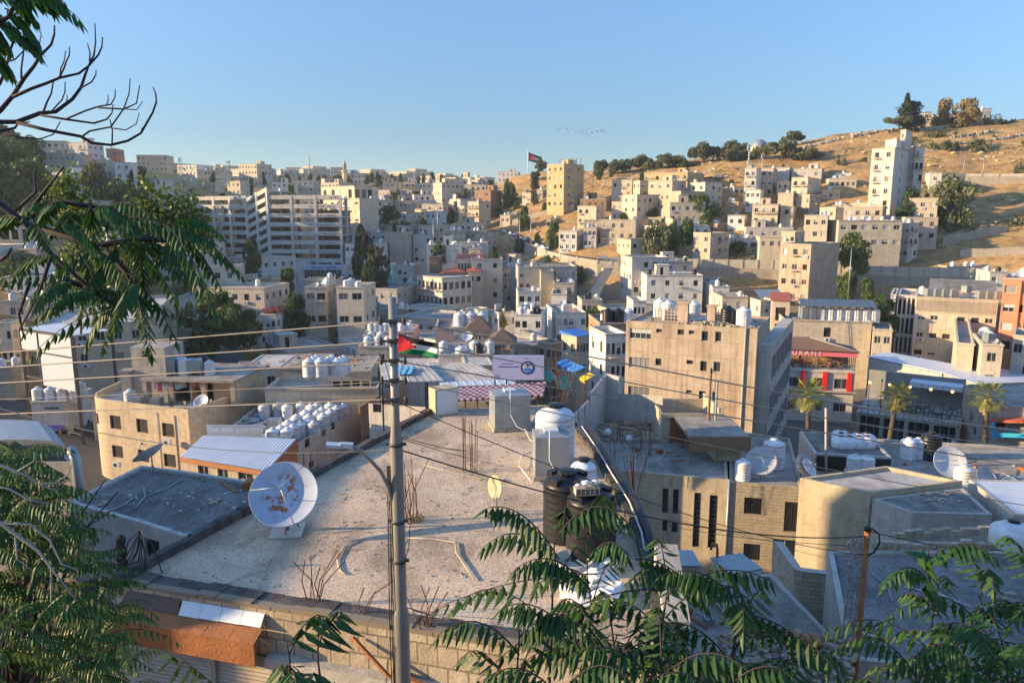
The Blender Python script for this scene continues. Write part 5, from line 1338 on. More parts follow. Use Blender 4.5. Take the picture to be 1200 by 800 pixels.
def near_tank(px,py,kind,s,h,label):
 p=GZ(px,py,-8.0);r=empty('water_tank',p,R(20),label,'water tank')
 R0=0.6*s;mt=M['plastb']if kind=='black' else M['plast']
 b=MB();prof=[(R0*0.98,0),(R0,0.04)]
 n=8
 for i in range(n):
  z=0.06+i*(h*0.8)/n;dz=h*0.8/n
  q_=0.992 if kind=='black' else 0.975;prof+=[(R0,z),(R0*1.0,z+dz*0.6),(R0*q_,z+dz*0.72),(R0*q_,z+dz*0.88)]
 prof+=[(R0,h*0.82),(R0*0.97,h*0.87),(R0*0.8,h*0.93),(R0*0.55,h*0.96),(R0*0.42,h*0.97),(R0*0.40,h*1.0)]
 b.lathe(prof,40);b.obj('tank_body',mt,r,uv=False)
 b=MB();b.lathe([(R0*0.42,h+0.002),(R0*0.42,h+0.07),(R0*0.36,h+0.10),(R0*0.1,h+0.12)],24)
 for i in range(6):
  t=i*math.pi/3;b.box(-0.03,0.03,R0*0.36,R0*0.46,h+0.02,h+0.09,0,Matrix.Rotation(t,4,'Z'))
 b.obj('lid',M['plastb'],r,uv=False)
 if kind=='black':
  b=MB()
  for i in range(4):
   t=i*math.pi/2+0.4;b.box(-0.17,0.17,R0*0.62,R0*0.93,h*0.9,h*0.985,0,Matrix.Rotation(t,4,'Z'))
  b.obj('lifting_lug',mt,r,uv=False)
 return r
near_tank(650,545,'white',1.05,1.95,'tall white plastic tank with black cap on the gravelled roof')
near_tank(664,628,'black',1.0,1.65,'left of the two big black tanks on the gravelled roof, its lugs showing')
bt=near_tank(692,651,'black',0.98,1.65,'right of the two big black tanks, with white handwriting on its side')
near_tank(683,590,'white',0.6,1.25,'short pale blue-topped tank hidden behind the black tanks')
def tank_text(root,R0):
 b=MB()
 def stroke(pts,w=0.016):
  q=[((R0+0.012)*math.cos(a),(R0+0.012)*math.sin(a),z)for a,z in pts];b.tube(q,w,5)
 a0=R(-70)
 L=lambda pts:[(a0+x*1.5,1.10+y)for x,y in pts]
 stroke(L([(0.0,0.0),(0.05,-0.03),(0.12,-0.02),(0.14,0.05),(0.12,0.12)]));stroke(L([(0.16,0.02),(0.22,0.0),(0.25,0.04),(0.26,0.13)]))
 stroke(L([(0.26,0.0),(0.3,0.0),(0.32,0.03),(0.35,0.0),(0.38,0.03),(0.41,0.0),(0.46,0.02),(0.5,0.08)]));stroke(L([(0.52,0.0),(0.53,0.10)]))
 stroke(L([(0.18,-0.13),(0.22,-0.11),(0.24,-0.16)]));stroke(L([(0.27,-0.13),(0.33,-0.11),(0.35,-0.15)]));stroke(L([(0.40,-0.12),(0.45,-0.10)]))
 b.obj('handwriting',M['flagwhite'],root,uv=False)
tank_text(bt,0.588)
b=MB();Mx=Matrix.Translation(bt.location+Vector((-0.15,-0.3,1.66)))@Matrix.Rotation(0.15,4,'Z')
b.box(-0.28,0.28,-0.12,0.12,0,0.03,0,Mx);b.box(-0.28,0.28,-0.12,0.12,0.15,0.18,0,Mx);b.box(-0.28,0.28,-0.12,0.12,0.085,0.095,0,Mx)
for i in range(6):b.box(-0.28+i*0.108,-0.26+i*0.108,-0.118,0.118,0.03,0.15,0,Mx)
single('hollow_brick',b,M['big_block'],'hollow clay block weighing down the right black tank lid','brick',uv=True)
b=MB();rr=random.Random(2)
for i in range(10):
 c=bt.location+Vector((-0.15+rr.uniform(-.22,.25),-0.3+rr.uniform(-.1,.1),1.9+rr.uniform(-.03,.06)));b.ball(c,rr.uniform(0.05,0.09),6,4,0,(1.3,1,0.5))
single('rag',b,M['flagwhite'],'crumpled white rag on the hollow block','rag')
b=MB();b.box(-0.5,0.5,-0.35,0.35,0,1.15,0,Matrix.Translation(GZ(520,484,-8.0))@Matrix.Rotation(R(28),4,'Z'));
c_=empty('cabinet',GZ(520,484,-8.0),R(28),'cream metal cabinet at the far left end of the gravelled roof','cabinet')
b=MB();b.box(-0.5,0.5,-0.35,0.35,0,1.1);b.obj('case',M['creamr'],c_)
b=MB();b.box(-0.44,0.44,-0.375,-0.353,0.06,1.04);b.obj('door',M['sheet'],c_,uv=False)
def rods(px,py,z,n,h,spread,label,lean=0.12,seed=0,bend=0.0,cat='rebar',r0=0.012):
 rg=random.Random(seed);b=MB();p=GZ(px,py,z)
 for i in range(n):
  q=p+Vector((rg.uniform(-1,1)*spread,rg.uniform(-1,1)*spread*0.6,-0.02));hh=h*rg.uniform(0.7,1.05)
  l=Vector((rg.uniform(-1,1)*lean*hh,rg.uniform(-1,1)*lean*hh,0));k=Vector((rg.uniform(-1,1),rg.uniform(-1,1),0))*bend
  b.tube([q,q+l*0.4+Vector((0,0,hh*0.5)),q+l+k+Vector((0,0,hh))],r0,5)
 return single('rebar_bundle',b,M['rebar'],label,cat)
rods(553,552,-8,9,1.95,0.28,'upright column of thin rusty bars in the middle of the gravelled roof',0.04,1)
rods(484,612,-8,8,1.5,0.18,'twisted rusty bars with dry weeds beside the street pole',0.35,2,0.4)
rods(368,708,-8,7,1.3,0.15,'bent rusty bars rising from the front parapet left of the pole',0.35,3,0.35)
rods(500,738,-8,8,0.9,0.14,'tangle of rusty bars on the front parapet right of the pole',0.45,4,0.45)
rods(425,722,-8,3,0.9,0.1,'three leaning bars just left of the pole at the parapet',0.6,5,0.3)
rods(735,605,-10,9,2.6,0.5,'fan of thin rusty bars beside the right edge pipe',0.25,6,0.2)
rods(672,500,-9,14,3.2,0.8,'many rusty bars leaning out beside the pale side wall',0.3,7,0.3)
def tuft(p,r,h,mat,label,n=70,seed=1):
 rg=random.Random(seed);b=MB()
 for i in range(n):
  a=rg.uniform(0,6.28);q=p+Vector((rg.uniform(-1,1)*r,rg.uniform(-1,1)*r,-0.02));t=q+Vector((math.cos(a)*r*0.8,math.sin(a)*r*0.8,h*rg.uniform(0.4,1)))
  w=Vector((-math.sin(a),math.cos(a),0))*0.012;b.face([q-w,q+w,t])
 single('weed_tuft',b,M[mat],label,'weeds')
tuft(GZ(485,610,-8),0.25,0.35,'dry','dry yellow weed tuft beside the street pole')
tuft(GZ(155,676,-8),0.3,0.3,'olive','green weeds at the front left corner of the gravelled roof',60,3)
b=MB();p=GZ(143,672,-8);b.tube([p+Vector((0,0,-0.3)),p+Vector((0,0,0.75))],0.02,6)
rg=random.Random(8)
for i in range(9):
 q=p+Vector((rg.uniform(-.3,.9),rg.uniform(-.1,.5),0));b.tube([p+Vector((0.45,0.1,1.0)),(p+q)/2+Vector((0.3,0,rg.uniform(0.4,0.8))),q],0.014,5)
for i in range(5):b.ball(p+Vector((rg.uniform(-.05,.1),0,0.25+i*0.14)),0.12,8,5,0,(0.9,0.9,1.1))
single('cable_bundle',b,M['black'],'dark bundle of cables tied at the front left corner of the gravelled roof','cables')
b=MB();rr=random.Random(61)
for i in range(900):
 u,v=rr.random(),rr.random()**0.8;x=-8.2*(1-v)+(-3.0)*v;x=x+(3.0-x)*u;y=13.0+15.5*v+(1-u)*2.0*(1-v)
 if noise.noise(Vector((x*0.6,y*0.6,2)))<-0.05:continue
 s_=rr.uniform(0.008,0.032);b.box(-s_,s_,-s_*0.7,s_*0.7,0,s_,0,Matrix.Translation((x,y,-8.0))@Matrix.Rotation(rr.uniform(0,3),4,'Z')@Matrix.Rotation(rr.uniform(-.5,.5),4,'X'))
for i in range(40):
 x,y=rr.uniform(-6,2.6),rr.uniform(14.5,28);a=rr.uniform(0,3.1);l=rr.uniform(0.1,0.45);b.beam((x,y,-7.98),(x+math.cos(a)*l,y+math.sin(a)*l,-7.97),0.014)
single('grit',b,M['tan'],'stones, twigs and grit scattered over the gravelled roof','grit',kind='stuff')
def ground_pipe(name,pts,r,mat,label,z=-7.96,cat='pipe',n=6):
 b=MB();q=[GZ(x,y,z)for x,y in pts];b.tube(q,r,n);return single(name,b,M[mat],label,cat)
ground_pipe('pipe',[(405,672),(398,668),(395,655),(403,640),(420,632)],0.018,'trim','short curved white hose on the gravel left of the pole',-7.97)
ground_pipe('pipe',[(478,630),(505,631),(533,635),(535,648),(545,663),(556,679)],0.016,'trim','bent pale pipe crossing the middle of the gravelled roof')
ground_pipe('cable',[(440,505),(470,512),(500,520),(520,525),(545,528)],0.016,'black','dark cable snaking over the far left of the gravelled roof',-7.97,'cable')
ground_pipe('pipe',[(497,545),(530,553),(560,560),(600,563)],0.014,'trim','thin white hose leading to the small cream dish')
ground_pipe('cable',[(235,700),(290,672),(312,668),(318,655),(302,690)],0.014,'trim','looped pale cable on the front left of the roof')
ground_pipe('gutter',[(648,575),(660,600),(672,640),(690,680),(705,720)],0.04,'cement','pale cement channel running past the black tanks')
for i,(px_,pts_)in enumerate(((616,[(628,478),(616,488),(614,500),(621,515),(630,520)]),(612,[(630,528),(612,532),(608,545),(618,558),(624,566)]))):
 ground_pipe('hose',pts_,0.022,'plast',['arched white hose joining the white tank','white hose curling left of the grey box tank'][i],-7.9)
b=MB();q=[Vector((2.7,25.6,-7.55)),Vector((2.95,23.5,-7.6)),Vector((3.15,20.8,-7.6)),Vector((3.35,18.8,-7.65)),Vector((3.4,17.2,-7.8)),Vector((3.3,16.0,-7.95))]
b.tube(q,0.12,10);single('drain_pipe',b,M['plastb'],'thick black pipe lying along the right edge of the gravelled roof','pipe')
b=MB();b.tube([v+Vector((-0.2,0,0.05))for v in q],0.025,6);single('pipe',b,M['plast'],'thin white pipe beside the thick black pipe','pipe')
b=MB();b.box(-0.25,0.25,-1.2,1.2,0,1.1,0,Matrix.Translation((3.35,14.6,-8.6))@Matrix.Rotation(R(-6),4,'Z')@Matrix.Rotation(R(12),4,'X'));single('broken_wall',b,M['cement'],'short broken cement wall below the black pipe','wall',uv=True)
rg=random.Random(12);
for lab,(px_,py_),s_,mt in(('crumpled white sacks below the black tanks',(705,665),0.26,'flagwhite'),('white plastic bags heaped among the leaves',(690,700),0.3,'flagwhite')):
 b=MB();c=GZ(px_,py_,-8)
 for i in range(16):
  b.ball(c+Vector((rg.uniform(-.6,.6),rg.uniform(-.4,.4),rg.uniform(0.02,0.25))),s_*rg.uniform(0.5,1),7,5,0,(rg.uniform(.8,1.4),rg.uniform(.6,1),rg.uniform(.4,.8)))
 b.v=[tuple(Vector(v)+noise.noise_vector(Vector(v)*5)*0.12)for v in b.v];b.sm=[False]*len(b.sm)
 single('sack_heap',b,M[mt],lab,'sacks')
b=MB();c=GZ(672,668,-8);b.lathe([(0.45,0),(0.47,0.3),(0.43,0.3),(0.40,0.05)],24,c);single('metal_tub',b,M['cement'],'round open metal tub below the black tanks','tub')
b=MB();q=[(WY(668,500,58),-16.2),(WY(687,500,62),-15.9),(WY(687.5,500,62),-15.4),(WY(708,490,67),-14.6),(WY(724,490,66),-14.7)]
for i in range(4):
 (p,h0),(e,h1)=q[i],q[i+1]
 b.raw([(p.x,p.y,-20),(e.x,e.y,-20),(e.x,e.y,h1),(p.x,p.y,h0),(p.x+.3,p.y+.25,-20),(e.x+.3,e.y+.25,-20),(e.x+.3,e.y+.25,h1),(p.x+.3,p.y+.25,h0)],[(0,1,2,3),(7,6,5,4),(3,2,6,7),(1,5,6,2),(4,0,3,7)])
M['palewall']=wall_mat('pale_render',(0.56,0.51,0.47),0.4,None,blotch=0.4,vary=0.02)
single('boundary_wall',b,M['palewall'],'pale rendered boundary wall stepping up behind the white tank','wall',uv=True)
b=MB();a_,c_=WY(724,461,66),WY(778,463.5,63.5)
for i in range(6):
 p,q=a_.lerp(c_,i/6),a_.lerp(c_,(i+1)/6-0.004);b.beam((p.x,p.y,p.z-1.25),(q.x,q.y,q.z-1.25),0.05,2.5)
single('panel_fence',b,M['cement'],'grey sheet fence with scorched middle on the neighbouring roof','fence',uv=True)
#neighbouring block on the right
nb=PB('apartment_building','cream block with tall slit windows and a cluttered roof, right of the gravelled roof',[(6.6,54.3),(7.8,53.3),(15.65,51.1),(19.2,64.6),(18.4,68.0),(6.6,68.0)],-19,10,'creamr','roof',0.12,k='slit window block',wins={1:[(776,783,572,601,'louvre'),(788.5,795,573,602,'louvre'),(776,782,609,622,'louvre'),(787,794,611,624,'louvre'),(812.5,820.5,577,641,'louvre'),(830.5,840,580,642,'louvre')]})
M['stonec']=wall_mat('cream_rough_stone',(0.50,0.42,0.30),0.5,(0.5,0.25,0.02,0.45),vary=0.02)
n2=PB('house','rough stone house with barred windows between the slit window block and the plain cream block',[(15.75,51.0),(20.6,49.9),(24,61.5),(19.4,64.0)],-19.1,10,'stonec','roof',0.12,k='rough stone house',wins={0:[(872,893,583,602.5,'bars'),(919,936,588,623,'bars'),(871,891,637,656,'bars'),(905,934,632,662,'slide')]})
b=MB();b.tube([(15.7,50.95,-18.9),(15.7,50.95,-28)],0.1,8);kid(nb,'drain_pipe',b,M['galv'],uv=False)
def penthouse():
 r=empty('roof_hut',(14.2,60,-19.12),0,'small concrete roof hut with rusty orange door and overhanging slab','hut')
 def kb(name,boxes,mat,uv=True):
  b=MB()
  for bx in boxes:b.box(bx[0]-14.2,bx[1]-14.2,bx[2]-60,bx[3]-60,bx[4]+19.12,bx[5]+19.12)
  return b.obj(name,mat,r,uv=uv)
 kb('wall',[(12.6,17.6,60.2,60.4,-19.1,-16.6),(12.6,12.8,60.4,65.6,-19.1,-16.6),(17.4,17.6,60.4,65.6,-19.1,-16.1),(12.8,17.4,65.4,65.6,-19.1,-16.6),(12.5,17.7,60.0,60.19,-16.9,-16.5),(15.9,17.9,55.5,60.0,-19.1,-17.2)],M['creamr'])
 kb('roof_slab',[(13.6,18.2,54.4,60.0,-17.05,-16.75)],M['roof'],False)
 kb('fascia',[(13.5,18.2,54.2,54.38,-17.9,-16.72)],M['wood'],False)
 kb('post',[(13.7,13.8,54.5,54.6,-19.1,-17.9)],M['wood'],False)
 d_=kb('door',[(13.3,14.6,60.12,60.19,-19.05,-17.0)],M['rust'],False)
penthouse()
b=MB();b.beam((15.6,60.8,-19),(15.6,60.8,-13.6),0.28);
r=empty('utility_pole',(16.2,59,-19.1),0,'dark wooden pole rising out of the roof hut in front of the tan block','pole')
b=MB();b.tube([(0,0,0),(0,0,6.3)],0.12,8);b.obj('post',M['wood'],r,uv=False)
b=MB();b.lathe([(0.04,0),(0.13,0.05),(0.06,0.18),(0.12,0.24),(0.05,0.42)],8,(0.05,0,6.3));b.obj('insulator',M['black'],r,uv=False)
b=MB();b.tube([(0.55,0,0),(0.55,0,5.6)],0.14,8);b.obj('pipe',M['trim'],r,uv=False)
tank(GZ(870,562,-19.2),'white','small white tank left of the tripod dish on the rough stone house',None,1.05)
tank(GZ(911,553,-19.2)+Vector((0,1,0)),'white','large ribbed white tank on the rough stone house',None,1.5)
dish(GZ(891,560,-19.2),1.25,-110,'blue-grey dish on a tripod between the two white tanks',tilt=52)
dish(GZ(938,560,-19.2),0.95,-60,'small pale round dish right of the large ribbed white tank',tilt=60)
dish(GZ(944,562,-19.2),0.85,-40,'brown-faced dish overlapping the small pale round dish',tilt=50)
def frame_rack(x,y,w,d,h,z,label):
 b=MB()
 for a in(0,w):
  for c in(0,d):b.beam((x+a,y+c,z),(x+a,y+c,z+h),0.05)
 for c in(0,d):b.beam((x,y+c,z+h),(x+w,y+c,z+h),0.05)
 for a in(0,w):b.beam((x+a,y,z+h),(x+a,y+d,z+h),0.05)
 single('trestle',b,M['rebar'],label,'trestle')
frame_rack(9.2,61,2.2,1.4,0.9,-19.1,'bare metal table frame on the slit window block roof')
frame_rack(10.3,56.5,0.7,0.6,2.2,-19.1,'narrow pipe frame near the front of the slit window block roof')
for i in range(5):rods([715,727,745,752,735][i],[545,520,535,560,570][i],-19,5,2.6,0.4,'thin starter bars, clump %s on the slit window block roof'%['at the left edge','far left','behind','nearest the front','left of the centre'][i],0.08,20+i)
b=MB();rr=random.Random(6)
for i in range(500):
 x,y=rr.uniform(6.8,12.5),rr.uniform(60.5,67.5);s_=rr.uniform(0.05,0.28);b.box(-s_,s_,-s_,s_,0,s_,0,Matrix.Translation((x,y,-19.1))@Matrix.Rotation(rr.uniform(0,3),4,'Z')@Matrix.Rotation(rr.uniform(-.5,.5),4,'X'))
single('roof_debris',b,M['tan'],'scattered rubble across the back of the slit window block roof','debris',kind='stuff')
tuft(Vector((9,63,-19.1)),2.5,0.6,'dry','dry weeds spread over the slit window block roof',400,5)
b=MB();b.ball((8.2,61.3,-18.5),0.35,8,6);b.ball((9.9,60.5,-18.8),0.3,8,6);single('bag',b,M['flagwhite'],'two white bundles on the slit window block roof','bags')
cr=PB('plain_cream_block','plain cream rendered block with pale empty roof, right foreground',[(17.7,43.4),(20.9,41.0),(27.4,42.9),(24.1,45.6)],-16,9,'creamr','rooflt',0.22,k='plain cream block')
an=PB('grey_annex','grey cement annex with flat debris-strewn roof joined to the plain cream block',[(21.0,40.9),(22.2,38.9),(26.5,38.6),(27.3,42.7)],-16.35,8.5,'cement','roofd',0.03,k='grey annex')
b=MB();rr=random.Random(16)
for i in range(22):
 s_=rr.uniform(0.06,0.22);b.box(-s_,s_,-s_*0.5,s_*0.5,0,0.05,0,Matrix.Translation((rr.uniform(23.5,26),rr.uniform(40.3,42),-16.35))@Matrix.Rotation(rr.uniform(0,3),4,'Z'))
single('litter',b,M['tan'],'paper scraps on the grey annex roof','litter',kind='stuff')
bw=PB('block_wall','bare cream concrete-block yard wall catching the sun, below the plain cream block',[(14.2,34.7),(14.5,34.5),(19.0,33.2),(20.2,37.5),(19.8,37.6),(18.8,33.7),(14.6,34.9),(14.8,38.0),(14.3,38.0)],-17.6,5,'block','cement',0.0,cat='wall',k='block wall',t=0.02)
df=PB('house','low dark-roofed house edged with broken blocks at bottom right',[(11.2,22.5),(18.5,21.0),(22.5,30.5),(13.9,30.5)],-14.6,7,'cement','roofd',0.15,k='dark roof house')
b=MB();rr=random.Random(31)
for(xa,ya),(xb,yb)in(((13.9,30.6),(23.5,30.8)),((18.6,33.5),(27,34.5))):
 n=17
 for i in range(n):
  if rr.random()<0.12:continue
  t=i/n;x,y=xa+(xb-xa)*t,ya+(yb-ya)*t;b.box(-0.26,0.26,-0.12,0.12,0,rr.uniform(0.22,0.42),0,Matrix.Translation((x,y,-14.6 if ya<31 else-15.4))@Matrix.Rotation(rr.uniform(-.1,.1),4,'Z'))
single('loose_blocks',b,M['big_block'],'rows of loose concrete blocks edging the dark roof at bottom right','blocks',kind='stuff',uv=True)
tank(GZ(1185,640,-14.6),'wide','wide pale blue tank with black lid at the right edge',None,1.15)
hc=PB('house','low house with ribbed sheet roof at the right edge',[(27.6,38.5),(36,37.5),(37,43.5),(28.5,44)],-16.3,7,'cement','sheet',0.03,k='ribbed roof house')
b=MB()
for i in range(9):
 p=GZ(862+i*12,735+i*2.2,-13.5);b.lathe([(0.0,0),(0.13,0),(0.15,0.5),(0.0,0.5)],8,(0,0,0))
 n_=len(b.v)-32
 for k_ in range(n_,len(b.v)):x,y,z=b.v[k_];b.v[k_]=(p.x+x,p.y+z-0.2,p.z+y)
single('tile_row',b,M['orangewood'],'row of round clay tiles on a low wall behind the lower leaves','tiles')
b=MB();rr=random.Random(41)
for i in range(900):
 p=GZ(rr.uniform(840,1000),rr.uniform(742,830),-13.9+rr.random()*0.3);s_=0.025+0.12*rr.random()**2
 b.box(-s_,s_,-s_*0.7,s_*0.7,0,s_,0,Matrix.Translation(p)@Matrix.Rotation(rr.uniform(0,3),4,'Z')@Matrix.Rotation(rr.uniform(-.5,.5),4,'X'))
single('rubble',b,M['tan'],'heap of rubble and broken clay at the foot of the block wall','rubble',kind='stuff')
ly=PB('yard_roof','low yard building with crates and a galvanised tank behind the lower leaves',[(GZ(745,790,-17).x,GZ(745,790,-17).y),(GZ(990,760,-17).x,GZ(990,760,-17).y),(GZ(905,672,-17).x,GZ(905,672,-17).y),(GZ(765,676,-17).x,GZ(765,676,-17).y)],-17,6,'cement','roof',0.1,k='yard roof')
for i,(px_,py_,w_,h_,mt,lb)in enumerate(((795,688,1.5,1.4,'creamr','cream metal box between the leaves and the slit window block'),(860,708,1.5,1.9,'sheet','white upright cabinet beside the rusty pipe in the yard'))):
 p=GZ(px_,py_,-17);r=empty('metal_box',p,0.3*i,lb,'box');b=MB();b.box(-w_/2,w_/2,-w_/2,w_/2,0,h_);b.obj('case',M[mt],r);b=MB();b.box(-w_/2-0.04,w_/2+0.04,-w_/2-0.04,w_/2+0.04,h_+0.002,h_+0.07);b.obj('lid',M['galv'],r,uv=False)
b=MB();p=GZ(838,700,-17);b.tube([p,p+Vector((0,0,2.3)),p+Vector((-0.05,0,2.55)),p+Vector((-0.25,0,2.55)),p+Vector((-0.3,0,2.3))],0.06,8);single('vent_pipe',b,M['rust'],'rusty hooked vent pipe rising from the yard','pipe')
b=MB();p=Vector((4.0,21.0,-12.6));b.tube([p,p+Vector((0,0,3.7))],0.09,8);single('post',b,M['wood'],'short dark post right of the broken cement wall','post')
#street pole with lamp and flag
PX,PY_=-1.78,10.6
top=WY(459.5,348,PY_);PX=top.x
r=empty('street_pole',(top.x,PY_,-13.2),0,'tall stepped steel utility pole in front of the gravelled roof','utility pole')
b=MB();H_=top.z+13.2;z1=WY(465,492,PY_).z+13.2;z2=WY(466,518,PY_).z+13.2;z3=WY(468,715,PY_).z+13.2
b.lathe([(0.13,0),(0.125,z3-0.05),(0.115,z3),(0.098,z3+0.06),(0.098,z2-0.03),(0.095,z2),(0.062,z1),(0.06,H_)],24)
M['poles']=simple('galvanised_pole',(0.26,0.25,0.23),0.45,0.35,0.25,1.2,(0.17,0.15,0.13))
b.obj('post',M['poles'],r,uv=False)
ins_y=(376,399,422,445,468)
for k_,yy in enumerate(ins_y):
 z=WY(462,yy,PY_).z+13.2
 b=MB();b.beam((-0.2,-0.07,z),(0.2,-0.07,z),0.025);b.lathe([(0.075,z-0.03),(0.075,z+0.03)],12,(0,0,0));o=b.obj('crossarm',M['framed'],r,uv=False)
 for sx in(-0.17,0.17):
  b=MB();b.lathe([(0.012,-0.05),(0.03,-0.035),(0.018,-0.01),(0.032,0.01),(0.018,0.03),(0.028,0.05),(0.01,0.07)],10);b.obj('insulator',M['framed'],o,(sx,-0.07,z),uv=False)
for yy in(610,656,520):
 z=WY(466,yy,PY_).z+13.2;b=MB();b.lathe([(0.112,z-0.025),(0.112,z+0.025)],16);b.box(-0.15,0.15,-0.02,0.02,z-0.02,z+0.02);b.obj('clamp',M['framed'],r,uv=False)
b=MB()
for k_ in range(4):
 rg=random.Random(k_);b.tube([(-0.1-0.015*k_,-0.06,0),(-0.11-0.015*k_,-0.06,4),(-0.09-0.02*k_+rg.uniform(-.03,.03),-0.07,7),(-0.1-0.012*k_,-0.05,9.5)],0.009,5)
b.tube([(-0.1,-0.1,6.6),(-0.22,-0.1,6.3),(-0.24,-0.1,5.9),(-0.12,-0.1,5.55)],0.007,5);b.tube([(0.1,-0.1,9.1),(0.2,-0.1,8.7),(0.16,-0.1,8.2),(0.05,-0.1,7.9)],0.007,5)
b.obj('cable',M['black'],r,uv=False)
la=empty('street_lamp',WY(461,600,PY_)+Vector((-0.05,-0.05,0)),0,'flat street lamp on a curved arm reaching left from the pole','street lamp')
L0=la.location.copy()
pts_=[WY(x,y,PY_+dy)-L0 for x,y,dy in((463,625,0),(460,590,-0.03),(455,570,-.08),(446,552,-.15),(435,540,-.22),(424,529,-.3),(412,522,-.36))]
b=MB();b.tube(pts_,[0.035,0.034,0.032,0.03,0.028,0.026,0.024],10);b.obj('arm',M['poles'],la,uv=False)
hd=pts_[-1];b=MB();Mx=Matrix.Translation(hd)@Matrix.Rotation(R(8),4,'Y')@Matrix.Rotation(R(12),4,'Z')
b.box(-0.36,-0.16,-0.075,0.075,-0.03,0.012,0,Mx);b.box(-0.16,0.02,-0.05,0.05,-0.035,0.035,0,Mx);b.obj('lamp_head',M['sheet'],la,uv=False)
b=MB();b.box(-0.35,-0.17,-0.065,0.065,-0.04,-0.0303,0,Mx);b.obj('lens',M['curtain'],la,uv=False)
def flag(origin,u,v,L,Hh,label,wave=0.06,folds=None,name='flag',top_fold=0.0):
 """origin = upper hoist corner; u = fly direction; v = down direction"""
 nx,ny=30,12;mats=[M['flagblack'],M['flagwhite'],M['flaggreen'],M['flagred']];b=MB()
 nrm=u.cross(v).normalized()
 def P(s,t):
  sh=1.0-0.25*s
  w=wave*math.sin(s*9+t*3.0)*(0.3+s)
  return u*(L*s)+v*(Hh*t*sh+Hh*s*top_fold)+nrm*w
 for i in range(nx):
  for j in range(ny):
   s,t=(i+0.5)/nx,(j+0.5)/ny
   m_=3 if s<0.5*(1-abs(2*t-1))else(0 if t<1/3 else(1 if t<2/3 else 2))
   b.raw([P(i/nx,j/ny),P((i+1)/nx,j/ny),P((i+1)/nx,(j+1)/ny),P(i/nx,(j+1)/ny)],[(0,1,2,3)],m_)
 r=inst(name,b.mesh('flag_cloth',mats,uv=False),None,origin)
 tag(r,label,'flag')
 sb_=MB();c=P(0.15,0.5)
 for i in range(7):
  a=2*math.pi*i/7;rr2=L*0.028
  sb_.face([c-nrm*0.004+u*rr2*math.cos(a)+v*rr2*math.sin(a),c-nrm*0.004+u*rr2*0.35*math.cos(a+2.7)+v*rr2*0.35*math.sin(a+2.7),c-nrm*0.004+u*rr2*0.35*math.cos(a-2.7)+v*rr2*0.35*math.sin(a-2.7)])
 sb_.obj('star',M['flagwhite'],r,uv=False)
 return r
f0=WY(466.5,391,PY_-0.1);f1=WY(513,403,PY_-0.15);f2=WY(466.5,413,PY_-0.1)
flag(f0,(f1-f0).normalized(),(f2-f0).normalized(),(f1-f0).length,(f2-f0).length,'black, white and green flag with red triangle blowing right from the street pole',0.022,top_fold=-0.0)
#rusty pole and lattice mast at the lower right
r=empty('utility_pole',(GZ(1014,780,-14).x+0.1,21.5,-19),0,'rusty brown pole with a cap of cables at the lower right','utility pole')
p=WY(1017,620,21.5);r.location.x=p.x
b=MB();b.tube([(0,0,0),(0,0,p.z+19)],0.09,10);b.obj('post',M['rust'],r,uv=False)
b=MB();h_=p.z+19
b.tube([(0,0,h_),(0.1,-0.05,h_+0.05),(0.3,-0.1,h_-0.1),(0.35,-0.1,h_-0.4),(0.2,-0.1,h_-0.7),(0.02,-0.1,h_-0.8)],0.03,6);b.lathe([(0.1,h_-0.05),(0.12,h_+0.05),(0.05,h_+0.1)],10);b.obj('cable',M['black'],r,uv=False)
p=WY(1008,628,22.2);q=WY(993,790,21.8)
r=empty('lattice_mast',(q.x,q.y,q.z-1),0,'pale lattice steel mast leaning beside the rusty brown pole','mast')
b=MB();w_=0.17;Tt=p-q+Vector((0,0,1.0))
cs=[(-w_,-w_),(w_,-w_),(w_,w_),(-w_,w_)]
for cx,cy in cs:b.beam((cx*1.3,cy*1.3,0),Tt+Vector((cx*0.8,cy*0.8,0)),0.05)
n=12
for i in range(n):
 for k_ in range(4):
  a,c=cs[k_],cs[(k_+1)%4];t0,t1=i/n,(i+1)/n
  p0=Tt*t0+Vector((a[0],a[1],0))*(1.3-0.5*t0);p1=Tt*t1+Vector((c[0],c[1],0))*(1.3-0.5*t1);b.beam(p0,p1,0.03);b.beam(p0,Tt*t0+Vector((c[0],c[1],0))*(1.3-0.5*t0),0.03)
M['latt']=simple('peeling_pale_paint',(0.42,0.40,0.38),0.7,0.1,0.5,9,(0.12,0.08,0.06));b.obj('frame',M['latt'],r,uv=False)
for i in range(6):
 c=Tt*(0.97-0.07*i);b=MB();b.beam(c+Vector((-0.3,0,0)),c+Vector((0.3,0,0)),0.04)
 for sx in(-0.28,0.28):b.lathe([(0.02,-0.04),(0.045,0),(0.02,0.04)],8,c+Vector((sx,0,0.03)))
 b.obj('insulator',M['trim'],r,uv=False)
 #wires
def wire(p,q,sag,label,r=0.011,mat='wirep',group=None,n=14):
 a,c=WY(*p),WY(*q);b=MB()
 b.tube([a.lerp(c,i/n)-Vector((0,0,sag*4*(i/n)*(1-i/n)))for i in range(n+1)],r if not hasattr(r,'__len__')else[r[0]+(r[1]-r[0])*i/n for i in range(n+1)],5,cap=False)
 return single('overhead_wire',b,M[mat],label,'wire',group)
M['wirep']=simple('weathered_wire',(0.34,0.29,0.23),0.6,0.2,0.2,4);M['wired']=simple('dark_cable',(0.03,0.03,0.03),0.6)
W1=[((455,377,10.6),(-60,418,12.5),0.0,'highest'),((455,400,10.6),(-60,434.5,12.5),0.0,'second highest'),((453,424,10.6),(-60,452,12.5),0.0,'middle'),((455,447,10.6),(-60,470,12.5),0.02,'thin second lowest'),((452,468,10.6),(-60,487.5,12.5),0.0,'lowest')]
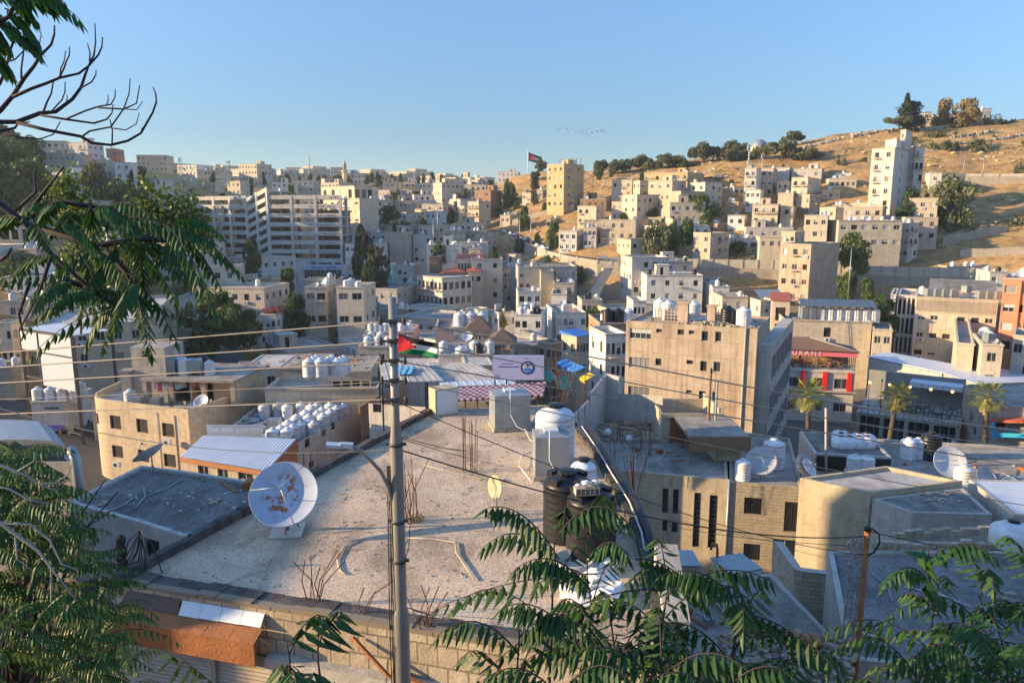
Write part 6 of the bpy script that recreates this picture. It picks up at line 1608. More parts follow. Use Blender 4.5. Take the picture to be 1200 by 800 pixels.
for p,q,s_,w_ in W1:wire(p,q,s_,'%s of the five pale wires running left from the street pole'%w_,0.011 if 'thin' not in w_ else 0.005)
W2=[((470,375,10.6),(1260,508,60),0.4,(0.011,0.06),'topmost wire running right across the tan block'),((470,399,10.6),(1260,530,60),0.3,(0.009,0.05),'second wire running right across the tan block'),((470,424,10.6),(1260,556,60),0.0,(0.010,0.055),'third wire running right, passing above the white tank'),((470,446,10.6),(1260,600,50),0.2,(0.007,0.03),'fourth thin wire slanting right from the street pole')]
for p,q,s_,r_,l_ in W2:wire(p,q,s_,l_,r_)
wire((466,526,10.6),(1015,628,21.4),0.5,'black cable sagging from the street pole to the rusty pole',(0.012,0.02),'wired')
wire((463,470,10.6),(1012,650,21.4),0.4,'thin black cable sloping down right to the rusty pole',(0.007,0.012),'wired')
wire((464,512,10.6),(600,545,30),0.1,'short dark cable crossing the far gravel',0.007,'wired')
wire((-40,466,11),(462,526,10.6),0.35,'thin twisted cable drooping left of the lamp',0.007,'wirep')
wire((-40,330,9),(300,385,60),0.5,'thin dark wire passing behind the hanging leaves',(0.006,0.03),'wired')
wire((1017,622,21.4),(1290,655,30),0.3,'black cable leaving the rusty pole to the right',(0.015,0.02),'wired')
wire((1010,640,22),(700,590,52),0.6,'thin cable from the lattice mast to the slit window block',(0.01,0.02),'wired')
wire((900,470,85),(1290,570,60),0.8,'dark wire sagging across the palms',(0.04,0.03),'wired')
wire((890,448,72),(1290,515,70),0.8,'pale wire sagging across the terrace restaurant',(0.04,0.04),'wirep')
#parking structure
def car_park():
 Yc=252
 zt=WY(350,232,Yc).z
 A=WY(196,236,275);Bp=WY(288,238,258);Cp=WY(312,226,250);Dp=WY(398,234,246)
 floor=2.95;nlev=10;zb=zt-floor*nlev-2
 r=empty('car_park',((A.x+Dp.x)/2,255,zb),0,'multi-storey concrete car park with long open decks and a sloping ramp bay','car park')
 o=Vector((r.location.x,r.location.y,r.location.z))
 def seg(P,Q,dz0,dz1,levels,name):
  d=Vector((Q.x-P.x,Q.y-P.y,0));L=d.length;d.normalize();back=Vector((-d.y,d.x,0))
  slabs=MB()
  for k in range(levels):
   z0,z1=zt-k*floor+dz0,zt-k*floor+dz1
   a,c=Vector((P.x,P.y,z0)),Vector((Q.x,Q.y,z1));dp=back*16
   for lo,hi,o0,o1 in((-0.55,0.85,0,0.22),(-0.55,-0.2,0.22,9)):
    v=[a+back*o0+Vector((0,0,lo)),c+back*o0+Vector((0,0,lo)),c+back*o1+Vector((0,0,lo)),a+back*o1+Vector((0,0,lo)),a+back*o0+Vector((0,0,hi)),c+back*o0+Vector((0,0,hi)),c+back*o1+Vector((0,0,hi)),a+back*o1+Vector((0,0,hi))]
    slabs.raw([p-o for p in v],[(0,1,5,4),(1,2,6,5),(2,3,7,6),(3,0,4,7),(4,5,6,7),(3,2,1,0)])
  slabs.obj('deck',M['deck'],r)
  cols=MB();n=max(1,int(round(L/7.5)))
  for i in range(n+1):
   for dd in((-0.12,0.6),(5,5.6)):
    c=Vector((P.x,P.y,0))+d*(L*i/n);a_=c+back*dd[0]-d*0.45;
    v=[a_,a_+d*0.9,a_+d*0.9+back*(dd[1]-dd[0]),a_+back*(dd[1]-dd[0])]
    cols.raw([Vector((q.x,q.y,z))-o for z in(zb,zt+max(dz0,dz1)*(i/n)+0.6)for q in v],[(0,1,5,4),(1,2,6,5),(2,3,7,6),(3,0,4,7),(4,5,6,7)])
  cols.obj('column',M['deck'],r)
 seg(A,Bp,0,0,8,'left');seg(Bp,Cp,-1.0,2.6,10,'ramp');seg(Cp,Dp,0,0,10,'right')
 b=MB()
 for P,Q,t0,t1 in((A,Bp,0.02,0.3),(Bp,Cp,0,1),(Cp,Dp,0.0,0.2),(Cp,Dp,0.55,1.0),(A,Bp,0.62,1.0)):
  d=(Q-P);d.z=0;bk=Vector((-d.y,d.x,0)).normalized()
  a,c=P+d*t0+bk*8.8,P+d*t1+bk*8.8
  b.raw([Vector((a.x,a.y,zb))-o,Vector((c.x,c.y,zb))-o,Vector((c.x,c.y,zt-4))-o,Vector((a.x,a.y,zt-4))-o],[(0,1,2,3)])
 b.obj('rear_wall',M['conc'],r)
 rg=random.Random(77);b=MB();d=(Dp-Cp);d.z=0;L=d.length;d.normalize();out=Vector((d.y,-d.x,0))
 for k,(u0,u1)in enumerate(((0.86,0.98),(0.58,0.93),(0.57,0.93),(0.57,0.93),(0.76,0.93),(0.64,0.94),(0.57,0.94))):
  u=u0
  while u<u1:
   w=rg.uniform(0.15,0.6);z=zt-k*floor-0.1;c=Cp+d*(L*u)+out*0.03;c.z=z+rg.uniform(-.1,.1)
   h=rg.uniform(0.12,0.5)
   b.raw([c-o,c+d*w-o,c+d*w+Vector((0,0,h))-o,c+Vector((0,0,h))-o],[(0,1,2,3)])
   if rg.random()<0.5:c2=c+d*w*0.4-Vector((0,0,0.25));b.raw([c2-o,c2+d*0.14-o,c2+d*0.14+Vector((0,0,.14))-o,c2+Vector((0,0,.14))-o],[(0,1,2,3)])
   u+=(w+rg.uniform(0.05,0.5))/L
 b.obj('lettering',M['framed'],r,uv=False)
 pts=[(A.x,A.y),(Dp.x,Dp.y),(Dp.x,Dp.y+17),(A.x,A.y+17)];FOOT.append((pts,Yc))
 for i in range(9):
  t=rg.uniform(0.05,0.95);k=rg.choice([1,2,3,4,5]);c=Cp.lerp(Dp,t)
  car((c.x,c.y+rg.uniform(3.5,4.5),zt-k*floor-0.2),math.pi/2+rg.uniform(-.1,.1),rg.choice(['white','silver','black']),'car parked nose-out on an open deck of the car park','cars inside the car park')
car_park()
wh=B(304,355,306,238,0,14,9,'white',k='white hall',label='white windowless hall in front of the car park with two narrow dark slots',cols=0,pxh=[(343,345,319,330,'open'),(346.5,348.5,319,330,'open')],stair=False,corn=False,name='hall',lodf=1,tanks=1)
gl_=B(355,403,310,238,0,14,8,'white',k='glass-fronted hall',label='hall with dark glass front and pale blue sign band below the car park',cols=0,stair=False,corn=False,name='hall',lodf=1,pxh=[(356.5,369,316,328,'slide'),(369.5,382,316,328,'slide'),(382.5,395,316,328,'slide'),(395.5,400.5,316,328,'slide')])
b=MB();W_=gl_['W'];b.box(-W_/2,W_/2,-0.12,-0.02,gl_['H']-1.7,gl_['H']-0.1);M['paleblue']=simple('pale_blue_sign',(0.38,0.44,0.55),0.5,var=0.05);sg=b.obj('sign_band',M['paleblue'],gl_['root'],uv=False)
b=MB();rg=random.Random(5);x_=-W_/2+2.8
while x_<W_/2-2.5:
 w_=rg.uniform(0.15,0.4);h_=rg.uniform(0.2,0.55);zc=gl_['H']-0.95
 if abs(x_)>0.8:b.box(x_,x_+w_,-0.15,-0.123,zc-0.2,zc-0.2+h_)
 x_+=w_+rg.uniform(0.04,0.18)
for sx in(-0.35,0.1):b.beam((sx,-0.14,gl_['H']-1.25),(sx+0.4,-0.14,gl_['H']-0.6),0.2,0.03)
b.obj('lettering',M['framed'],sg,uv=False)
#roads, walls, cars on the slope
def ribbon(name,pts,w,mat,lift=0.1,side=1.0,kind='structure'):
 b=MB()
 for i in range(len(pts)-1):
  a,c=Vector(pts[i]),Vector(pts[i+1]);
  def nr(k):
   p0,p1=Vector(pts[max(0,k-1)]),Vector(pts[min(len(pts)-1,k+1)]);d=(p1-p0);d.z=0;d.normalize();return Vector((-d.y,d.x,0))
  na,nc=nr(i),nr(i+1);L=Vector((0,0,lift))
  b.face([a+L,c+L,c+nc*w+L,a+na*w+L])
 o=b.obj(name,M[mat],uv=False);tag(o,kind=kind);return o
def dens(pts,n=4):
 out=[]
 for i in range(len(pts)-1):
  for k in range(n):out.append(tuple(Vector(pts[i]).lerp(Vector(pts[i+1]),k/n)))
 out.append(tuple(pts[-1]));return out
road_px=[(560,266,318),(578,271,300),(598,278,282),(618,287,262),(640,296,245),(665,302,232),(700,307,224),(760,310,218),(830,311,214),(905,312,210)]
road=[tuple(WY(*p))for p in road_px]
ribbon('road',dens(road),9,'asphalt',0.35)
def wall_along(name,label,pts,hdown,hup,thick,mat,cap=True,posts=0):
 cx=sum(p[0]for p in pts)/len(pts);cy=sum(p[1]for p in pts)/len(pts);cz=min(p[2]for p in pts)-hdown
 r=empty(name,(cx,cy,cz),0,label,'wall');o=Vector((cx,cy,cz));b=MB();c_=MB();q_=MB()
 for i in range(len(pts)-1):
  a,c=Vector(pts[i]),Vector(pts[i+1]);d=(c-a);d.z=0;d.normalize();n=Vector((-d.y,d.x,0))*thick
  def prism(mb,lo,hi,e0,e1):
   nn_=n/thick
   v=[a+nn_*e0+Vector((0,0,lo)),c+nn_*e0+Vector((0,0,lo)),c+nn_*e1+Vector((0,0,lo)),a+nn_*e1+Vector((0,0,lo)),a+nn_*e0+Vector((0,0,hi)),c+nn_*e0+Vector((0,0,hi)),c+nn_*e1+Vector((0,0,hi)),a+nn_*e1+Vector((0,0,hi))]
   mb.raw([p-o for p in v],[(0,1,5,4),(1,2,6,5),(2,3,7,6),(3,0,4,7),(4,5,6,7),(3,2,1,0)])
  prism(b,-hdown,0,0,thick)
  if hup:prism(c_,0.003,hup,0.05,0.3)
  if posts and i%posts==0 and hup:
   a2=a-o;q_.box(-0.25,0.25,-0.12,0.42,0,hup+0.15,0,Matrix.Translation(a2)@Matrix.Rotation(math.atan2(d.y,d.x),4,'Z'))
 b.obj('wall_face',M[mat],r)
 if hup:c_.obj('parapet',M['trim'],r)
 if posts and hup:q_.obj('pier',M['trim'],r)
 return r
wl=[tuple(WY(x,y,Y-0.6))for x,y,Y in[(598,279,281),(618,288,261),(640,297,244),(665,303.5,231),(700,309,223),(725,311,221)]]
wall_along('retaining_wall','sloping stone retaining wall beneath the road with the parked cars',dens(wl,3),9,1.0,0.8,'stonew',posts=2)
wl=[tuple(WY(x,y,Y))for x,y,Y in[(725,312,220),(800,313,214),(905,315,208),(1000,322,200),(1100,324,196),(1180,326,190)]]
wall_along('retaining_wall','long high stone retaining wall running across behind the valley roofs',dens(wl,6),11,2.4,0.9,'stonew',posts=1)
wl=[tuple(WY(x,y,Y))for x,y,Y in[(1092,205,262),(1130,207,262),(1170,207,258),(1230,207,252)]]
wall_along('retaining_wall','upper stone retaining wall right of the white tower, topped by a road barrier',dens(wl,4),8,1.0,0.8,'stone',posts=2)
wl=[tuple(WY(x,y,Y))for x,y,Y in[(690,288,240),(720,287,238),(752,289,236)]]
wall_along('retaining_wall','rough stone wall under the teal balcony house',dens(wl,2),8,0,0.8,'stone')
wl=[tuple(WY(x,y,Y))for x,y,Y in[(468,250,322),(482,253,315),(502,262,308)]]
wall_along('retaining_wall','slanting orange-lit wall on the dry slope left of centre',wl,6,0,0.8,'cream')
wl=[tuple(WY(x,y,Y))for x,y,Y in[(860,236,270),(900,232,272),(968,206,276),(1020,206,272)]]
ribbon('track',dens([tuple(WY(x,y,Y))for x,y,Y in[(812,212,300),(850,206,296),(900,203,292),(975,204,282),(1020,204,276)]]),5,'pave',0.6)
rg=random.Random(21)
cpx=[(585,272.5,293),(592,275,286),(599,277.5,279),(606,280.5,272),(612,283.5,266),(618,286,261),(624,288.8,256),(630,291.5,251),(637,294,246)]
for i in range(len(cpx)):
 a=WY(*cpx[i]);c=WY(*cpx[min(i+1,len(cpx)-1)]);e=WY(*cpx[i-1])if i else a;d=c-e
 car((a.x+0.3,a.y+2.2,a.z+0.3),math.atan2(d.y,d.x),['silver','white','white','black','white','black','black','white','white'][i],'car %s in the line parked on the sloping road'%['highest up','second from the top','third from the top','fourth from the top','in the middle','just below the middle','third from the bottom','second from the bottom','lowest'][i],'cars lined up on the sloping road')
for i,(x,y,Y,c)in enumerate([(709,307.5,224,'silver'),(723,309.5,222,'silver'),(742,310,220,'white'),(765,311,218,'silver')]):
 p=WY(x,y,Y);car((p.x,p.y+2.2,p.z+0.4),-0.1,c,'car on the road above the long retaining wall, %s of four'%['first','second','third','last'][i],'cars behind the long wall')
p=WY(842,212,292);car((p.x,p.y,p.z+0.9),0.1,'silver','silver car parked alone on the hillside track',None)
for i,(x,y)in enumerate([(410,318),(406,313),(404,324),(413,330)]):
 p=GZ(x,y,-23.5-0.04*i);p=WY(x,y,262-i*14);car((p.x,p.y,p.z-0.6),1.7,['yellow','white','silver','white'][i],['yellow taxi on the street right of the car park','white car beyond the yellow taxi','silver car nearest the glass-fronted hall','white car lowest on the street by the tall trees'][i],None)
st=[tuple(WY(x,y,Y))for x,y,Y in[(398,340,215),(400,325,240),(404,312,270),(409,303,300)]]
ribbon('street',dens([tuple(Vector(p)+Vector((9,0,0)))for p in st]),10,'asphalt',0.2)
ribbon('street',dens([(9,66,-29.6),(13,85,-30.5),(17,105,-31.2),(15,130,-31.8),(8,160,-32)]),7,'asphalt',0.25)
b=MB()
for i in range(16):
 a=WY(692+i*1.3,350-i*2.4,183+i*1.5);b.box(-1.6,1.6,-0.5,0.5,-0.6,0,0,Matrix.Translation(a)@Matrix.Rotation(0.5,4,'Z'))
single('stairway',b,M['cement'],'covered concrete stairway zigzagging up to the road wall','stairs',uv=True)
b=MB()
for i in range(30):
 t=i/29;a=WY(925+42*t,268-44*t,245+28*t);b.box(-1.5,1.5,-0.6,0.6,-0.8,0.25,0,Matrix.Translation(a)@Matrix.Rotation(0.4,4,'Z'))
single('stairway',b,M['trim'],'long straight stairway climbing the citadel slope right of the balcony house','stairs',uv=True)
b=MB();p0=WY(683,196,303)
for k in range(6):
 z=p0.z-2-k*3.4
 b.beam((p0.x+0.6,p0.y+0.5,z),(p0.x+4.2,p0.y+0.6,z-1.7),0.35,0.12);b.beam((p0.x+4.2,p0.y+1.4,z-1.7),(p0.x+0.6,p0.y+1.4,z-3.4),0.35,0.12)
for x in(0.6,4.3):b.beam((p0.x+x,p0.y+0.9,p0.z),(p0.x+x,p0.y+0.9,p0.z-22),0.15)
single('fire_escape',b,M['framed'],'dark zigzag fire escape on the right of the golden apartment tower','fire escape')
gt=BLD['golden apartment tower'];b=MB()
for i in range(6):p=at_local(gt,-gt['W']/2+1+i*2.2,6,gt['zi']);b.beam(p,p+Vector((0,0,2.6)),0.15)
a,c=at_local(gt,-gt['W']/2+1,6,gt['zi']+2.6),at_local(gt,-gt['W']/2+12,6,gt['zi']+2.6);b.beam(a,c,0.2);single('pergola',b,M['framed'],'dark frame on the roof of the golden apartment tower','pergola')
for dx in(0,1.5,3.2):tank(at_local(gt,-2+dx,9,gt['zi']),'white','tank on the roof of the golden apartment tower','tanks on the golden tower',1.7)
#right valley details
rs=BLD['restaurant building']
def restaurant():
 W,d,H=rs['W'],rs['d'],rs['H'];root=rs['root'];x0,x1=-W/2,W/2
 h1=2.35
 b=MB();b.box(x0,x1,0.0,d,H+0.003,H+0.15);b.obj('dining_floor',M['hotel'],root)
 b=MB()
 for i in range(7):
  x=x0+0.1+i*(W-0.2)/6
  b.box(x-0.05,x+0.05,0.05,0.15,H+0.15,H+h1)
 for j in range(5):
  y=0.1+j*(d-0.2)/4;b.box(x1-0.15,x1-0.05,y-0.05,y+0.05,H+0.15,H+h1);b.box(x0+0.05,x0+0.15,y-0.05,y+0.05,H+0.15,H+h1)
 b.box(x0,x1,0.02,0.08,H+1.0,H+1.06);b.obj('post',M['framed'],root,uv=False)
 b=MB();b.box(x0+0.2,x1-0.2,d-0.3,d-0.1,H+0.15,H+h1);b.obj('back_wall',M['brown'],root)
 b=MB();b.box(x0-0.2,x1+0.2,-0.15,-0.05,H+h1,H+h1+0.85);pk=b.obj('sign_band',M['pinkband'],root,uv=False)
 b=MB();hh=H+h1+0.85;pr=[(x0-0.4,-0.4),(x1+0.4,-0.4),(x1+0.4,d),(x0-0.4,d)];rz_=1.5
 r0,r1=(x0-1.5,d*0.6,hh+rz_),(x1-6.5,d*0.6,hh+rz_)
 n=34
 for i in range(n):
  t0,t1=i/n,(i+1)/n
  A=Vector((*pr[0],hh)).lerp(Vector((*pr[1],hh)),t0);A2=Vector((*pr[0],hh)).lerp(Vector((*pr[1],hh)),t1)
  C=Vector(r0).lerp(Vector(r1),t0);C2=Vector(r0).lerp(Vector(r1),t1);m=(A+A2)/2+Vector((0,0,.09));mc=(C+C2)/2+Vector((0,0,.09))
  b.face([A,m,mc,C]);b.face([m,A2,C2,mc])
 b.face([(*pr[1],hh),(*pr[2],hh),r1]);b.face([(*pr[2],hh),(*pr[3],hh),r0,r1]);b.face([(*pr[3],hh),(*pr[0],hh),r0])
 b.face([(*p,hh)for p in reversed(pr)])
 ro=b.obj('roof',M['browntile'],root,uv=False)
 b=MB();b.tube([r1,(*pr[1],hh+0.05)],0.12,6);b.tube([r0,r1],0.12,6);b.obj('ridge_tiles',M['trim'],ro,uv=False)
 for i in range(4):
  px=[912,940.5,966.5,995.5][i]
  u,z=plane_uv((at_local(rs,x0,0,0).x,at_local(rs,x0,0,0).y),(at_local(rs,x1,0,0).x,at_local(rs,x1,0,0).y),px,440)
  if u<0.2:continue
  b=MB();b.box(x0+u-0.32,x0+u+0.32,-0.35,-0.003,H-3.1,H-0.1);b.obj('pilaster',M['red'],root,uv=False)
 b=MB();b.box(x0-0.2,x1+0.2,-0.45,-0.003,H-3.35,H-3.12);b.obj('ledge',M['trim'],root)
 b=MB();b.box(x0+0.001,x1-0.001,-0.04,-0.003,H-4.1,H-0.15)
 cu=bpy.data.curves.new('lettering','FONT');cu.body='RESTAURANT';cu.size=1.0;cu.extrude=0.03;cu.space_character=1.55;cu.align_x='RIGHT'
 t=bpy.data.objects.new('tmp',cu);COL.objects.link(t)
 dg=bpy.context.evaluated_depsgraph_get();me=bpy.data.meshes.new_from_object(t.evaluated_get(dg));bpy.data.objects.remove(t)
 me.materials.clear();me.materials.append(M['letter'])
 u,z=plane_uv((at_local(rs,x0,0,0).x,at_local(rs,x0,0,0).y),(at_local(rs,x1,0,0).x,at_local(rs,x1,0,0).y),964,413)
 l=inst('lettering',me,pk,(x0+u,-0.19,H+h1+0.1),rot=(R(90),0,0))
 rg=random.Random(9)
 for row in range(3):
  for i in range(6):
   x=x0+1.2+i*(W-2.4)/5+rg.uniform(-.3,.3);y=1.4+row*2.8
   p=at_local(rs,x,y,H+0.15)
   tb=empty('table',p,rs['th'],'small table on the open dining floor of the restaurant','table','restaurant tables')
   bb=MB();bb.box(-0.4,0.4,-0.4,0.4,0.72,0.76);bb.obj('tabletop',M['wood'],tb,uv=False)
   bb=MB();bb.box(-0.04,0.04,-0.04,0.04,0,0.718);bb.obj('leg',M['framed'],tb,uv=False)
   for s_ in(-0.75,0.75):
    q=at_local(rs,x+s_,y,H+0.15);chair(q,rs['th']+(-1.57 if s_>0 else 1.57),'yellowchair','yellowish chair on the open dining floor of the restaurant',group='restaurant chairs')
M['pinkband']=simple('pink_sign_band',(0.72,0.17,0.20),0.6,var=0.08);M['letter']=simple('cream_lettering',(0.75,0.65,0.5),0.6,var=0.05)
M['yellowchair']=simple('yellow_wood',(0.45,0.33,0.12),0.7)
restaurant()
def person(pos,rz,shirt,label,seated=False):
 """one skinned figure with hair and clothing as children"""
 me=bpy.data.meshes.new('body');
 hz=0.47 if seated else 0.92;kz=hz if seated else 0.5;ky=-0.42 if seated else-0.03
 V=[(0,0,hz),(0,0,hz+0.25),(0,0,hz+0.47),(0,0,hz+0.56),(0,-0.01,hz+0.68),(0.19,0,hz+0.45),(0.24,-0.05,hz+0.2),(0.2,-0.26,hz+0.16),(-0.19,0,hz+0.45),(-0.24,-0.05,hz+0.2),(-0.2,-0.26,hz+0.16),(0.1,0,hz-0.02),(0.11,ky,kz),(0.11,ky+0.02,0.08),(0.11,ky-0.12,0.04),(-0.1,0,hz-0.02),(-0.11,ky,kz),(-0.11,ky+0.02,0.08),(-0.11,ky-0.12,0.04)]
 E=[(0,1),(1,2),(2,3),(3,4),(2,5),(5,6),(6,7),(2,8),(8,9),(9,10),(0,11),(11,12),(12,13),(13,14),(0,15),(15,16),(16,17),(17,18)]
 Rr=[.15,.14,.15,.055,.1,.06,.045,.035,.06,.045,.035,.09,.06,.045,.035,.09,.06,.045,.035]
 me.from_pydata(V,E,[])
 o=inst('person',me,None,pos,rz);o.modifiers.new('skin','SKIN')
 for i,r_ in enumerate(Rr):me.skin_vertices[0].data[i].radius=(r_,r_*0.85)
 me.skin_vertices[0].data[0].use_root=True
 s=o.modifiers.new('sub','SUBSURF');s.levels=s.render_levels=1
 me.materials.append(M['skin']);tag(o,label,'person')
 b=MB();b.ball((0,0.01,hz+0.71),0.115,10,7,0,(0.95,1.05,1.0));b.obj('hair',M['black'],o,(0,0.012,0.012),uv=False)
 b=MB();b.lathe([(0.17,hz-0.05),(0.175,hz+0.15),(0.19,hz+0.35),(0.2,hz+0.45),(0.08,hz+0.54)],14);b.v=[(x*1.12,y*0.88,z)for x,y,z in b.v];
 for s_ in(-1,1):b.tube([(s_*0.17,0,hz+0.46),(s_*0.24,-0.02,hz+0.3),(s_*0.255,-0.06,hz+0.2)],[.075,.07,.065],8)
 b.obj('shirt',M[shirt],o,uv=False)
 b=MB()
 for s_ in(-1,1):b.tube([(s_*0.09,0,hz+0.02),(s_*0.11,ky,kz),(s_*0.11,ky+0.02,0.1)],[.115,.085,.065],8)
 b.obj('trousers',M['framed'],o,uv=False)
 return o
for i,(u,v_,sh_,lb,st_)in enumerate(((-2.2,1.0,'red','person in a red shirt standing on the dining floor of the restaurant',False),(-5.2,2.0,'polo','seated person at the left end of the restaurant dining floor',True),(-3.6,1.6,'framed','dark-dressed diner left of the red shirt',True),(2.0,1.2,'red','seated diner in dark red right of the middle post',True),(2.6,2.6,'flagwhite','seated diner in white near the right end of the dining floor',True))):
 person(at_local(rs,u,v_,rs['H']+0.15),rs['th'],sh_,lb,st_)
ts_=BLD['white terrace with tanks']
for i in range(9):
 p=at_local(ts_,-3.4+i*1.5,3.2,ts_['zi']);tank(p,'white' if i not in(0,1)else 'steel','tall tank standing in the row under the solar panels','tanks under the solar panels',1.75)
def solar(info,x0,x1,y,z,tilt_up,label,n,mat='solar'):
 r=empty('solar_panels',at_local(info,(x0+x1)/2,y,info['zi']),info['th'],label,'solar panels')
 L=x1-x0;b=MB()
 for i in range(n+1):x=-L/2+i*L/n;b.beam((x,0,0),(x,0,z),0.08);b.beam((x,2.6,0),(x,2.6,z+tilt_up),0.08)
 b.obj('frame',M['framed'],r,uv=False)
 for i in range(n):
  xa,xb=-L/2+i*L/n+0.04,-L/2+(i+1)*L/n-0.04
  b=MB();b.raw([(xa,-0.4,z+0.02),(xb,-0.4,z+0.02),(xb,2.9,z+tilt_up+0.1),(xa,2.9,z+tilt_up+0.1),(xa,-0.4,z-0.05),(xb,-0.4,z-0.05),(xb,2.9,z+tilt_up+0.03),(xa,2.9,z+tilt_up+0.03)],[(0,1,2,3),(7,6,5,4),(0,4,5,1),(1,5,6,2),(2,6,7,3),(3,7,4,0)]);b.obj('panel',M[mat],r,uv=False)
M['solar']=simple('solar_cells',(0.10,0.13,0.15),0.25,0.2,0.15,0.6)
solar(ts_,-4.6,8.6,2.0,3.0,0.9,'long dark solar panel roof above the row of tall tanks',9)
sw_=B(1022,1022.5,374,112,4,9,10,'cream',k='',label='thin end wall of the sunlit terrace behind the restaurant',cols=0,stair=False)if False else None
b=MB();W_=ts_['W'];x_=W_*0.22
for s_ in(-0.2,0.2):b.beam((x_+s_,-0.3,ts_['H']-4.5),(x_+s_,-0.1,ts_['H']+0.6),0.05)
for i in range(14):b.beam((x_-0.2,-0.28,ts_['H']-4.3+i*0.35),(x_+0.2,-0.28,ts_['H']-4.3+i*0.35),0.04)
b.obj('ladder',M['galv'],ts_['root'],uv=False)
sp=BLD['pale four-storey house'];solar(BLD['grey house with brown dish'],-1.5,4.0,2.0,1.0,1.2,'pair of small grey solar panels left of the red-topped tower house',2,'galv')
oq=BLD['orange building'];b=MB()
for i in range(5):b.box(-oq['W']/2+2.2+i*0.9,-oq['W']/2+2.55+i*0.9,-0.35,-0.003,0,oq['H']-0.4)
b.obj('fin',M['orange'],oq['root'])
of=BLD['long office block'];b=MB();W_=of['W']
n=44
for i in range(n):
 x=-W_/2+0.1+i*(W_-0.2)/n;b.box(x,x+0.1,-0.1,-0.003,of['H']-2.6,of['H']-0.5)
b.box(-W_/2,W_/2,-0.14,-0.003,of['H']-2.75,of['H']-2.62);b.obj('ribbed_band',M['beige'],of['root'])
gs=BLD['glazed stair bay'];b=MB();W_=gs['W']
for i in range(5):b.box(-W_/2+i*W_/4-0.09,-W_/2+i*W_/4+0.09,-0.35,-0.003,1,gs['H']-0.1)
for k in range(5):b.box(-W_/2,W_/2,-0.3,-0.003,gs['H']-0.5-k*3.7,gs['H']-0.25-k*3.7)
b.obj('fin',M['white'],gs['root'])
for i in range(8):tank(at_local(of,-of['W']/2+2+i*1.3+(3 if i>3 else 0),2,of['zi']),'steel','metal box unit on the roof of the long office block','boxes on the office roof',1.1)
def sheet_roof(label,pts_px,z,h,mat,wallmat,name='hall',slope=0.0,k=''):
 pts=[GZ(x,y,z)for x,y in pts_px];pts2=[(p.x,p.y)for p in pts]
 i_=PB(name,label,pts2,z-0.15,h,wallmat,mat,0.02,k=k or label,t=0.1);b=MB();n=len(pts2)
 c=Vector((sum(p[0]for p in pts2)/n,sum(p[1]for p in pts2)/n,0));q=[c+(Vector((p[0],p[1],0))-c)*1.03 for p in pts2]
 b.face([(p.x,p.y,z+0.1)for p in q]);b.face([(p.x,p.y,z-0.02)for p in reversed(q)])
 for j in range(n):a,e=q[j],q[(j+1)%n];b.face([(a.x,a.y,z-0.02),(e.x,e.y,z-0.02),(e.x,e.y,z+0.1),(a.x,a.y,z+0.1)])
 kid(i_,'sheet_roof',b,M[mat],uv=False);return i_
sheet_roof('stone hall under the long white sheet roof, right',[(1106,437),(1150,452),(1215,450),(1215,438),(1130,427)],-23,9,'bluewhite','stone',k='white sheet hall')
sheet_roof('low market hall under the narrow white roof running behind the terrace restaurant',[(1018,418),(1104,437),(1122,428),(1040,413)],-23.3,9,'bluewhite','cement',k='narrow white roof hall')
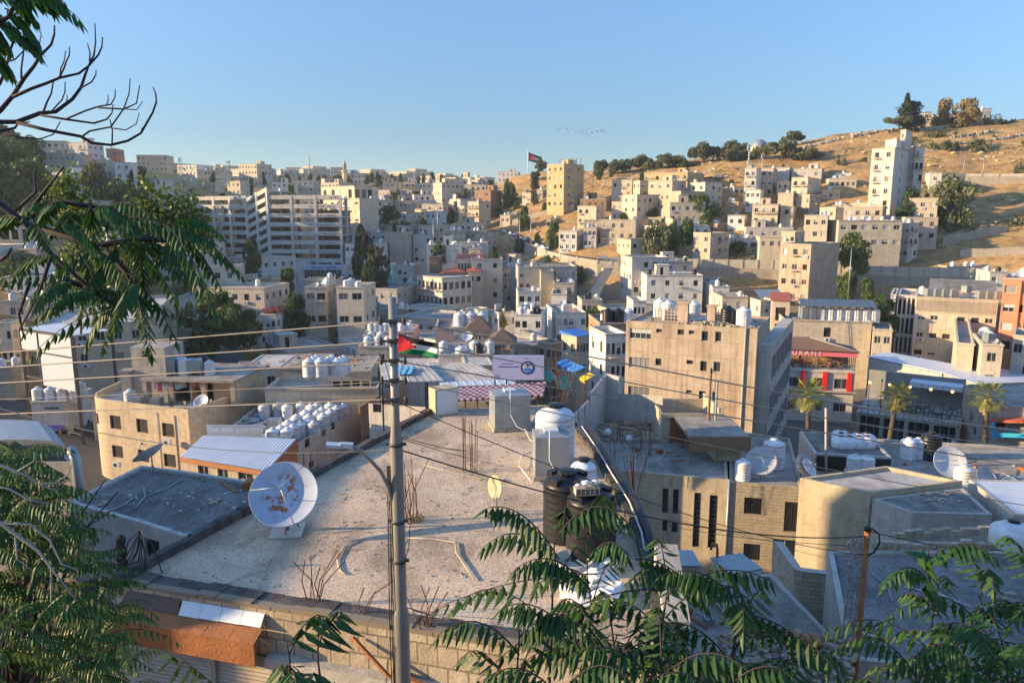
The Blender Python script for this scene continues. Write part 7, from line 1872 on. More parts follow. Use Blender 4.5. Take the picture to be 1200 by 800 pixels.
def terrace():
 P0,P1=WY(1003,482,86),WY(1128,486,80)
 d=(P1-P0);d.z=0;L=d.length;th=math.atan2(d.y,d.x);zb=-31;zt=P0.z
 r=empty('terrace_restaurant',((P0.x+P1.x)/2,(P0.y+P1.y)/2,zb),th,'dark framed terrace restaurant with lamps on its upper deck, between two palms','restaurant')
 H=zt-zb;x0,x1=-L/2,L/2
 b=MB();b.box(x0,x1,0,9,H-0.35,H);b.box(x0,x1,0,9,H-4.1,H-3.8);b.box(x0-0.5,x1+0.5,-1.6,9,H-6.0,H-5.6);b.obj('deck',M['conc'],r)
 b=MB()
 for i in range(5):
  x=x0+0.3+i*(L-0.6)/4;b.box(x-0.22,x+0.22,-0.05,0.4,0,H-0.35)
 b.obj('pillar',M['stone'],r)
 b=MB();b.box(x0+0.3,x1-0.3,0.6,0.7,0,H-0.4);b.obj('glass_front',M['glass'],r,uv=False)
 b=MB()
 for i in range(13):x=x0+0.3+i*(L-0.6)/12;b.box(x-0.04,x+0.04,0.5,0.59,H-3.8,H-0.4)
 b.box(x0,x1,0.5,0.58,H-1.5,H-1.42);b.box(x0,x1,0.48,0.6,H-2.9,H-2.82);b.obj('mullion',M['galv'],r,uv=False)
 b=MB()
 for z in(0.5,0.95):b.box(x0,x1,0.05,0.1,H+z,H+z+0.05)
 for i in range(18):x=x0+i*L/17;b.box(x-0.03,x+0.03,0.05,0.1,H,H+1)
 b.obj('railing',M['framed'],r,uv=False)
 b=MB();b.box(x0,x1-0.2,8.6,8.9,H,H+3.6);b.obj('back_wall',M['pave'],r,uv=False)
 b=MB();b.box(x0+L*0.45,x1-0.4,6.2,8.5,H+2.9,H+3.1);b.box(x0+L*0.45,x1-0.4,6.1,6.18,H+2.5,H+3.1);b.obj('canopy',M['sheet'],r,uv=False)
 b=MB();b.box(x0+L*0.42,x1+0.2,-1.7,1.5,H-5.6,H-5.2);b.box(x0+L*0.42,x1+0.2,-1.72,-1.64,H-6.6,H-5.2);b.obj('wood_awning',M['wood'],r,uv=False)
 rg=random.Random(3)
 for i in range(9):
  x=x0+L*(0.08+0.1*i);y=3+2.2*(i%2);
  l=empty('street_lamp',at_w(r,x,y,H),th,'round glowing lamp on a mast over the terrace restaurant deck','lamp','lamps over the terrace deck')
  b=MB();b.tube([(0,0,0),(0,0,3.0)],0.03,6);b.obj('mast',M['framed'],l,uv=False)
  b=MB();b.ball((0,0,3.1),0.17,10,6);b.obj('globe',M['warm']if i%2==0 else M['creamr'],l,uv=False)
 for i in range(8):
  x=x0+L*(0.42+0.07*i);l=empty('wall_lamp',at_w(r,x,-1.75,H-6.5),th,'small warm lamp glowing under the wooden awning','lamp','lamps under the wooden awning');b=MB();b.ball((0,-0.05,0),0.13,8,5);b.obj('globe',M['warm'],l,uv=False)
 for i in range(8):
  x=x0+L*(0.3+0.085*i);y=rg.uniform(1.5,5)
  for s_ in(-0.7,0.7):chair(at_w(r,x+s_,y,H),th+(1.57 if s_<0 else-1.57),'framed','dark chair on the terrace restaurant deck',group='terrace chairs')
  t=empty('table',at_w(r,x,y,H),th,'dark table on the terrace restaurant deck','table','terrace tables');b=MB();b.box(-0.45,0.45,-0.4,0.4,0.7,0.75);b.obj('tabletop',M['framed'],t,uv=False);b=MB();b.box(-0.05,0.05,-0.05,0.05,0,0.698);b.obj('leg',M['framed'],t,uv=False)
 pts=[at_w(r,x,y,0)for x,y in((x0,0),(x1,0),(x1,9),(x0,9))];FOOT.append(([(p.x,p.y)for p in pts],84))
def at_w(r,x,y,z):
 th=r.rotation_euler.z;l=r.location
 return Vector((l.x+x*math.cos(th)-y*math.sin(th),l.y+x*math.sin(th)+y*math.cos(th),l.z+z))
m_,nt_,bs_=mat_base('warm_bulb');bs_.inputs['Base Color'].default_value=(1,.6,.25,1);bs_.inputs['Emission Color'].default_value=(1,.55,.2,1);bs_.inputs['Emission Strength'].default_value=1.6;M['warm']=m_
terrace()
sx=PB('house','rough stone house with blue balcony and red-brown tiled porch at the right edge',[(WY(1128,470,84).x,84),(WY(1150,470,76).x,76),(WY(1240,470,72).x,72),(WY(1240,470,84).x,86)],-19.6,12,'stone','roof',0.3,k='blue balcony house',wins={0:[(1137,1140,483,494,'open'),(1152-12,1155-11,500,510,'open')],1:[(1165,1178,493,502,'open'),(1168,1186,522,540,'slide'),(1152.5,1156,488,497,'open')]})
b=MB();q=[WY(1160,492,74.5),WY(1240,494,70),WY(1240,478,75),WY(1176,480,78)]
b.face(q);b.face([v-Vector((0,0,0.25))for v in reversed(q)]);b.face([q[0]-Vector((0,0,.25)),q[1]-Vector((0,0,.25)),q[1],q[0]]);kid(sx,'porch_roof',b,M['redtile'],uv=False)
b=MB();z=WY(1165,512,74).z;b.beam(WY(1163,509,74),WY(1240,512,71),0.12,0.45);
for x in(1164,1184):b.beam(WY(x,514,73.8),WY(x,495 if x<1170 else 505,73.8),0.25)
M['cyan']=simple('cyan_paint',(0.04,0.38,0.58),0.6);kid(sx,'balcony',b,M['cyan'],uv=False)
b=MB();a,c=WY(1110,512,74),WY(1205,538,68);b.tube([a.lerp(c,i/20)-Vector((0,0,1.0*4*(i/20)*(1-i/20)))for i in range(21)],0.02,4)
for i in range(1,20):
 q=a.lerp(c,i/20)-Vector((0,0,4*(i/20)*(1-i/20)));b.raw([q,q+Vector((0.45,0,-0.02)),q+Vector((0.2,-0.1,-0.38))],[(0,1,2)],1+(i%2))
tag(inst('pennant_string',b.mesh('pennant_string',[M['wirep'],M['flagred'],M['flagwhite']],uv=False)),'red and white pennants strung before the stone house at right','pennants')
lr=PB('house','low roof strip carrying dishes and tanks beyond the plain cream block',[(26.5,55),(52,50),(56,64),(31,69)],-21.2,8,'grey','roof',0.2,k='dish strip roof')
dish(GZ(1108,562,-21.4),1.5,-95,'largest brown rusty dish right of the pale roof',mat='rust',tilt=64)
dish(GZ(1150,578,-21.4),1.15,-70,'olive-brown dish right of the white jar-shaped tank',tilt=60)
dish(GZ(1180,583,-21.4),0.9,-90,'dark dish in the junk at the right',tilt=66)
for k_,(x,y,Y,kd,s_,lb)in enumerate(((1128,572,49,'white',1.35,'white jar-shaped tank between the two large brown dishes'),(1064,535,60,'white',1.25,'white tank left of the round black tank beyond the pale roof'),(1075,534,60,'white',1.2,'second white tank beside the round black tank'),(1089,535,60,'black',1.6,'round black tank beyond the pale roof'),(1000,553,56,'white',1.1,'left of two white tanks behind the pale roof corner'),(1015,554,56,'white',1.1,'right of two white tanks behind the pale roof corner'))):
 tank(GZ(x,y+2,-21.4),kd,lb,None,s_)
for i in range(9):tank(GZ(985+(i%4)*10,524-(i//4)*4,-20.2),'wide','pale squat tank clustered right of the tall bare roof mast','pale tanks beyond the pale roof',1.0)
bk=PB('shed','black-walled shed behind the two white tanks',[(25.8,60.5),(31.8,59.5),(33,66),(27,67)],-20.1,7,'grey','roofd',0.1,k='black shed')
b=MB();b.beam((25.9,60.3,-20.9),(31.7,59.3,-20.9),0.08,1.3);kid(bk,'black_sheet',b,M['black'],uv=False)
b=MB();p=WY(968,556,55);b.tube([p,WY(968,478,55)],0.1,8);single('roof_mast',b,M['trim'],'tall bare mast standing right of the leftmost palm','mast')
b=MB();rr=random.Random(44)
for i in range(160):
 s_=rr.uniform(0.1,0.35);b.box(-s_,s_,-s_,s_,0,s_,0,Matrix.Translation(GZ(rr.uniform(1160,1200),rr.uniform(562,588),-21.3+rr.random()*0.5))@Matrix.Rotation(rr.uniform(0,3),4,'Z')@Matrix.Rotation(rr.uniform(-.6,.6),4,'X'))
single('junk_heap',b,M['galv'],'heap of scrap and sacks on the roof at the right edge','junk',kind='stuff')
#palms
def palm(px,ytop,ybase,Y,label,seed):
 rg=random.Random(seed);p=WY(px,ybase,Y);t=WY(px,ytop,Y);h=t.z-p.z;r=empty('palm_tree',p,0,label,'palm',None)
 b=MB();n=14;ln=rg.uniform(-0.5,0.5)
 b.tube([(ln*(i/n)**2,0,h*i/n)for i in range(n+1)],[0.26-0.1*i/n+0.02*(i%2)for i in range(n+1)],10);b.obj('trunk',M['bark'],r,uv=False)
 b=MB();T=Vector((ln,0,h))
 for k in range(34):
  a=k*2.4+rg.uniform(-.2,.2);el=1.3-2.1*(k/34);L=rg.uniform(1.35,1.95)
  d=Vector((math.cos(a)*math.cos(el),math.sin(a)*math.cos(el),math.sin(el)));q=T+d*L*0.55
  side=d.cross(Vector((0,0,1)));side=side.normalized()if side.length>0.1 else Vector((1,0,0))
  b.tube([T,q],0.02,3,cap=False)
  for j in range(13):
   f=(j-6)/6*1.35;e=(d*math.cos(f)+side*math.sin(f)).normalized();tip=q+e*L*0.62+Vector((0,0,-0.28*L*(0.4+abs(f)*0.4)));w=side*0.03+d.cross(side)*0.015
   mid=q+e*L*0.34;b.face([q,mid-w,tip,mid+w])
 b.obj('crown',M['palm'],r,uv=False)
 b=MB()
 for k in range(26):
  a=rg.uniform(0,6.28);q=T+Vector((math.cos(a)*0.25,math.sin(a)*0.25,-0.2));tip=q+Vector((math.cos(a)*0.35,math.sin(a)*0.35,-rg.uniform(0.8,1.5)));w=Vector((-math.sin(a),math.cos(a),0))*0.12;b.face([q-w*0.3,q+w*0.3,tip+w,tip-w])
 b.obj('dead_leaves',M['dry'],r,uv=False)
palm(945,462,548,67,'left palm of the three, in front of the restaurant',1)
palm(1041,465,530,70,'middle palm of the three, in front of the terrace restaurant',2)
palm(1152,465,540,68,'right palm of the three, before the stone house',3)
#centre: checkered awning, billboard, sheet roofs, tanks
def checkered():
 A,Bq,C,D=WY(510,456,54),WY(514,470,50),WY(636,463,50),WY(640,447,56)
 pts=[(A.x,A.y),(Bq.x,Bq.y),(C.x,C.y),(D.x,D.y)]
 i_=PB('cafe','dark cafe under a maroon and white checkered tiled awning beyond the gravelled roof',[(Bq.x+0.4,Bq.y+1),(C.x-0.3,C.y+1),(C.x,C.y+10),(Bq.x,Bq.y+9)],-13.9,9,'brown','roof',0.1,k='cafe')
 m,nt,bs=mat_base('checkered_tiles');uvn=nn(nt,'ShaderNodeUVMap').outputs[0];ck=nn(nt,'ShaderNodeTexChecker');ck.inputs['Scale'].default_value=1.0
 ck.inputs['Color1'].default_value=(0.46,0.33,0.33,1);ck.inputs['Color2'].default_value=(0.13,0.03,0.04,1);nt.links.new(uvn,ck.inputs['Vector']);nt.links.new(ck.outputs[0],bs.inputs['Base Color']);bs.inputs['Roughness'].default_value=0.6
 b=MB();nx,ny=34,7;vs=[];o=i_['root'].location
 me=bpy.data.meshes.new('awning');V=[];Fc=[];UV=[]
 for j in range(ny+1):
  for i in range(nx+1):
   a=Bq.lerp(C,i/nx);c=A.lerp(D,i/nx);p=a.lerp(c,j/ny);p=p+Vector((0,0,0.05*math.sin(i*math.pi)));V.append(tuple(p-o));
 for j in range(ny):
  for i in range(nx):Fc.append((j*(nx+1)+i,j*(nx+1)+i+1,(j+1)*(nx+1)+i+1,(j+1)*(nx+1)+i));UV+=[(i,j),(i+1,j),(i+1,j+1),(i,j+1)]
 me.from_pydata(V,[],Fc);me.materials.append(m);ul=me.uv_layers.new(name='uv')
 for k,uv_ in enumerate(UV):ul.data[k].uv=(uv_[0]*0.999+0.001,uv_[1]*0.999+0.001)
 aw_=inst('awning',me,i_['root']);md=aw_.modifiers.new('thick','SOLIDIFY');md.thickness=0.12
 b=MB()
 for i in range(9):
  q=Bq.lerp(C,(i+0.2)/8.6)-o;b.beam(q+Vector((0,0.15,-0.1)),q+Vector((0,0.15,-2.6)),0.1)
 b.obj('post',M['wood'],i_['root'],uv=False)
 b=MB();q0,q1=Bq-o+Vector((0,0.1,-1.7)),C-o+Vector((0,0.1,-1.7));b.beam(q0,q1,0.06);b.obj('railing',M['framed'],i_['root'],uv=False)
 rg=random.Random(4)
 for i in range(14):
  q=Bq.lerp(C,(i+0.5)/14)+Vector((0,0.1,-1.25-rg.random()*0.3));pl=empty('hanging_plant',q,0,'potted plant hanging along the front of the checkered awning','plant','plants under the checkered awning')
  b=MB();b.lathe([(0.08,-0.1),(0.12,0.05)],8);b.obj('pot',M['orangewood'],pl,uv=False);b=MB()
  for k in range(40):
   v=Vector((rg.gauss(0,.14),rg.gauss(0,.14),0.1+rg.gauss(0,.1)));b.face([v,v+Vector((rg.uniform(-.1,.1),rg.uniform(-.1,.1),.06)),v+Vector((rg.uniform(-.1,.1),rg.uniform(-.1,.1),-.06))])
  b.obj('foliage',M['leafd'],pl,uv=False)
checkered()
def billboard():
 P,Q=WY(577,416.5,60),WY(637.5,413,60);d=Q-P;L=d.length;bot=WY(577,445,60);hh=P.z-bot.z
 r=empty('billboard',(P.x,P.y,bot.z-3),math.atan2(d.y,d.x),'lilac billboard with round blue emblem above the checkered awning','billboard')
 b=MB();b.box(0,L,0,0.15,3,3+hh);pn=b.obj('panel',M['lilac'],r,uv=False)
 b=MB()
 for i in range(5):x=0.2+i*(L-0.4)/4;b.beam((x,0.25,-5),(x,0.25,3+hh),0.12)
 b.obj('frame',M['framed'],r,uv=False)
 sc=L/920.0
 k=L/735.0
 def X(x):return x*k
 def Z(y):return 3+hh-y*k*(hh/(330*k))
 rg=random.Random(8);b=MB()
 cx,cz,ro=X(500),Z(165),100*k
 def ring(r0,r1,c0,c1,y,mb,n=40):
  for i in range(n):
   a,e=c0+(c1-c0)*i/n,c0+(c1-c0)*(i+1)/n
   mb.face([(cx+r0*math.cos(a),y,cz+r0*math.sin(a)),(cx+r1*math.cos(a),y,cz+r1*math.sin(a)),(cx+r1*math.cos(e),y,cz+r1*math.sin(e)),(cx+r0*math.cos(e),y,cz+r0*math.sin(e))])
 ring(ro*0.72,ro*0.98,0,6.2832,-0.012,b)
 for i in range(22):
  x,z=rg.uniform(15,700),rg.choice([rg.uniform(5,60),rg.uniform(60,130)]);s_=rg.uniform(3,9)*k
  if abs(x-500)<120 and z>30:continue
  b.face([(X(x),-0.012,Z(z)),(X(x)+s_,-0.012,Z(z)+s_*0.3),(X(x)+s_*1.2,-0.012,Z(z)-s_),(X(x)+s_*0.2,-0.012,Z(z)-s_*1.2)])
 def scribble(x0,x1,y,h):
  x=x0
  while x<x1:
   w=rg.uniform(6,16);b.face([(X(x),-0.012,Z(y)),(X(min(x1,x+w)),-0.012,Z(y)),(X(min(x1,x+w)),-0.012,Z(y)+h*k*rg.uniform(.5,1.1)),(X(x),-0.012,Z(y)+h*k*0.6)])
   x+=w+rg.uniform(1,5)
 scribble(130,300,115,14);scribble(85,380,158,18);scribble(450,512,45,14);scribble(30,110,262,7);scribble(30,110,277,5);scribble(30,100,295,10);scribble(225,300,290,5)
 b.obj('print',M['ink'],pn,uv=False)
 b=MB();ring(0,ro*0.72,0,6.2832,-0.012,b,30);b.obj('emblem_ground',M['flagwhite'],pn,uv=False)
 b=MB();b.box(cx-ro*0.36,cx+ro*0.36,-0.03,-0.02,cz-ro*0.62,cz-ro*0.05);b.face([(cx-ro*0.62,-0.025,cz-ro*0.25),(cx-ro*0.36,-0.025,cz-ro*0.5),(cx-ro*0.36,-0.025,cz-ro*0.05),(cx-ro*0.5,-0.025,cz-ro*0.05)]);b.face([(cx+ro*0.36,-0.025,cz-ro*0.5),(cx+ro*0.62,-0.025,cz-ro*0.25),(cx+ro*0.5,-0.025,cz-ro*0.05),(cx+ro*0.36,-0.025,cz-ro*0.05)]);b.obj('printed_shirt',M['polo'],pn,uv=False)
 b=MB();ring2=[(cx+ro*0.2*math.cos(t*0.5236),-0.02,cz+ro*0.22+ro*0.25*math.sin(t*0.5236))for t in range(12)];b.face(ring2);b.obj('printed_face',M['skin'],pn,uv=False)
 b=MB();b.face([(cx+ro*0.24*math.cos(t*0.5236),-0.026,cz+ro*0.33+ro*0.2*math.sin(t*0.5236))for t in range(0,7)]);b.obj('printed_hair',M['black'],pn,uv=False)
billboard()
for i,(ps,z,mt,lb)in enumerate(((([(444,424),(498,424),(520,446),(448,448)]),-15.6,'rooflt','flat patched sheet roof shelter below the flag'),(([(500,424),(556,425),(598,446),(516,447)]),-16.0,'rooflt','flat pale ribbed shelter roof left of the billboard'),(([(515,448),(600,444),(608,452),(520,458)]),-14.6,'bluewhite','long pale blue sheet roof just above the checkered awning'))):
 q=[GZ(x,y,z)for x,y in ps];q=[q[3],q[2],q[1],q[0]];cx=sum(p.x for p in q)/4;cy=sum(p.y for p in q)/4
 r=empty('shelter',(cx,cy,z-3),0,lb,'shelter');b=MB();o=Vector((cx,cy,z-3))
 b.face([p-o for p in q]);b.face([p-o-Vector((0,0,.12))for p in reversed(q)])
 for j in range(4):b.face([q[j]-o-Vector((0,0,.12)),q[(j+1)%4]-o-Vector((0,0,.12)),q[(j+1)%4]-o,q[j]-o])
 for t in range(1,9):a,c=q[0].lerp(q[1],t/9),q[3].lerp(q[2],t/9);b.beam(a-o+Vector((0,0,.01)),c-o+Vector((0,0,.01)),0.05)
 b.obj('sheet',M[mt],r,uv=False);b=MB()
 for p in q:b.beam(p-o-Vector((0,0,6)),p-o-Vector((0,0,.12)),0.15)
 b.obj('post',M['framed'],r,uv=False)
b=MB()
for i in range(10):
 for j in range(4):
  p=GZ(466+i*1.9,430+j*2.2,-15.45);q=GZ(468+i*1.9,432.2+j*2.2,-15.45);zz=0.12*math.sin(i*1.7+j);b.face([p+Vector((0,0,zz)),Vector((q.x,p.y,p.z+zz+0.05)),Vector((q.x,q.y,p.z+0.05)),Vector((p.x,q.y,p.z))])
single('tarpaulin',b,M['lightblue'],'crumpled bright blue tarpaulin on the flat shelter roof','tarpaulin')
rt_=BLD['red-tarp house'];b=MB()
for i in range(12):
 for j in range(6):
  def q(a,c):p=at_local(rt_,-rt_['W']/2+rt_['W']*a/12,0.3+c*0.9,rt_['H']+0.5+0.35*math.sin(a*1.3+c*0.9)+0.04*c);return p
  b.face([q(i,j),q(i+1,j),q(i+1,j+1),q(i,j+1)])
M['redtarp']=simple('faded_red_tarpaulin',(0.58,0.10,0.07),0.7,var=0.25);single('tarpaulin',b,M['redtarp'],'rumpled red tarpaulin covering a white house roof between two trees','tarpaulin')
ph=BLD['white house with pavilion']
def pavilion(x0,x1,y,Y,label):
 P,Q=WY(x0,y,Y),WY(x1,y,Y);w=Q.x-P.x;h=2.4
 r=empty('pavilion',((P.x+Q.x)/2,P.y+3,P.z-h),0,label,'pavilion')
 b=MB();o=0.5;lo=[(-w/2-o,-3-o,h),(w/2+o,-3-o,h),(w/2+o,3+o,h),(-w/2-o,3+o,h)];ap=(0,0,h+1.8)
 for i in range(4):b.face([lo[i],lo[(i+1)%4],ap])
 b.face(list(reversed(lo)));b.obj('roof',M['browntile'],r,uv=False)
 b=MB()
 for x in(-w/2,0,w/2):
  for y_ in(-3,3):b.beam((x,y_,-0.6),(x,y_,h),0.18)
 b.box(-w/2,w/2,-3.02,-2.95,0,0.9);b.obj('post',M['trim'],r)
pavilion(548,572,386,110,'pyramid-roofed brown tiled pavilion on the white house')
pavilion(574,602,403,104,'second brown tiled pavilion, lower right of the first')
for i in range(3):tank(at_local(ph,-ph['W']/2+1+i*1.75,1.2,ph['zi']),'white','tall white tank, one of three side by side on the white house with pavilion','three tall white tanks',1.75)
pr_=BLD['pink balustrade roof']
for i in range(9):tank(at_local(pr_,-pr_['W']/2+0.8+i*(pr_['W']-1.6)/8,1.3,pr_['zi']),'white','white tank in the long row behind the pink balustrade','tanks behind the pink balustrade',1.15)
pr_=BLD['lower tank terrace']
for i in range(5):tank(at_local(pr_,-pr_['W']/2+1.2+i*1.5,1.3,pr_['zi']),'white','white tank on the lower terrace left of the flag','tanks on the lower terrace',1.15)
pr_=BLD['grey service roof']
for i,(x,kd)in enumerate(((-3.0,'white'),(-0.6,'wide'),(1.2,'white'),(3.4,'white'),(1.9,'black'))):tank(at_local(pr_,x,3 if i<4 else 1.2,pr_['zi']),kd,KN[kd]+' on the grey service roof, %s'%['leftmost','low one','middle','rightmost','black one'][i]if i<4 else 'black water tank at the front of the grey service roof',None,1.2)
dish(at_local(pr_,0.3,4.5,pr_['zi']+1.2),0.9,-95,'grey dish above the tanks on the grey service roof')
for info_,n_,kd_ in(('rounded',0,None),):pass
lc=BLD['long corrugated-roof house']
for i,(px,Y)in enumerate(((363,91),(368,91),(372,90),(376,90),(386,88),(390,88),(396,88),(400,88),(404,88))):tank(GZ(px,441-(i%3)*2,-16.8-(0.2 if i<4 else 0.6)),'white','white tank among those on the roofs left of the street pole','tanks left of the street pole',1.3)
bt_=BLD['brown rooftop with black tanks']
for i in range(3):tank(at_local(bt_,-0.5+i*1.6,2.0,bt_['zi']),'black' if i<2 else 'white',['left black tank on the brown rooftop','right black tank on the brown rooftop','white tank beside the black pair on the brown rooftop'][i],None,1.6)
sh_=BLD['signed stone house']
for i in range(4):tank(at_local(sh_,-1.9+i*1.5,1.4,sh_['zi']),'white','round-shouldered white tank behind the parapet of the signed stone house','tanks on the signed stone house',1.35)
for i in range(3):tank(at_local(sh_,-0.6+i*1.4,4.0,sh_['zi']),'white','rear white tank on the signed stone house','rear tanks on the signed stone house',1.35)
b=MB();W_=sh_['W']
def sw2(x0,x1,zc,h):
 rg=random.Random(int(x0*10));x=x0
 while x<x1:w=rg.uniform(0.08,0.22);z=zc+rg.uniform(-.06,.06);b.box(x,x+w,-0.03,-0.003,z,z+rg.uniform(h*0.3,h));x+=w*0.9
sw2(-0.6,1.1,sh_['H']-1.05,0.28);b.obj('lettering',M['framed'],sh_['root'],uv=False)
b=MB()
for x0_,x1_ in((-W_/2+0.5,-0.1),(0.15,W_/2-0.5)):b.raw([(x0_,-0.9,sh_['H']-3.6),(x1_,-0.9,sh_['H']-3.6),(x1_,-0.003,sh_['H']-3.2),(x0_,-0.003,sh_['H']-3.2)],[(0,1,2,3)])
b.obj('awning',M['ink'],sh_['root'],uv=False)
for(p0,p1,mt,lb,drop)in(((662,420,104),(686,430,97),'blue','dark blue awning over the windows of the blue-roofed shop house',1.0),((661,440,100),(672,450,95),'green','green shop awning deep in the market street',1.4),((643,432,106),(655,442,100),'green','second green awning at the left of the market street',1.2),((691,436,93),(697,440,92),'yellowc','small yellow awning against the grey-white shop building',1.0)):
 if mt=='yellowc':M['yellowc']=simple('yellow_canvas',(0.6,0.42,0.02),0.7)
 a,c=WY(*p0),WY(*p1);dd=(c-a);dd.z=0;dd.normalize();out=Vector((-abs(dd.y),-abs(dd.x)*0.3,0)).normalized()*1.3
 b=MB();q=[a,c,c+out-Vector((0,0,drop*0.6)),a+out-Vector((0,0,drop*0.6))]
 b.face(q);b.face([v-Vector((0,0,.05))for v in reversed(q)]);b.face([q[3],q[2],q[2]-Vector((0,0,.4)),q[3]-Vector((0,0,.4))]);single('shop_awning',b,M[mt],lb,'awning')
def panel_tower():
 P=WY(24,386,96);Q=WY(84,384,90);r=empty('panel_tower',(P.x,P.y,-32),0,'steel frame tower clad with blank white panels at the left','tower')
 o=r.location;d=Q-P;d.z=0;L=d.length;d.normalize();bk=Vector((-d.y,d.x,0));lft=Vector((P.x,P.y,0));zt=P.z
 b=MB()
 cs=[lft,lft+d*L*0.36,lft+d*L,lft+bk*5,lft+d*L+bk*5]
 for c in cs:b.beam(Vector((c.x,c.y,-32))-o,Vector((c.x,c.y,zt))-o,0.3)
 for z in(zt,zt-2.6,zt-6.2,zt-9.5,zt-12.5):b.beam(cs[0]+Vector((0,0,z))-o,cs[2]+Vector((0,0,z))-o,0.16);b.beam(cs[0]+Vector((0,0,z))-o,cs[3]+Vector((0,0,z))-o,0.16)
 b.obj('frame',M['framed'],r,uv=False)
 M['panelw']=simple('white_cladding',(0.42,0.47,0.53),0.6,var=0.08,scale=0.8)
 for a0,a1,z0,z1 in((0.02,0.34,zt-2.5,zt-0.15),(0.38,0.98,zt-2.5,zt-0.15),(0.38,0.98,zt-6.9,zt-2.75)):
  p0,p1=lft+d*L*a0-bk*0.2,lft+d*L*a1-bk*0.2;b=MB();b.face([Vector((p0.x,p0.y,z0))-o,Vector((p1.x,p1.y,z0))-o,Vector((p1.x,p1.y,z1))-o,Vector((p0.x,p0.y,z1))-o]);
  b.face([Vector((p1.x,p1.y+.1,z0))-o,Vector((p0.x,p0.y+.1,z0))-o,Vector((p0.x,p0.y+.1,z1))-o,Vector((p1.x,p1.y+.1,z1))-o]);b.obj('panel',M['panelw'],r,uv=False)
 b=MB();q=[cs[0],cs[2],cs[4],cs[3]];b.face([Vector((v.x,v.y,zt+0.2))-o for v in q]);b.obj('roof',M['sheet'],r,uv=False)
 FOOT.append(([(v.x,v.y)for v in q],95))
panel_tower()
#skyline items
def mast(px,ytop,ybase,Y,w,label,red=False):
 a,t=WY(px,ybase,Y),WY(px,ytop,Y);h=t.z-a.z;r=empty('radio_mast',a,0,label,'mast');b=MB()
 for sx,sy in((-w,-w),(w,-w),(0,w)):b.beam((sx,sy,0),(sx*0.4,sy*0.4,h),w*0.3)
 n=int(h/(w*3))+1
 for i in range(n):z=h*i/n;b.beam((-w,-w,z),(w,-w,z+h/n),w*0.2);b.beam((w,-w,z),(0,w,z+h/n),w*0.2)
 b.obj('lattice',M['galv'],r,uv=False)
 if red:b=MB();b.box(-w*2.2,-w*1.2,-w,0,h*0.72,h*0.95);b.box(-w*2,-w*1.2,-w,0,h*0.2,h*0.32);b.obj('antenna',M['sheet'],r,uv=False)
mast(213,184,205,348,0.45,'radio mast with panel antennas left on the skyline',True)
mast(269,188,200,430,0.7,'stubby lattice mast on the wide beige skyline block',True)
mast(363,181,206,470,0.6,'tall thin radio mast on the skyline above the car park')
mast(486,203,212,420,0.25,'small antenna on the skyline left of centre');mast(253,193,200,430,0.2,'thin aerial on the wide beige skyline block')
mast(877,168,198,283,0.35,'white telecom mast with antennas above the green-shuttered house',True);mast(893,180,200,280,0.25,'second thin telecom mast on the citadel slope',True)
def minaret():
 a,t=WY(404.5,214,470),WY(404.5,188,470);h=t.z-a.z;r=empty('minaret',(a.x,a.y,a.z-6),0,'slim minaret with balcony and pointed top on the skyline','minaret');h+=6
 b=MB();b.lathe([(1.7,0),(1.6,h*0.6),(1.5,h*0.62)],12);b.obj('shaft',M['cream'],r)
 b=MB();b.lathe([(1.5,h*0.62),(2.3,h*0.65),(2.3,h*0.69),(1.2,h*0.69)],12);b.obj('balcony',M['cream'],r)
 b=MB();b.lathe([(1.1,h*0.69),(1.1,h*0.84),(1.4,h*0.85),(1.0,h*0.9),(0.5,h*0.96),(0.05,h)],12);b.obj('cap',M['cream'],r)
minaret()
def dome():
 c=WY(890,167,350);r=empty('domed_hall',(c.x,c.y,c.z-6),0,'hall with grey metal dome on top of the citadel hill','building')
 b=MB();b.lathe([(3.7,0),(3.7,4)],20);b.obj('wall',M['cream'],r)
 M['dome']=simple('lead_dome',(0.22,0.26,0.33),0.5,0.3,0.2,0.5);b=MB();n=10
 b.lathe([(3.6*math.cos(i/n*1.5),4+3.4*math.sin(i/n*1.5))for i in range(n+1)],28);b.tube([(0,0,8),(0,0,10.5)],0.1,5);b.obj('dome',M['dome'],r,uv=False)
dome()
def hill_flag():
 a,t=WY(618.5,207,400),WY(619,176,400);r=empty('flagpole',a,0,'tall white flagpole on the ridge at the left end of the citadel hill','flagpole');h=t.z-a.z
 b=MB();b.tube([(0,0,-2),(0,0,h)],0.22,8);b.obj('pole',M['sheet'],r,uv=False)
 p=WY(619.5,178.5,400);q=WY(634.5,184.5,400);v=WY(619.5,189,400)
 flag(p,(q-p).normalized(),(v-p).normalized(),(q-p).length,(v-p).length,'large black, white, green and red flag flying from the ridge flagpole',0.35)
hill_flag()
MU=[(1078,1092,131,330,'white',5),(1092,1118,133,322,'cream',7),(1118,1160,131,326,'white',6),(1142,1163,127,330,'white',8)]
for i,(a,c,y,Y,mt,h)in enumerate(MU):B(a,c,y,Y,-4,10,h,mt,k='museum '+['west cottage','cream house','long wing','raised wing'][i],label=['white low house behind the ridge cypress','cream museum house on the ridge between the thin trees','long white museum building on the ridge top right','raised white end of the museum building on the ridge'][i],cols=3,rows=1,stair=False)
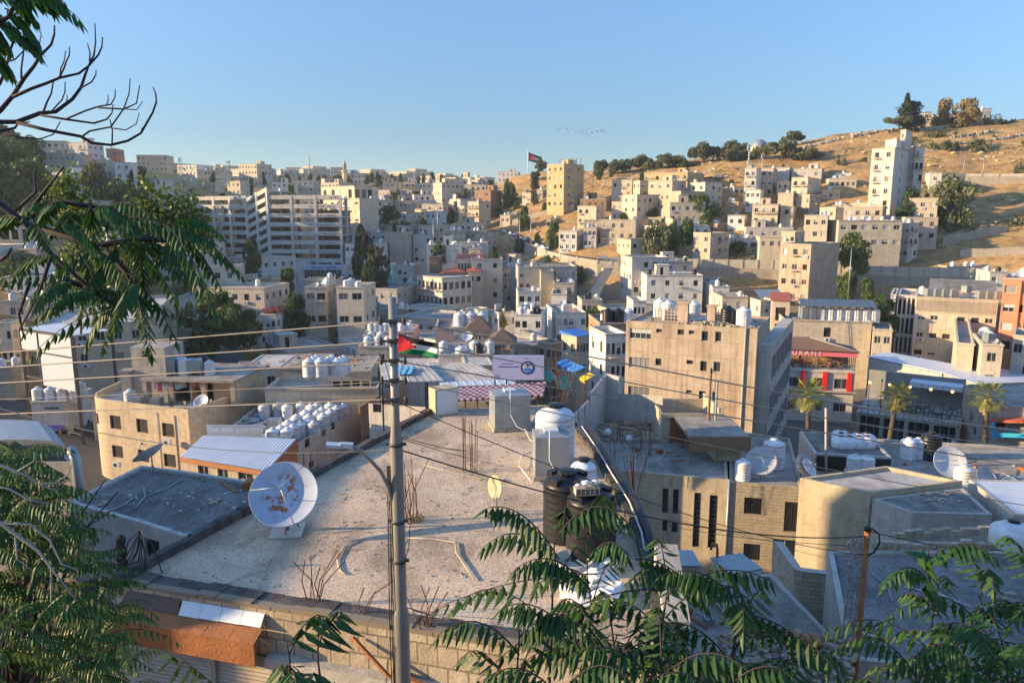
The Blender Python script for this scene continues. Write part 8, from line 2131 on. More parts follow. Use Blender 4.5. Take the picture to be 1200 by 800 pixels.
for i,(x0_,x1_,y0_,y1_,Y,lb)in enumerate([(1080,1180,146,146,312,'crest'),(1000,1060,153,151,318,'mid crest'),(1115,1165,168,166,296,'upper terrace'),(1020,1100,178,184,285,'tower-side terrace'),(930,985,185,176,318,'central'),(1120,1200,176,172,288,'lower terrace')]):
 b=MB();rr=random.Random(i);n=40
 for k in range(n):
  t=k/n;p=WY(x0_+(x1_-x0_)*t,y0_+(y1_-y0_)*t+rr.uniform(-1,1),Y);g=gz(p.x,p.y);s_=rr.uniform(0.3,0.9);b.box(-s_,s_,-s_*0.7,s_*0.7,-0.5,rr.uniform(0.3,1.1),0,Matrix.Translation((p.x,p.y,g))@Matrix.Rotation(rr.uniform(0,3),4,'Z'))
 single('ruin_stones',b,M['stone'],'broken line of pale ruin stones on the %s of the citadel hill'%lb,'ruins',kind='stuff',uv=True)
 #trees on the citadel hill and beyond
T=tree_px
pines=[(705,186,208,345,18),(720,186,207,345,20),(737,183,206,343,22),(752,181,204,340,20),(765,188,206,335,18),(783,178,203,335,26),(800,186,204,330,18),(822,166,198,330,26),(835,169,198,330,20),(860,162,192,328,22),(868,172,196,322,22),(855,174,200,318,18),(893,170,192,312,20),(915,162,190,305,30),(938,172,192,300,30),(931,154,172,330,20),(1061,138,154,310,0)]
for i,(x,t,bb,Y,w)in enumerate(pines[:-1]):
 T('pine',x,t-2,bb+2,Y,w*1.3,'stone pine on the citadel ridge, %s'%['first from the left','second from the left','third from the left','fourth from the left','small fifth','broad sixth','low seventh','tall one near the middle','its right neighbour','left of the dome','lower one left of the dome','lowest left of the dome','just under the dome','large dark one right of the dome','dark spreading one right of the large pine','lone one on the crest right of the dome'][i],'stone pines along the citadel ridge',seed=i)
T('conifer',1060,107,151,312,16,'tall dark ragged conifer on the ridge above the white tower');T('cypress',1066,118,151,314,22,'dark cypress leaning against the ragged conifer')
T('pine',1053,133,153,308,26,'round green pine at the foot of the ridge conifer',seed=2)
T('broad',1101,120,150,318,22,'sparse sunlit tree on the ridge left of the museum',crown_mat='dry',seed=1);T('broad',1130,119,150,312,30,'larger sparse tree before the museum',crown_mat='dry',seed=2);T('broad',1123,135,150,316,16,'dark round bush-like tree between the sparse trees',seed=3)
for i,(x,t,bb,Y,w)in enumerate([(1080,134,149,316,16),(1112,138,150,318,12),(1160,136,150,312,26),(1182,140,150,310,20),(1093,153,166,300,26),(1070,158,172,296,16),(1100,164,180,286,26),(1112,163,179,284,22),(1084,168,178,290,14),(1146,160,180,282,24),(984,180,204,288,14),(975,172,180,320,8),(1195,188,212,258,14),(1040,172,180,296,10),(953,203,212,280,10),(1022,270,290,205,12),(1140,290,308,206,18),(1192,250,275,218,22),(1198,272,290,212,18),(1113,258,272,218,14),(1040,262,276,222,14)]):
 T('bush',x,t,bb,Y,w,'scrubby bush on the citadel hillside, number %d from the top left'%i if False else['rounded bush left of the museum','small bush beside the museum','wide bush right of the museum','bush at the right end of the ridge','upper bush on the terrace right of the white tower','bush touching the white tower top','lower left bush of the terrace pair','lower right bush of the terrace pair','little bush near the tower wing','big rounded bush alone on the right slope','spiky bush by the hillside track','tiny bush on the dry central slope','round bush at the right edge above the upper wall','tiny bush just left of the tower','bush under the dark pines','bush on the rubble by the long cream block','bush on the grey rubble slope','olive bush at the right edge mid slope','lower olive bush at the right edge','bush beside the stepped lane','bush in front of the white tower foot'][i],'bushes on the citadel hill',seed=i)
BR=[(1112,212,262,222,50,'olive','big leafy tree with light green top right of the white tower'),(1062,226,258,224,26,'broad','tree leaning before the white tower base'),(822,232,262,246,40,'ailb','light green tree in the middle of the slope'),(770,262,306,222,40,'olive','large rounded tree left of the big slope tree group'),(785,266,300,228,30,'broad','dark tree tucked behind the rounded tree'),(808,262,300,232,26,'broad','dark tree left of the long white pillared house'),(800,247,272,250,30,'broad','dark upper tree above the rounded tree'),(762,245,262,262,18,'broad','small dark tree beside the lower cream houses'),(836,288,306,222,16,'broad','dark shrub tree before the pillared house, left'),(864,285,306,222,26,'broad','dark shrub tree before the pillared house, right'),(1000,277,316,192,38,'ailb','bright green tree beside the beige slab tower'),(990,318,348,176,26,'broad','dark tree at the foot of the beige slab tower'),(648,262,295,250,20,'broad','dark tree above the parked cars'),(638,240,262,300,16,'broad','tree below the golden apartment tower left'),(650,247,262,296,12,'broad','small tree under the golden apartment tower'),(598,212,244,345,20,'broad','tall dark tree on the cliff left of the flagpole'),(628,198,214,370,16,'pine','dark tree on the cliff right of the flagpole'),(634,185,202,395,14,'pine','tree on the ridge just right of the flag'),(607,238,256,330,14,'broad','tree above the road bend'),(660,248,258,292,16,'bush','bush row at the foot of the golden tower'),(1030,352,392,140,40,'broad','dark tree left of the long office block'),(1018,330,356,168,22,'broad','dark tree by the solar panels'),(250,350,410,135,76,'broad','big round dark tree in the left middle valley'),(285,356,405,132,50,'broad','right half companion of the big round dark tree'),(347,348,392,150,36,'broad','round green tree left of the twin beige houses'),(335,318,350,165,26,'broad','small tree before the white hall'),(296,285,322,200,24,'broad','dark tree below the car park left wing'),(225,330,366,160,50,'olive','green tree behind the stained stair tower house'),(300,405,420,110,30,'bush','bushes left of the corrugated-roof house'),(427,276,330,205,30,'dk','tall dark street tree left of the blank slab'),(444,296,352,198,36,'dk','taller dark street tree before the teal wall'),(432,312,350,192,20,'broad','low street tree between the two tall ones'),(530,247,272,290,18,'broad','dark tree above the road bend middle'),(538,226,262,330,8,'cypress','dark cypress left of the balconied block'),(545,224,250,335,14,'olive','pale poplar-like tree beside the cypress'),(500,258,285,285,18,'broad','dark tree below the slanting wall'),(465,262,280,290,20,'olive','olive tree on the dry slope'),(478,262,282,288,18,'olive','second olive tree on the dry slope'),(455,243,258,300,30,'broad','low dark trees on the slope by the white office'),(463,262,280,275,6,'cypress','small cypress beside the blank slab block'),(423,262,276,262,8,'cypress','thin cypress near the white office foot'),(427,250,272,275,14,'broad','round tree right of the white office'),(443,200,216,420,9,'conifer','dark conifer on the skyline right of the institution'),(463,222,240,350,14,'olive','light tree before the apartment rows'),(515,286,302,225,18,'broad','dark tree beside the two-window block'),(580,290,302,215,10,'broad','small dark tree at the road wall'),(578,298,308,210,16,'broad','tree between hotel wing and wall'),(695,362,382,150,32,'ailb','bright green tree behind the tank-topped block'),(642,300,310,228,10,'broad','small dark bush under the wall'),(590,366,380,150,10,'bush','bush squeezed between the valley roofs')]
for i,(x,t,bb,Y,w,kd,lb)in enumerate(BR):
 cm=None;k2=kd
 if kd in('ailb',):k2,cm='broad','ailb'
 if kd=='dk':k2,cm='broad','cyp'
 T(k2,x,t,bb+3,Y,w,lb,None,cm,seed=i)
LT=[(12,168,235,235,60,'broad'),(30,195,250,225,50,'broad'),(52,205,245,232,40,'broad'),(12,215,290,200,60,'broad'),(-20,160,250,200,70,'broad'),(85,210,245,250,30,'broad'),(120,198,262,255,44,'olive'),(142,212,258,252,40,'broad'),(95,255,290,230,50,'broad'),(160,225,270,248,36,'broad'),(70,250,280,220,50,'broad'),(130,250,300,210,60,'broad'),(30,300,345,150,60,'broad'),(90,290,330,165,60,'broad'),(150,290,350,160,70,'broad'),(180,240,290,240,30,'broad')]
for i,(x,t,bb,Y,w,kd)in enumerate(LT):T(kd,x,t,bb,Y,w,'dark leafy tree on the left hillside, '+['at the edge under the far left cypress','right of the edge trees, upper row','before the hilltop block','above the arcaded villa','cut by the left edge, tallest','below the old arched house','olive-green one under the white stepped house','just left of the two cypresses','behind the yellow-green tree tops','between the two cypresses and the car park','hidden by the hanging branch, left','hidden by the hanging branch, middle','beside the pinkish cream house','behind the long pale house','lowest, left of the stained tower house','touching the car park left wing'][i],'trees on the left hillside',seed=i)
for i,(x,t,bb)in enumerate([(-30,140,172),(-12,148,176),(8,150,178),(26,155,182),(40,162,186),(-45,138,170)]):T('broad',x,t,bb,292,26,'dark tree on the crest of the left hill, '+['second from the frame edge','third','fourth','fifth','rightmost','outermost'][i]+' of six','trees on the left crest',seed=i)
T('cypress',158,198,262,255,8,'left dark cypress on the left hill');T('cypress',172,193,268,252,12,'taller right dark cypress on the left hill');T('cypress',13,155,200,270,10,'cypress at the far left edge');T('conifer',48,180,205,300,12,'conifer by the hilltop apartment block')
for i in range(26):
 x=300+i*10+random.uniform(-4,4);T('broad',x,208-random.uniform(0,5),216,440+random.uniform(-30,40),random.uniform(5,9),'small dark tree among the far skyline houses','small trees on the skyline',seed=i)
for i in range(34):
 px=random.uniform(690,1195);Y=random.uniform(250,320);x=(px-600)/FPX*Y*CP;z=gz(x,Y)
 tree('bush',(x,Y,z),random.uniform(0.8,2.0),random.uniform(1.5,4),'low scrub dotted over the dry citadel slope','scrub dotted over the citadel slope')
for i in range(70):
 px=random.uniform(250,760);Y=random.uniform(215,430);x=(px-600)/FPX*Y*CP;z=gz(x,Y)
 tree(random.choice(['broad','olive','broad','cypress']),(x,Y,z-0.3),random.uniform(4,8),random.uniform(3,6),'small '+['dark','bushy','pale','leafy'][i%4]+' tree among the slope houses '+('left of the car park corner' if px<330 else 'right of the car park' if px<450 else 'in the valley centre' if px<560 else 'near the road bend' if px<660 else 'behind the road wall'),'small trees between the slope houses')
for i,(x,t,bb,Y)in enumerate([(513,240,275,262),(508,256,290,240),(588,255,275,285),(609,250,290,262),(622,252,292,252),(1128,178,212,262),(1151,180,212,260),(994,290,345,170),(530,262,285,270)]):
 a,c=WY(x,bb,Y),WY(x,t,Y);r=empty('street_lamp',a,0,'slender lamp post %s'%['left of the road bend','lower left of the road bend','at the top of the parked cars','beside the middle of the parked cars','above the lowest parked cars','on the upper stone wall, left','on the upper stone wall, right','by the bright green tree near the slab tower','between the lit villas and the domed house'][i],'street lamp')
 h=c.z-a.z;b=MB();b.tube([(0,0,-1),(0,0,h)],[0.16,0.1],7);b.obj('post',M['galv'],r,uv=False);b=MB();b.beam((0,0,h),(-1.2,0,h+0.2),0.1);b.box(-1.7,-1.1,-0.15,0.15,h+0.12,h+0.26);b.obj('lamp_head',M['galv'],r,uv=False)
rb_=random.Random(13)
bd=MB();bd.tube([(-0.22,0,0),(-0.05,0,0),(0.12,0,0.02),(0.2,0,0.02)],[0.01,0.07,0.06,0.02],6)
bd.raw([(0.08,0,0.03),(-0.08,0,0.03),(-0.1,0.28,0.15),(0.02,0.28,0.16),(-0.12,0.55,0.05)],[(0,1,2,3),(3,2,4)]);bd.raw([(0.08,0,0.03),(-0.08,0,0.03),(-0.1,-0.28,0.15),(0.02,-0.28,0.16),(-0.12,-0.55,0.05)],[(3,2,1,0),(4,2,3)])
bm_=bd.mesh('bird',M['black'],uv=False)
for i in range(38):
 px=648+rb_.gauss(40,20);p=WY(max(648,min(732,px)),153+rb_.gauss(0,3.2),170+rb_.uniform(-15,15));o=inst('bird',bm_,None,p,rb_.uniform(0,6.28),0.7);tag(o,'tiny dark bird in the flock wheeling over the citadel ridge','bird','birds flying over the ridge')
 #rocks and dry scrub scattered over the citadel hill (nobody could count them)
rr=random.Random(55);rk=MB();sc_=MB();pts_=[]
for i in range(3600):
 px=rr.uniform(590,1230);Y=rr.uniform(215,335);x=(px-600)/FPX*Y*CP;pts_.append((x,Y))
gg=ground_many(pts_)
for i,((x,y),z)in enumerate(zip(pts_,gg)):
 if noise.noise(Vector((x*0.05,y*0.09,z*0.12)))<-0.02:continue
 if i%2:
  s_=rr.random()**2*0.8+0.15;v0=len(rk.v);rk.ball((x,y,z),s_,5,3,0,(1.3,1,0.6))
  rk.v[v0:]=[tuple(Vector(v)+noise.noise_vector(Vector(v)*1.3)*s_*0.6)for v in rk.v[v0:]]
 else:
  s_=rr.uniform(0.3,0.9)
  for k in range(14):
   a=Vector((rr.gauss(0,.5),rr.gauss(0,.5),abs(rr.gauss(0,.35))));c=Vector((x,y,z))+a*s_;e=Vector((rr.uniform(-1,1),rr.uniform(-1,1),rr.uniform(-1,1)))*0.3*s_;f=Vector((rr.uniform(-1,1),rr.uniform(-1,1),rr.uniform(-1,1)))*0.3*s_
   sc_.face([c-e,c-f,c+e,c+f])
rk.sm=[False]*len(rk.sm)
M['rockm']=wall_mat('ochre_rock',(0.55,0.42,0.26),0.4)
tag(rk.obj('rocks',M['rockm']),'pale rocks strewn over the dry citadel hill','rocks',kind='stuff')
tag(sc_.obj('scrub',M['olive'],uv=False),'low dry scrub covering the citadel hill','scrub',kind='stuff')
for j,(x0_,y0_,x1_,y1_,Y0,Y1,lb)in enumerate([(1125,300,1200,297,205,200,'below the upper wall at right'),(1105,285,1180,276,212,214,'above it on the right slope'),(700,300,760,300,226,224,'beneath the big rounded tree'),(905,300,945,298,214,212,'left of the long cream block'),(640,282,700,286,256,246,'above the parked cars'),(600,262,640,262,300,292,'left of the golden tower foot'),(960,246,1020,248,245,238,'below the white shed'),(1090,268,1130,262,228,226,'beside the big leafy tree'),(780,230,850,226,276,274,'right of the blue-bay apartment'),(685,252,712,246,280,282,'under the long tan house'),(740,256,775,258,262,258,'between the apartment blocks')]):
 q=dens([tuple(WY(x0_,y0_,Y0)),tuple(WY(x1_,y1_,Y1))],5);q=[(x,y,gz(x,y)+1.8+0.3*math.sin(x))for x,y,z in q]
 wall_along('terrace_wall','rough stone terrace wall '+lb,q,4,0,0.6,'stone')
def clutter(k,n,seed,x0=-1,x1=1,y0=0.1,y1=0.95):
 i_=BLD[k];rr=random.Random(seed);b=MB();W,d=i_['W']*0.8,i_['d']
 for q in range(n):
  x=rr.uniform(x0,x1)*W/2;y=rr.uniform(y0,y1)*d if i_['th']else rr.uniform(-0.6,0.6)*d
  p=at_local(i_,x,y,i_['zi']);Mx=Matrix.Translation(p)@Matrix.Rotation(rr.uniform(0,3),4,'Z')@Matrix.Rotation(rr.uniform(-.15,.15),4,'X')
  t=rr.random()
  if t<0.35:b.box(0,rr.uniform(0.6,2.2),0,0.12,0.02,0.07,rr.choice([0,1]),Mx)
  elif t<0.6:s_=rr.uniform(0.12,0.35);b.box(-s_,s_,-s_*0.7,s_*0.7,0,s_*1.2,rr.choice([1,2,3]),Mx)
  elif t<0.8:b.tube([Mx@Vector((0,0,0.06)),Mx@Vector((1.2,0.2,0.06)),Mx@Vector((2.2,0.8,0.05))],0.035,5,rr.choice([2,4]))
  else:
   for z in range(8):s_=rr.uniform(0.04,0.12);b.box(-s_,s_,-s_,s_,0,s_,3,Mx@Matrix.Translation((rr.gauss(0,.4),rr.gauss(0,.4),0)))
 single('roof_clutter',b,[M['wood'],M['rust'],M['galv'],M['tan'],M['plast']],'odd boards, pipes and blocks left on the roof of the '+k,'clutter',kind='stuff')
for j,(k,n)in enumerate((('slit window block',22),('rough stone house',8),('grey roof house',10),('dark roof house',10),('dish strip roof',45),('left twin beige house',12),('right twin beige house',12),('tank-topped white block',25),('brown rooftop with black tanks',10),('white house with pavilion',10),('long corrugated-roof house',8),('patched grey roof house',14),('cream house with red awning',12),('long tank roof',20),('white terrace with tanks',15),('beige house with roof court',12),('pale four-storey house',10),('long office block',25),('long cream block',20),('white street terrace',20),('grey-white rounded block',20),('tan block',14),('yard roof',10),('grey service roof',12),('stone hotel',10),('grey streaked workshop',20),('signed stone house',8),('big white-roofed warehouse',10))):clutter(k,n,j)
#filler houses of the far slopes
def _inside(px,py,poly):
 c=False;j=len(poly)-1
 for i in range(len(poly)):
  (xi,yi),(xj,yj)=poly[i],poly[j]
  if(yi>py)!=(yj>py)and px<(xj-xi)*(py-yi)/(yj-yi)+xi:c=not c
  j=i
 return c
def _clear(x,y,r):
 for poly,Y in FOOT:
  cx=sum(p[0]for p in poly)/4;cy=sum(p[1]for p in poly)/4
  rr=max(math.hypot(p[0]-cx,p[1]-cy)for p in poly)
  if math.hypot(x-cx,y-cy)>rr+r:continue
  if _inside(x,y,poly):return False
  if min(math.hypot(x-p[0],y-p[1])for p in poly)<r:return False
  for i in range(4):
   a,b=poly[i],poly[(i+1)%4]
   L2=(b[0]-a[0])**2+(b[1]-a[1])**2 or 1
   t=max(0,min(1,((x-a[0])*(b[0]-a[0])+(y-a[1])*(b[1]-a[1]))/L2))
   if math.hypot(x-a[0]-t*(b[0]-a[0]),y-a[1]-t*(b[1]-a[1]))<r:return False
 return True
frng=random.Random(11)
LM=[(140,'left of the car park'),(205,'just behind the car park'),(270,'behind the car park ramp'),(330,'around the sunlit office'),(400,'near the minaret'),(450,'under the apartment rows'),(500,'below the open-topped block'),(540,'in the saddle'),(580,'by the road bend'),(640,'below the golden tower'),(700,'by the rounded tree'),(780,'behind the road wall'),(860,'near the deep-balcony block'),(930,'beside the long stairs'),(1000,'below the white tower'),(1080,'on the right slope')]
AD={'cream':'cream','beige':'beige','grey':'grey','white':'white','conc':'bare concrete','stone':'rough stone','tan':'tan'}
def place(px):return[t for a,t in LM if a<=max(px,141)][-1]
def fill(n,pxr,Yr,wr,hr,mats,label,group,maxrow=None,minrow=None,floors=(1,3),keep=None,tanks=0.0,name='house',kk=None):
 made=0;tries=0
 while made<n and tries<n*40:
  tries+=1
  Y=math.sqrt(frng.uniform(Yr[0]**2,Yr[1]**2));px=frng.uniform(*pxr)
  x=(px-600)/FPX*Y*CP
  w,d=frng.uniform(*wr),frng.uniform(*wr)*0.9
  z=gz(x,Y)
  row=400-FPX*math.tan(math.atan2(z,Y)+PITCH)
  if maxrow and row>maxrow(px):continue
  if minrow and row<minrow(px):continue
  if keep and not keep(x,Y,z,px,row):continue
  ry=np.interp(px,[q_[0]for q_ in road_px],[q_[2]for q_ in road_px])
  if 562<px<722 and ry-48<Y<ry+13:continue
  if not _clear(x,Y,max(w,d)*0.5):continue
  h=frng.uniform(*hr)
  yaw=frng.choice([-38,-30,-12,5,10,30])+frng.uniform(-6,6)
  th=R(yaw)
  ox,oy=x-math.cos(th)*w/2,Y-math.sin(th)*w/2-d/2
  mt=frng.choice(mats);rw_=max(1,int(h/3.1));lb='%s %s %s %s, %s'%(['low','two-storey','tall','tall'][min(rw_,4)-1],AD[mt],'house with',['a broad front','a narrow front'][w<(wr[0]+wr[1])/2],place(px)+label)
  B(0,0,0,Y,yaw,d,h+2.5,mt,k='',label=lb,group=group,loc=(ox,oy),W=w,zt=z+h,cols=max(1,int(w/2.2)),rows=max(1,int(h/3.1)),scols=max(1,int(d/2.8)),seed=made*17+int(Y),name=name,tanks=(frng.choice([1,2])if frng.random()<tanks else 0),stair=frng.random()<0.35)
  made+=1
 return made
print('fill far',fill(112,(140,600),(440,800),(11,20),(6,14),['cream','beige','grey','white','beige','cream'],' on the far hillside','houses packed on the far hillsides'))
print('fill mid',fill(84,(390,610),(265,440),(9,15),(5,12),['cream','beige','grey','white','conc','grey'],' on the middle slope','houses crowded on the middle slope',keep=lambda x,y,z,px,row:px<562 and not(425<px<480 and 248<row<280)and not(560<px and Y_road(x,y))))
print('fill valley',fill(54,(230,760),(128,260),(9,15),(6,12),['grey','cream','beige','conc','grey','white'],' in the valley','houses wedged in the valley floor',tanks=0.6,kk='wedged valley house',keep=lambda x,y,z,px,row:z<-20 and not(295<px<425 and y>165)and not(640<px<735 and 130<y)and not(230<px<310 and y<150)))
print('fill slope',fill(40,(640,1100),(212,300),(7,13),(4,9),['cream','beige','stone','grey','cream','tan'],' on the citadel slope','low houses on the citadel slope',keep=lambda x,y,z,px,row:226<row<302 and(px<880 or 232<row)and not(row<262 and 660<px<715)))
print('fill left',fill(22,(-40,240),(120,330),(9,14),(4,8),['grey','cream','beige','white'],' on the left hillside','houses half hidden on the left hillside'))
#foreground foliage
def leaflet(b,p,d,dn,L,w,rg):
 """folded, drooping pointed leaflet from p along d; dn = droop direction"""
 d=d.normalized();side=d.cross(dn)
 side=side.normalized()if side.length>1e-3 else Vector((1,0,0))
 up=side.cross(d).normalized()
 fold=up*w*rg.uniform(0.12,0.4);cv=dn*L*rg.uniform(0.04,0.22)
 m=[p,p+d*L*0.3+cv*0.08,p+d*L*0.65+cv*0.4,p+d*L+cv]
 l1,r1=m[1]+side*w*0.5+fold,m[1]-side*w*0.5+fold
 l2,r2=m[2]+side*w*0.38+fold*0.8,m[2]-side*w*0.38+fold*0.8
 n=len(b.v);b.v.extend(tuple(q)for q in(m[0],m[1],m[2],m[3],l1,r1,l2,r2))
 for f in((0,1,4),(0,5,1),(1,2,6,4),(1,5,7,2),(2,3,6),(2,7,3)):
  b.f.append(tuple(n+i for i in f));b.m.append(0);b.sm.append(False)
def frond(b,st,p,q,sag,rg,pairs=11,L=0.13,hang=0.7):
 """compound leaf: arched rachis from p to q, leaflets in pairs hanging from it"""
 ax=q-p;n=pairs*2;Dn=Vector((0,0,-1));pts=[]
 for i in range(n+1):
  t=i/n;pts.append(p+ax*t+Vector((0,0,sag*4*t*(1-t)))+Dn*(ax.length*0.12*t*t))
 st.tube([pts[i]for i in range(0,n+1,3)]+[pts[-1]],[0.0045-0.003*i/(n/3+1)for i in range(len(range(0,n+1,3))+1)],4,cap=False)
 for i in range(2,n+1):
  if i%2 and i!=n:continue
  t=i/n;d=(pts[min(n,i+1)]-pts[i-1]).normalized()
  s=d.cross(Vector((0,0,1)));s=s.normalized()if s.length>0.05 else Vector((1,0,0))
  ll=L*(0.65+0.45*math.sin(math.pi*min(1,t*0.95+0.05)))*rg.uniform(0.82,1.15)
  for sg in(-1,1):
   dd=s*sg*(1-hang*0.45)+d*0.38+Dn*hang*rg.uniform(0.6,1.2);leaflet(b,pts[i]+Vector((rg.uniform(-.004,.004),0,0)),dd,Dn,ll,ll*rg.uniform(0.24,0.32),rg)
 dd=(pts[-1]-pts[-2]).normalized()+Dn*0.4;leaflet(b,pts[-1],dd,Dn,L*0.8,L*0.26,rg)
def plant(name,label,base,cat='tree',mat='ail',group=None):
 r=empty(name,base,0,label,cat,group);return r,MB(),MB()
def finish(r,leaves,stems,mat='ail',smat='twig'):
 o=Vector(r.location)
 leaves.v=[tuple(Vector(v)-o)for v in leaves.v];stems.v=[tuple(Vector(v)-o)for v in stems.v]
 leaves.obj('crown',M[mat],r,uv=False)
 if stems.v:stems.obj('trunk',M[smat],r,uv=False)
def stem_plant(lv,st,base,top,n,fl,rg,spread=1.0,start=0.35,droop=0.25,pairs=11,L=0.105,wood=0.012,bias=None):
 """upright shoot with leaves spiralling round it"""
 ax=top-base;pts=[base+ax*(i/8)+Vector((rg.uniform(-1,1),rg.uniform(-1,1),0))*0.02*i/8*ax.length for i in range(9)]
 st.tube(pts,[wood*(1-0.75*i/8)for i in range(9)],6)
 n=int(n*0.68)
 for k in range(n):
  t=start+(1-start)*(k+0.5)/n;p=base+ax*t;a=k*2.4+rg.uniform(-.4,.4)
  el=0.9*(t-0.45)+rg.uniform(-.12,.18);l=fl*(1.05-0.5*max(0,t-0.6)/0.4)*rg.uniform(0.8,1.1)
  d=Vector((math.cos(a)*math.cos(el),math.sin(a)*math.cos(el),math.sin(el)))
  if bias:d=(d+bias).normalized()
  frond(lv,st,p,p+d*l*spread,l*droop,rg,pairs,L)
rg=random.Random(101)
#shrub rising at the bottom centre
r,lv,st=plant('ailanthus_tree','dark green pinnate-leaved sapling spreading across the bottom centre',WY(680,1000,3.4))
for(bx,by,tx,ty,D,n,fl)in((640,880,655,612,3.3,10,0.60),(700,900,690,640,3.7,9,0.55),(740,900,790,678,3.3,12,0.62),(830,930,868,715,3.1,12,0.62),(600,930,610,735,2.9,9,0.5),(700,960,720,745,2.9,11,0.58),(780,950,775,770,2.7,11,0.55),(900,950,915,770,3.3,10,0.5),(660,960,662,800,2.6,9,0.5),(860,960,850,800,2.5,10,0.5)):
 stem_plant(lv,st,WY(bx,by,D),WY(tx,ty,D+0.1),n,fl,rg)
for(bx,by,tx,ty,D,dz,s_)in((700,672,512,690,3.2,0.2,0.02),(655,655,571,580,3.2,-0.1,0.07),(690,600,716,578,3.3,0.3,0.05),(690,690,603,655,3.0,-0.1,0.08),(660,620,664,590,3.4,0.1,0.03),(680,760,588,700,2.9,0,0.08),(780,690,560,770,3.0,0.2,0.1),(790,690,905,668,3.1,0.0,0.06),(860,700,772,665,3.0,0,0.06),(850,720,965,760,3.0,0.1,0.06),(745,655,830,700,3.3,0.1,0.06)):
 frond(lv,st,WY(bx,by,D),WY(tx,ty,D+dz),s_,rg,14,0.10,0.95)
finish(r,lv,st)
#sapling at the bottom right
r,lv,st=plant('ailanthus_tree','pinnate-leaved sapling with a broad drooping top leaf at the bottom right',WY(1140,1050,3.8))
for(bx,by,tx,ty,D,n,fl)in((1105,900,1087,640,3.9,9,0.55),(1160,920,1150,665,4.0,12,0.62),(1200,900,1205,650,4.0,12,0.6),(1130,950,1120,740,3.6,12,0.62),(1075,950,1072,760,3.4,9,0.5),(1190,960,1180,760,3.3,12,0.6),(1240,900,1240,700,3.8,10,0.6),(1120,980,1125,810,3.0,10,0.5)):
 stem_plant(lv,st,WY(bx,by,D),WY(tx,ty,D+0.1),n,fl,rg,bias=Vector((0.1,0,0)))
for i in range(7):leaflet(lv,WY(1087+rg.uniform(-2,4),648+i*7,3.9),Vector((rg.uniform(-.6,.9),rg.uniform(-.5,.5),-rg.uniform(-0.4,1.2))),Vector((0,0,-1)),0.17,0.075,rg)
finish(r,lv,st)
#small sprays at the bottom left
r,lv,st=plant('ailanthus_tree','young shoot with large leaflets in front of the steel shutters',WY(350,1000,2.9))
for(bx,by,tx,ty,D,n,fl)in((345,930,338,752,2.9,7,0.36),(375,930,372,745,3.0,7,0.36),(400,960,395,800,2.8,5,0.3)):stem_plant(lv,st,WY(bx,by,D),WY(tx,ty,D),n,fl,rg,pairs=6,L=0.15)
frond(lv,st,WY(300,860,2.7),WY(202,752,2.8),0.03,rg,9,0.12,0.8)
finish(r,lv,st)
#left branch hanging across the middle
r,lv,st=plant('ailanthus_branch','leafy pinnate branch hanging in from the left edge over the valley',WY(-260,330,5.4))
limbs=[[(-260,200),(-10,232),(30,262),(62,300),(110,342),(142,362)],[(30,262),(110,288),(170,280),(218,284)],[(-60,250),(20,262),(70,236),(132,246)],[(62,300),(80,330),(150,350),(165,345)],[(120,290),(150,320),(160,350)]]
L3=[[WY(x,y,5.2+0.12*k)for x,y in l]for k,l in enumerate(limbs)]
for k,l in enumerate(L3):st.tube(l,[0.03*(0.75**i)*(0.8 if k else 1.0)+0.004 for i in range(len(l))],7)
ex=[(200,262,283,312),(196,264,252,352),(190,262,272,300),(200,258,258,266),(85,254,197,262),(90,250,60,262),(60,240,0,252),(110,246,150,255),(70,236,30,268),(105,240,112,290),(150,255,235,285),(125,285,215,292),(160,290,205,345),(165,300,176,402),(150,320,205,385),(160,345,172,398),(150,345,120,398),(140,352,100,396),(110,342,60,352),(85,330,40,352),(60,300,10,318),(110,300,55,330),(130,310,95,345),(110,290,150,330),(175,285,245,330),(215,280,262,335),(120,262,180,275),(35,262,60,290),(160,330,135,372),(20,255,-20,270),(180,300,230,330),(155,270,165,318),(95,300,120,350),(70,262,110,285),(140,290,110,330),(200,275,225,320)]
for i,(a,c,e,f)in enumerate(ex):
 D=5.0+rg.uniform(-.5,.6);frond(lv,st,WY(a,c,D),WY(e,f,D+rg.uniform(-.35,.35)),0.05,rg,12,0.115,0.85)
for i in range(12):
 l=rg.choice(L3[:4]);t=rg.uniform(0.3,1);k=min(len(l)-2,int(t*(len(l)-1)));p=l[k].lerp(l[k+1],rg.random());a=rg.uniform(0,6.28);d=Vector((math.cos(a),math.sin(a)*0.8,rg.uniform(-.5,.2)))
 frond(lv,st,p,p+d*rg.uniform(0.4,0.62),0.06,rg,11,0.11,0.85)
for(x,y)in((860,0),):pass
for p0 in(((35,330),(22,368),(28,395)),((40,240),(62,212),(75,195)),((0,305),(10,298),(14,290)),((15,250),(42,225),(40,200)),((60,300),(45,345),(22,388))):
 st.tube([WY(x,y,5.2)for x,y in p0],[0.014,0.009,0.005],5)
finish(r,lv,st)
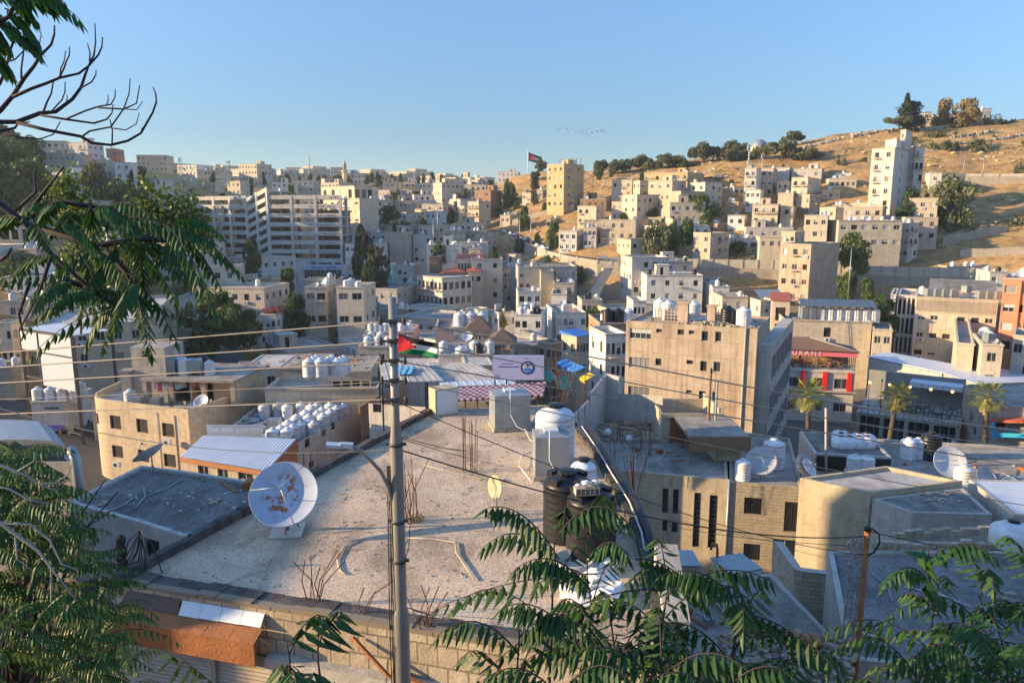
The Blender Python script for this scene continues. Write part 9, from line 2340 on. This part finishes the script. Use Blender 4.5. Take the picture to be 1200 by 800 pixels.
def leafy_top(label,blobs,D,mat,n=260,s=0.055):
 r,lv,st=plant('broadleaf_tree',label,WY(blobs[0][0],blobs[0][1]+140,D))
 for x,y,w,h in blobs:
  c=WY(x,y,D);k=D/FPX
  st.tube([WY(x,y+h+20,D),c],[0.02,0.008],5)
  for i in range(n):
   v=Vector((rg.gauss(0,.42),rg.gauss(0,.42),rg.gauss(0,.42)));p=c+Vector((v.x*w*k,v.y*w*k,v.z*h*k));a=Vector((rg.uniform(-1,1),rg.uniform(-1,1),rg.uniform(-1,1))).normalized();e=a.cross(Vector((rg.uniform(-1,1),rg.uniform(-1,1),rg.uniform(-1,1)))).normalized()*s*rg.uniform(.5,1.1);a=a*s*rg.uniform(.6,1.2)
   lv.face([p-a,p-e*0.6,p+a,p+e*0.6])
 finish(r,lv,st,mat,'bark')
leafy_top('light yellow-green tree tops behind the hanging left branch',[(78,225,24,34),(90,245,30,30),(175,240,26,34),(180,262,34,30),(215,250,26,40),(208,275,34,34),(225,268,26,28),(100,262,36,26),(150,285,40,26),(110,310,44,50),(130,340,40,36),(95,335,34,36),(160,255,20,20)],13,'ailb',420,0.055)
#top left leaves and bare branches
r,lv,st=plant('ailanthus_branch','leafy branch end dipping in at the top left corner',WY(-150,-30,5.2))
st.tube([WY(x,y,5.2)for x,y in((-150,60),(-30,40),(10,20),(30,-20))],[0.03,0.02,0.014,0.008],6)
for(a,c,e,f)in((20,-12,92,14),(-10,-5,60,2),(0,30,46,56),(5,10,45,45),(-20,20,10,50),(10,-5,42,20),(-10,60,14,82),(-30,10,20,30),(-20,40,5,50),(30,-20,75,-2),(-30,65,10,76)):frond(lv,st,WY(a,c,5.2),WY(e,f,5.3),0.04,rg,10,0.13,0.9)
finish(r,lv,st)
r=empty('bare_tree',WY(-60,150,6),0,'leafless branching twigs reaching in from the upper left against the sky','tree');st=MB();o=Vector(r.location)
Z=lambda pts,w0,w1,dd=0:st.tube([WY(x/4,y/4,6+dd+0.03*i)-o for i,(x,y)in enumerate(pts)],[w0+(w1-w0)*i/(len(pts)-1)for i in range(len(pts))],6)
Z([(-240,640),(-60,560),(0,520),(60,450),(115,365),(160,310),(190,260),(240,210),(255,160),(255,120)],.022,.006)
Z([(60,455),(150,415),(220,390),(280,365),(370,345),(415,310),(460,260),(478,220),(480,175)],.014,.005)
Z([(280,360),(300,320),(310,290),(325,260),(325,220)],.008,.004);Z([(280,360),(285,320),(300,290),(308,240)],.006,.004);Z([(415,310),(440,260),(448,200),(445,110)],.009,.004);Z([(420,290),(422,250),(410,205)],.007,.004)
Z([(-240,580),(0,572),(80,572),(190,530),(260,525),(340,465),(380,410),(400,350),(415,310)],.022,.008)
Z([(380,412),(430,385),(450,350),(450,330)],.007,.004);Z([(205,520),(220,480),(240,440),(250,385)],.008,.005);Z([(240,525),(270,490),(290,470),(305,430),(305,385)],.007,.004)
Z([(190,540),(310,560),(440,578),(500,560),(525,530),(530,490)],.011,.004);Z([(310,558),(400,520),(460,500),(520,490),(540,455),(540,420)],.008,.004);Z([(460,505),(580,512),(640,485),(655,400)],.008,.004);Z([(590,512),(640,515),(670,475)],.005,.003)
Z([(80,575),(220,610),(380,640),(430,670),(520,680),(600,660),(660,625),(715,530),(733,480),(730,440),(717,410)],.016,.005)
Z([(385,640),(420,615),(520,595),(580,510),(605,440),(610,370)],.009,.004);Z([(520,600),(590,610),(640,580),(652,530)],.006,.003);Z([(525,680),(527,610),(515,560)],.007,.004)
Z([(-240,660),(0,615),(70,600),(85,580),(140,572)],.014,.005);Z([(20,625),(100,645),(190,652),(250,630),(283,570)],.008,.004);Z([(100,370),(100,320),(110,250),(108,220),(135,190)],.008,.004);Z([(180,255),(185,215),(190,170)],.006,.004);Z([(-60,480),(0,390),(25,330),(50,230),(80,150),(100,80),(130,50)],.014,.005);Z([(30,290),(70,280),(110,240),(160,190)],.007,.004);Z([(500,490),(508,470),(505,445)],.005,.003);Z([(310,480),(316,460),(313,445)],.005,.003);Z([(660,625),(665,600)],.005,.003)
st.obj('trunk',M['twig'],r,uv=False)
#big leafy mass at the lower left
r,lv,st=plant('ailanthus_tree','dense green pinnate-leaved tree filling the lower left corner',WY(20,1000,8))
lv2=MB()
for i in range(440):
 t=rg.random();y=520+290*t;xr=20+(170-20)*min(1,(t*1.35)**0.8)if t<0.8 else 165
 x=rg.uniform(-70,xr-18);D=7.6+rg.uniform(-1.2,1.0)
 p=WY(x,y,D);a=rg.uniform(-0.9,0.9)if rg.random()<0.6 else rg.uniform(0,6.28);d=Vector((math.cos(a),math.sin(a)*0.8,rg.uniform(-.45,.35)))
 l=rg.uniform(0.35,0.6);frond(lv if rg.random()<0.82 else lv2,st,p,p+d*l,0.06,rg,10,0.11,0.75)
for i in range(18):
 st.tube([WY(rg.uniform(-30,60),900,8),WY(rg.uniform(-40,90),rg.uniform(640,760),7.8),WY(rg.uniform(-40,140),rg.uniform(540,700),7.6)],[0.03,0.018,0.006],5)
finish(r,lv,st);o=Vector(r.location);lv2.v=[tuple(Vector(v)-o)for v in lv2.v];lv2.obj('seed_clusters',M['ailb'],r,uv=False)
r=empty('bare_tree',WY(-60,620,6.8),0,'pale bare branch curling through the lower left leaves','tree');st=MB();o=Vector(r.location)
Z2=lambda pts,w0,w1:st.tube([WY(x,y,6.3)-o for x,y in pts],[w0+(w1-w0)*i/(len(pts)-1)for i in range(len(pts))],6)
Z2([(-60,600),(0,612),(22,628),(45,645),(65,672),(90,704)],.022,.006);Z2([(0,612),(35,614),(58,632),(72,660),(92,668)],.012,.005);Z2([(18,630),(20,655),(38,668)],.008,.004);Z2([(60,672),(60,705),(66,735)],.008,.004);Z2([(-60,530),(0,545),(30,557),(45,567),(68,576)],.014,.005);Z2([(45,567),(65,566),(80,555),(84,545)],.008,.004);Z2([(-60,560),(10,572),(35,586),(60,590)],.01,.005);Z2([(20,552),(40,540),(40,530)],.006,.004)
M['palebark']=simple('pale_bark',(0.30,0.29,0.28),0.8,var=0.2);st.obj('trunk',M['palebark'],r,uv=False)
#air
hb_=MB();hb_.box(-1500,1500,-400,2200,-60,95)
hm=bpy.data.materials.new('haze');hm.use_nodes=True;nt=hm.node_tree
for n in list(nt.nodes):nt.nodes.remove(n)
o_=nn(nt,'ShaderNodeOutputMaterial');pv=nn(nt,'ShaderNodeVolumePrincipled');nt.links.new(pv.outputs[0],o_.inputs['Volume'])
pv.inputs['Color'].default_value=(0.86,0.92,1.0,1);pv.inputs['Density'].default_value=0.00015;pv.inputs['Anisotropy'].default_value=0.2
tag(hb_.obj('haze',hm,uv=False),'thin evening haze filling the valley air','haze',kind='stuff')
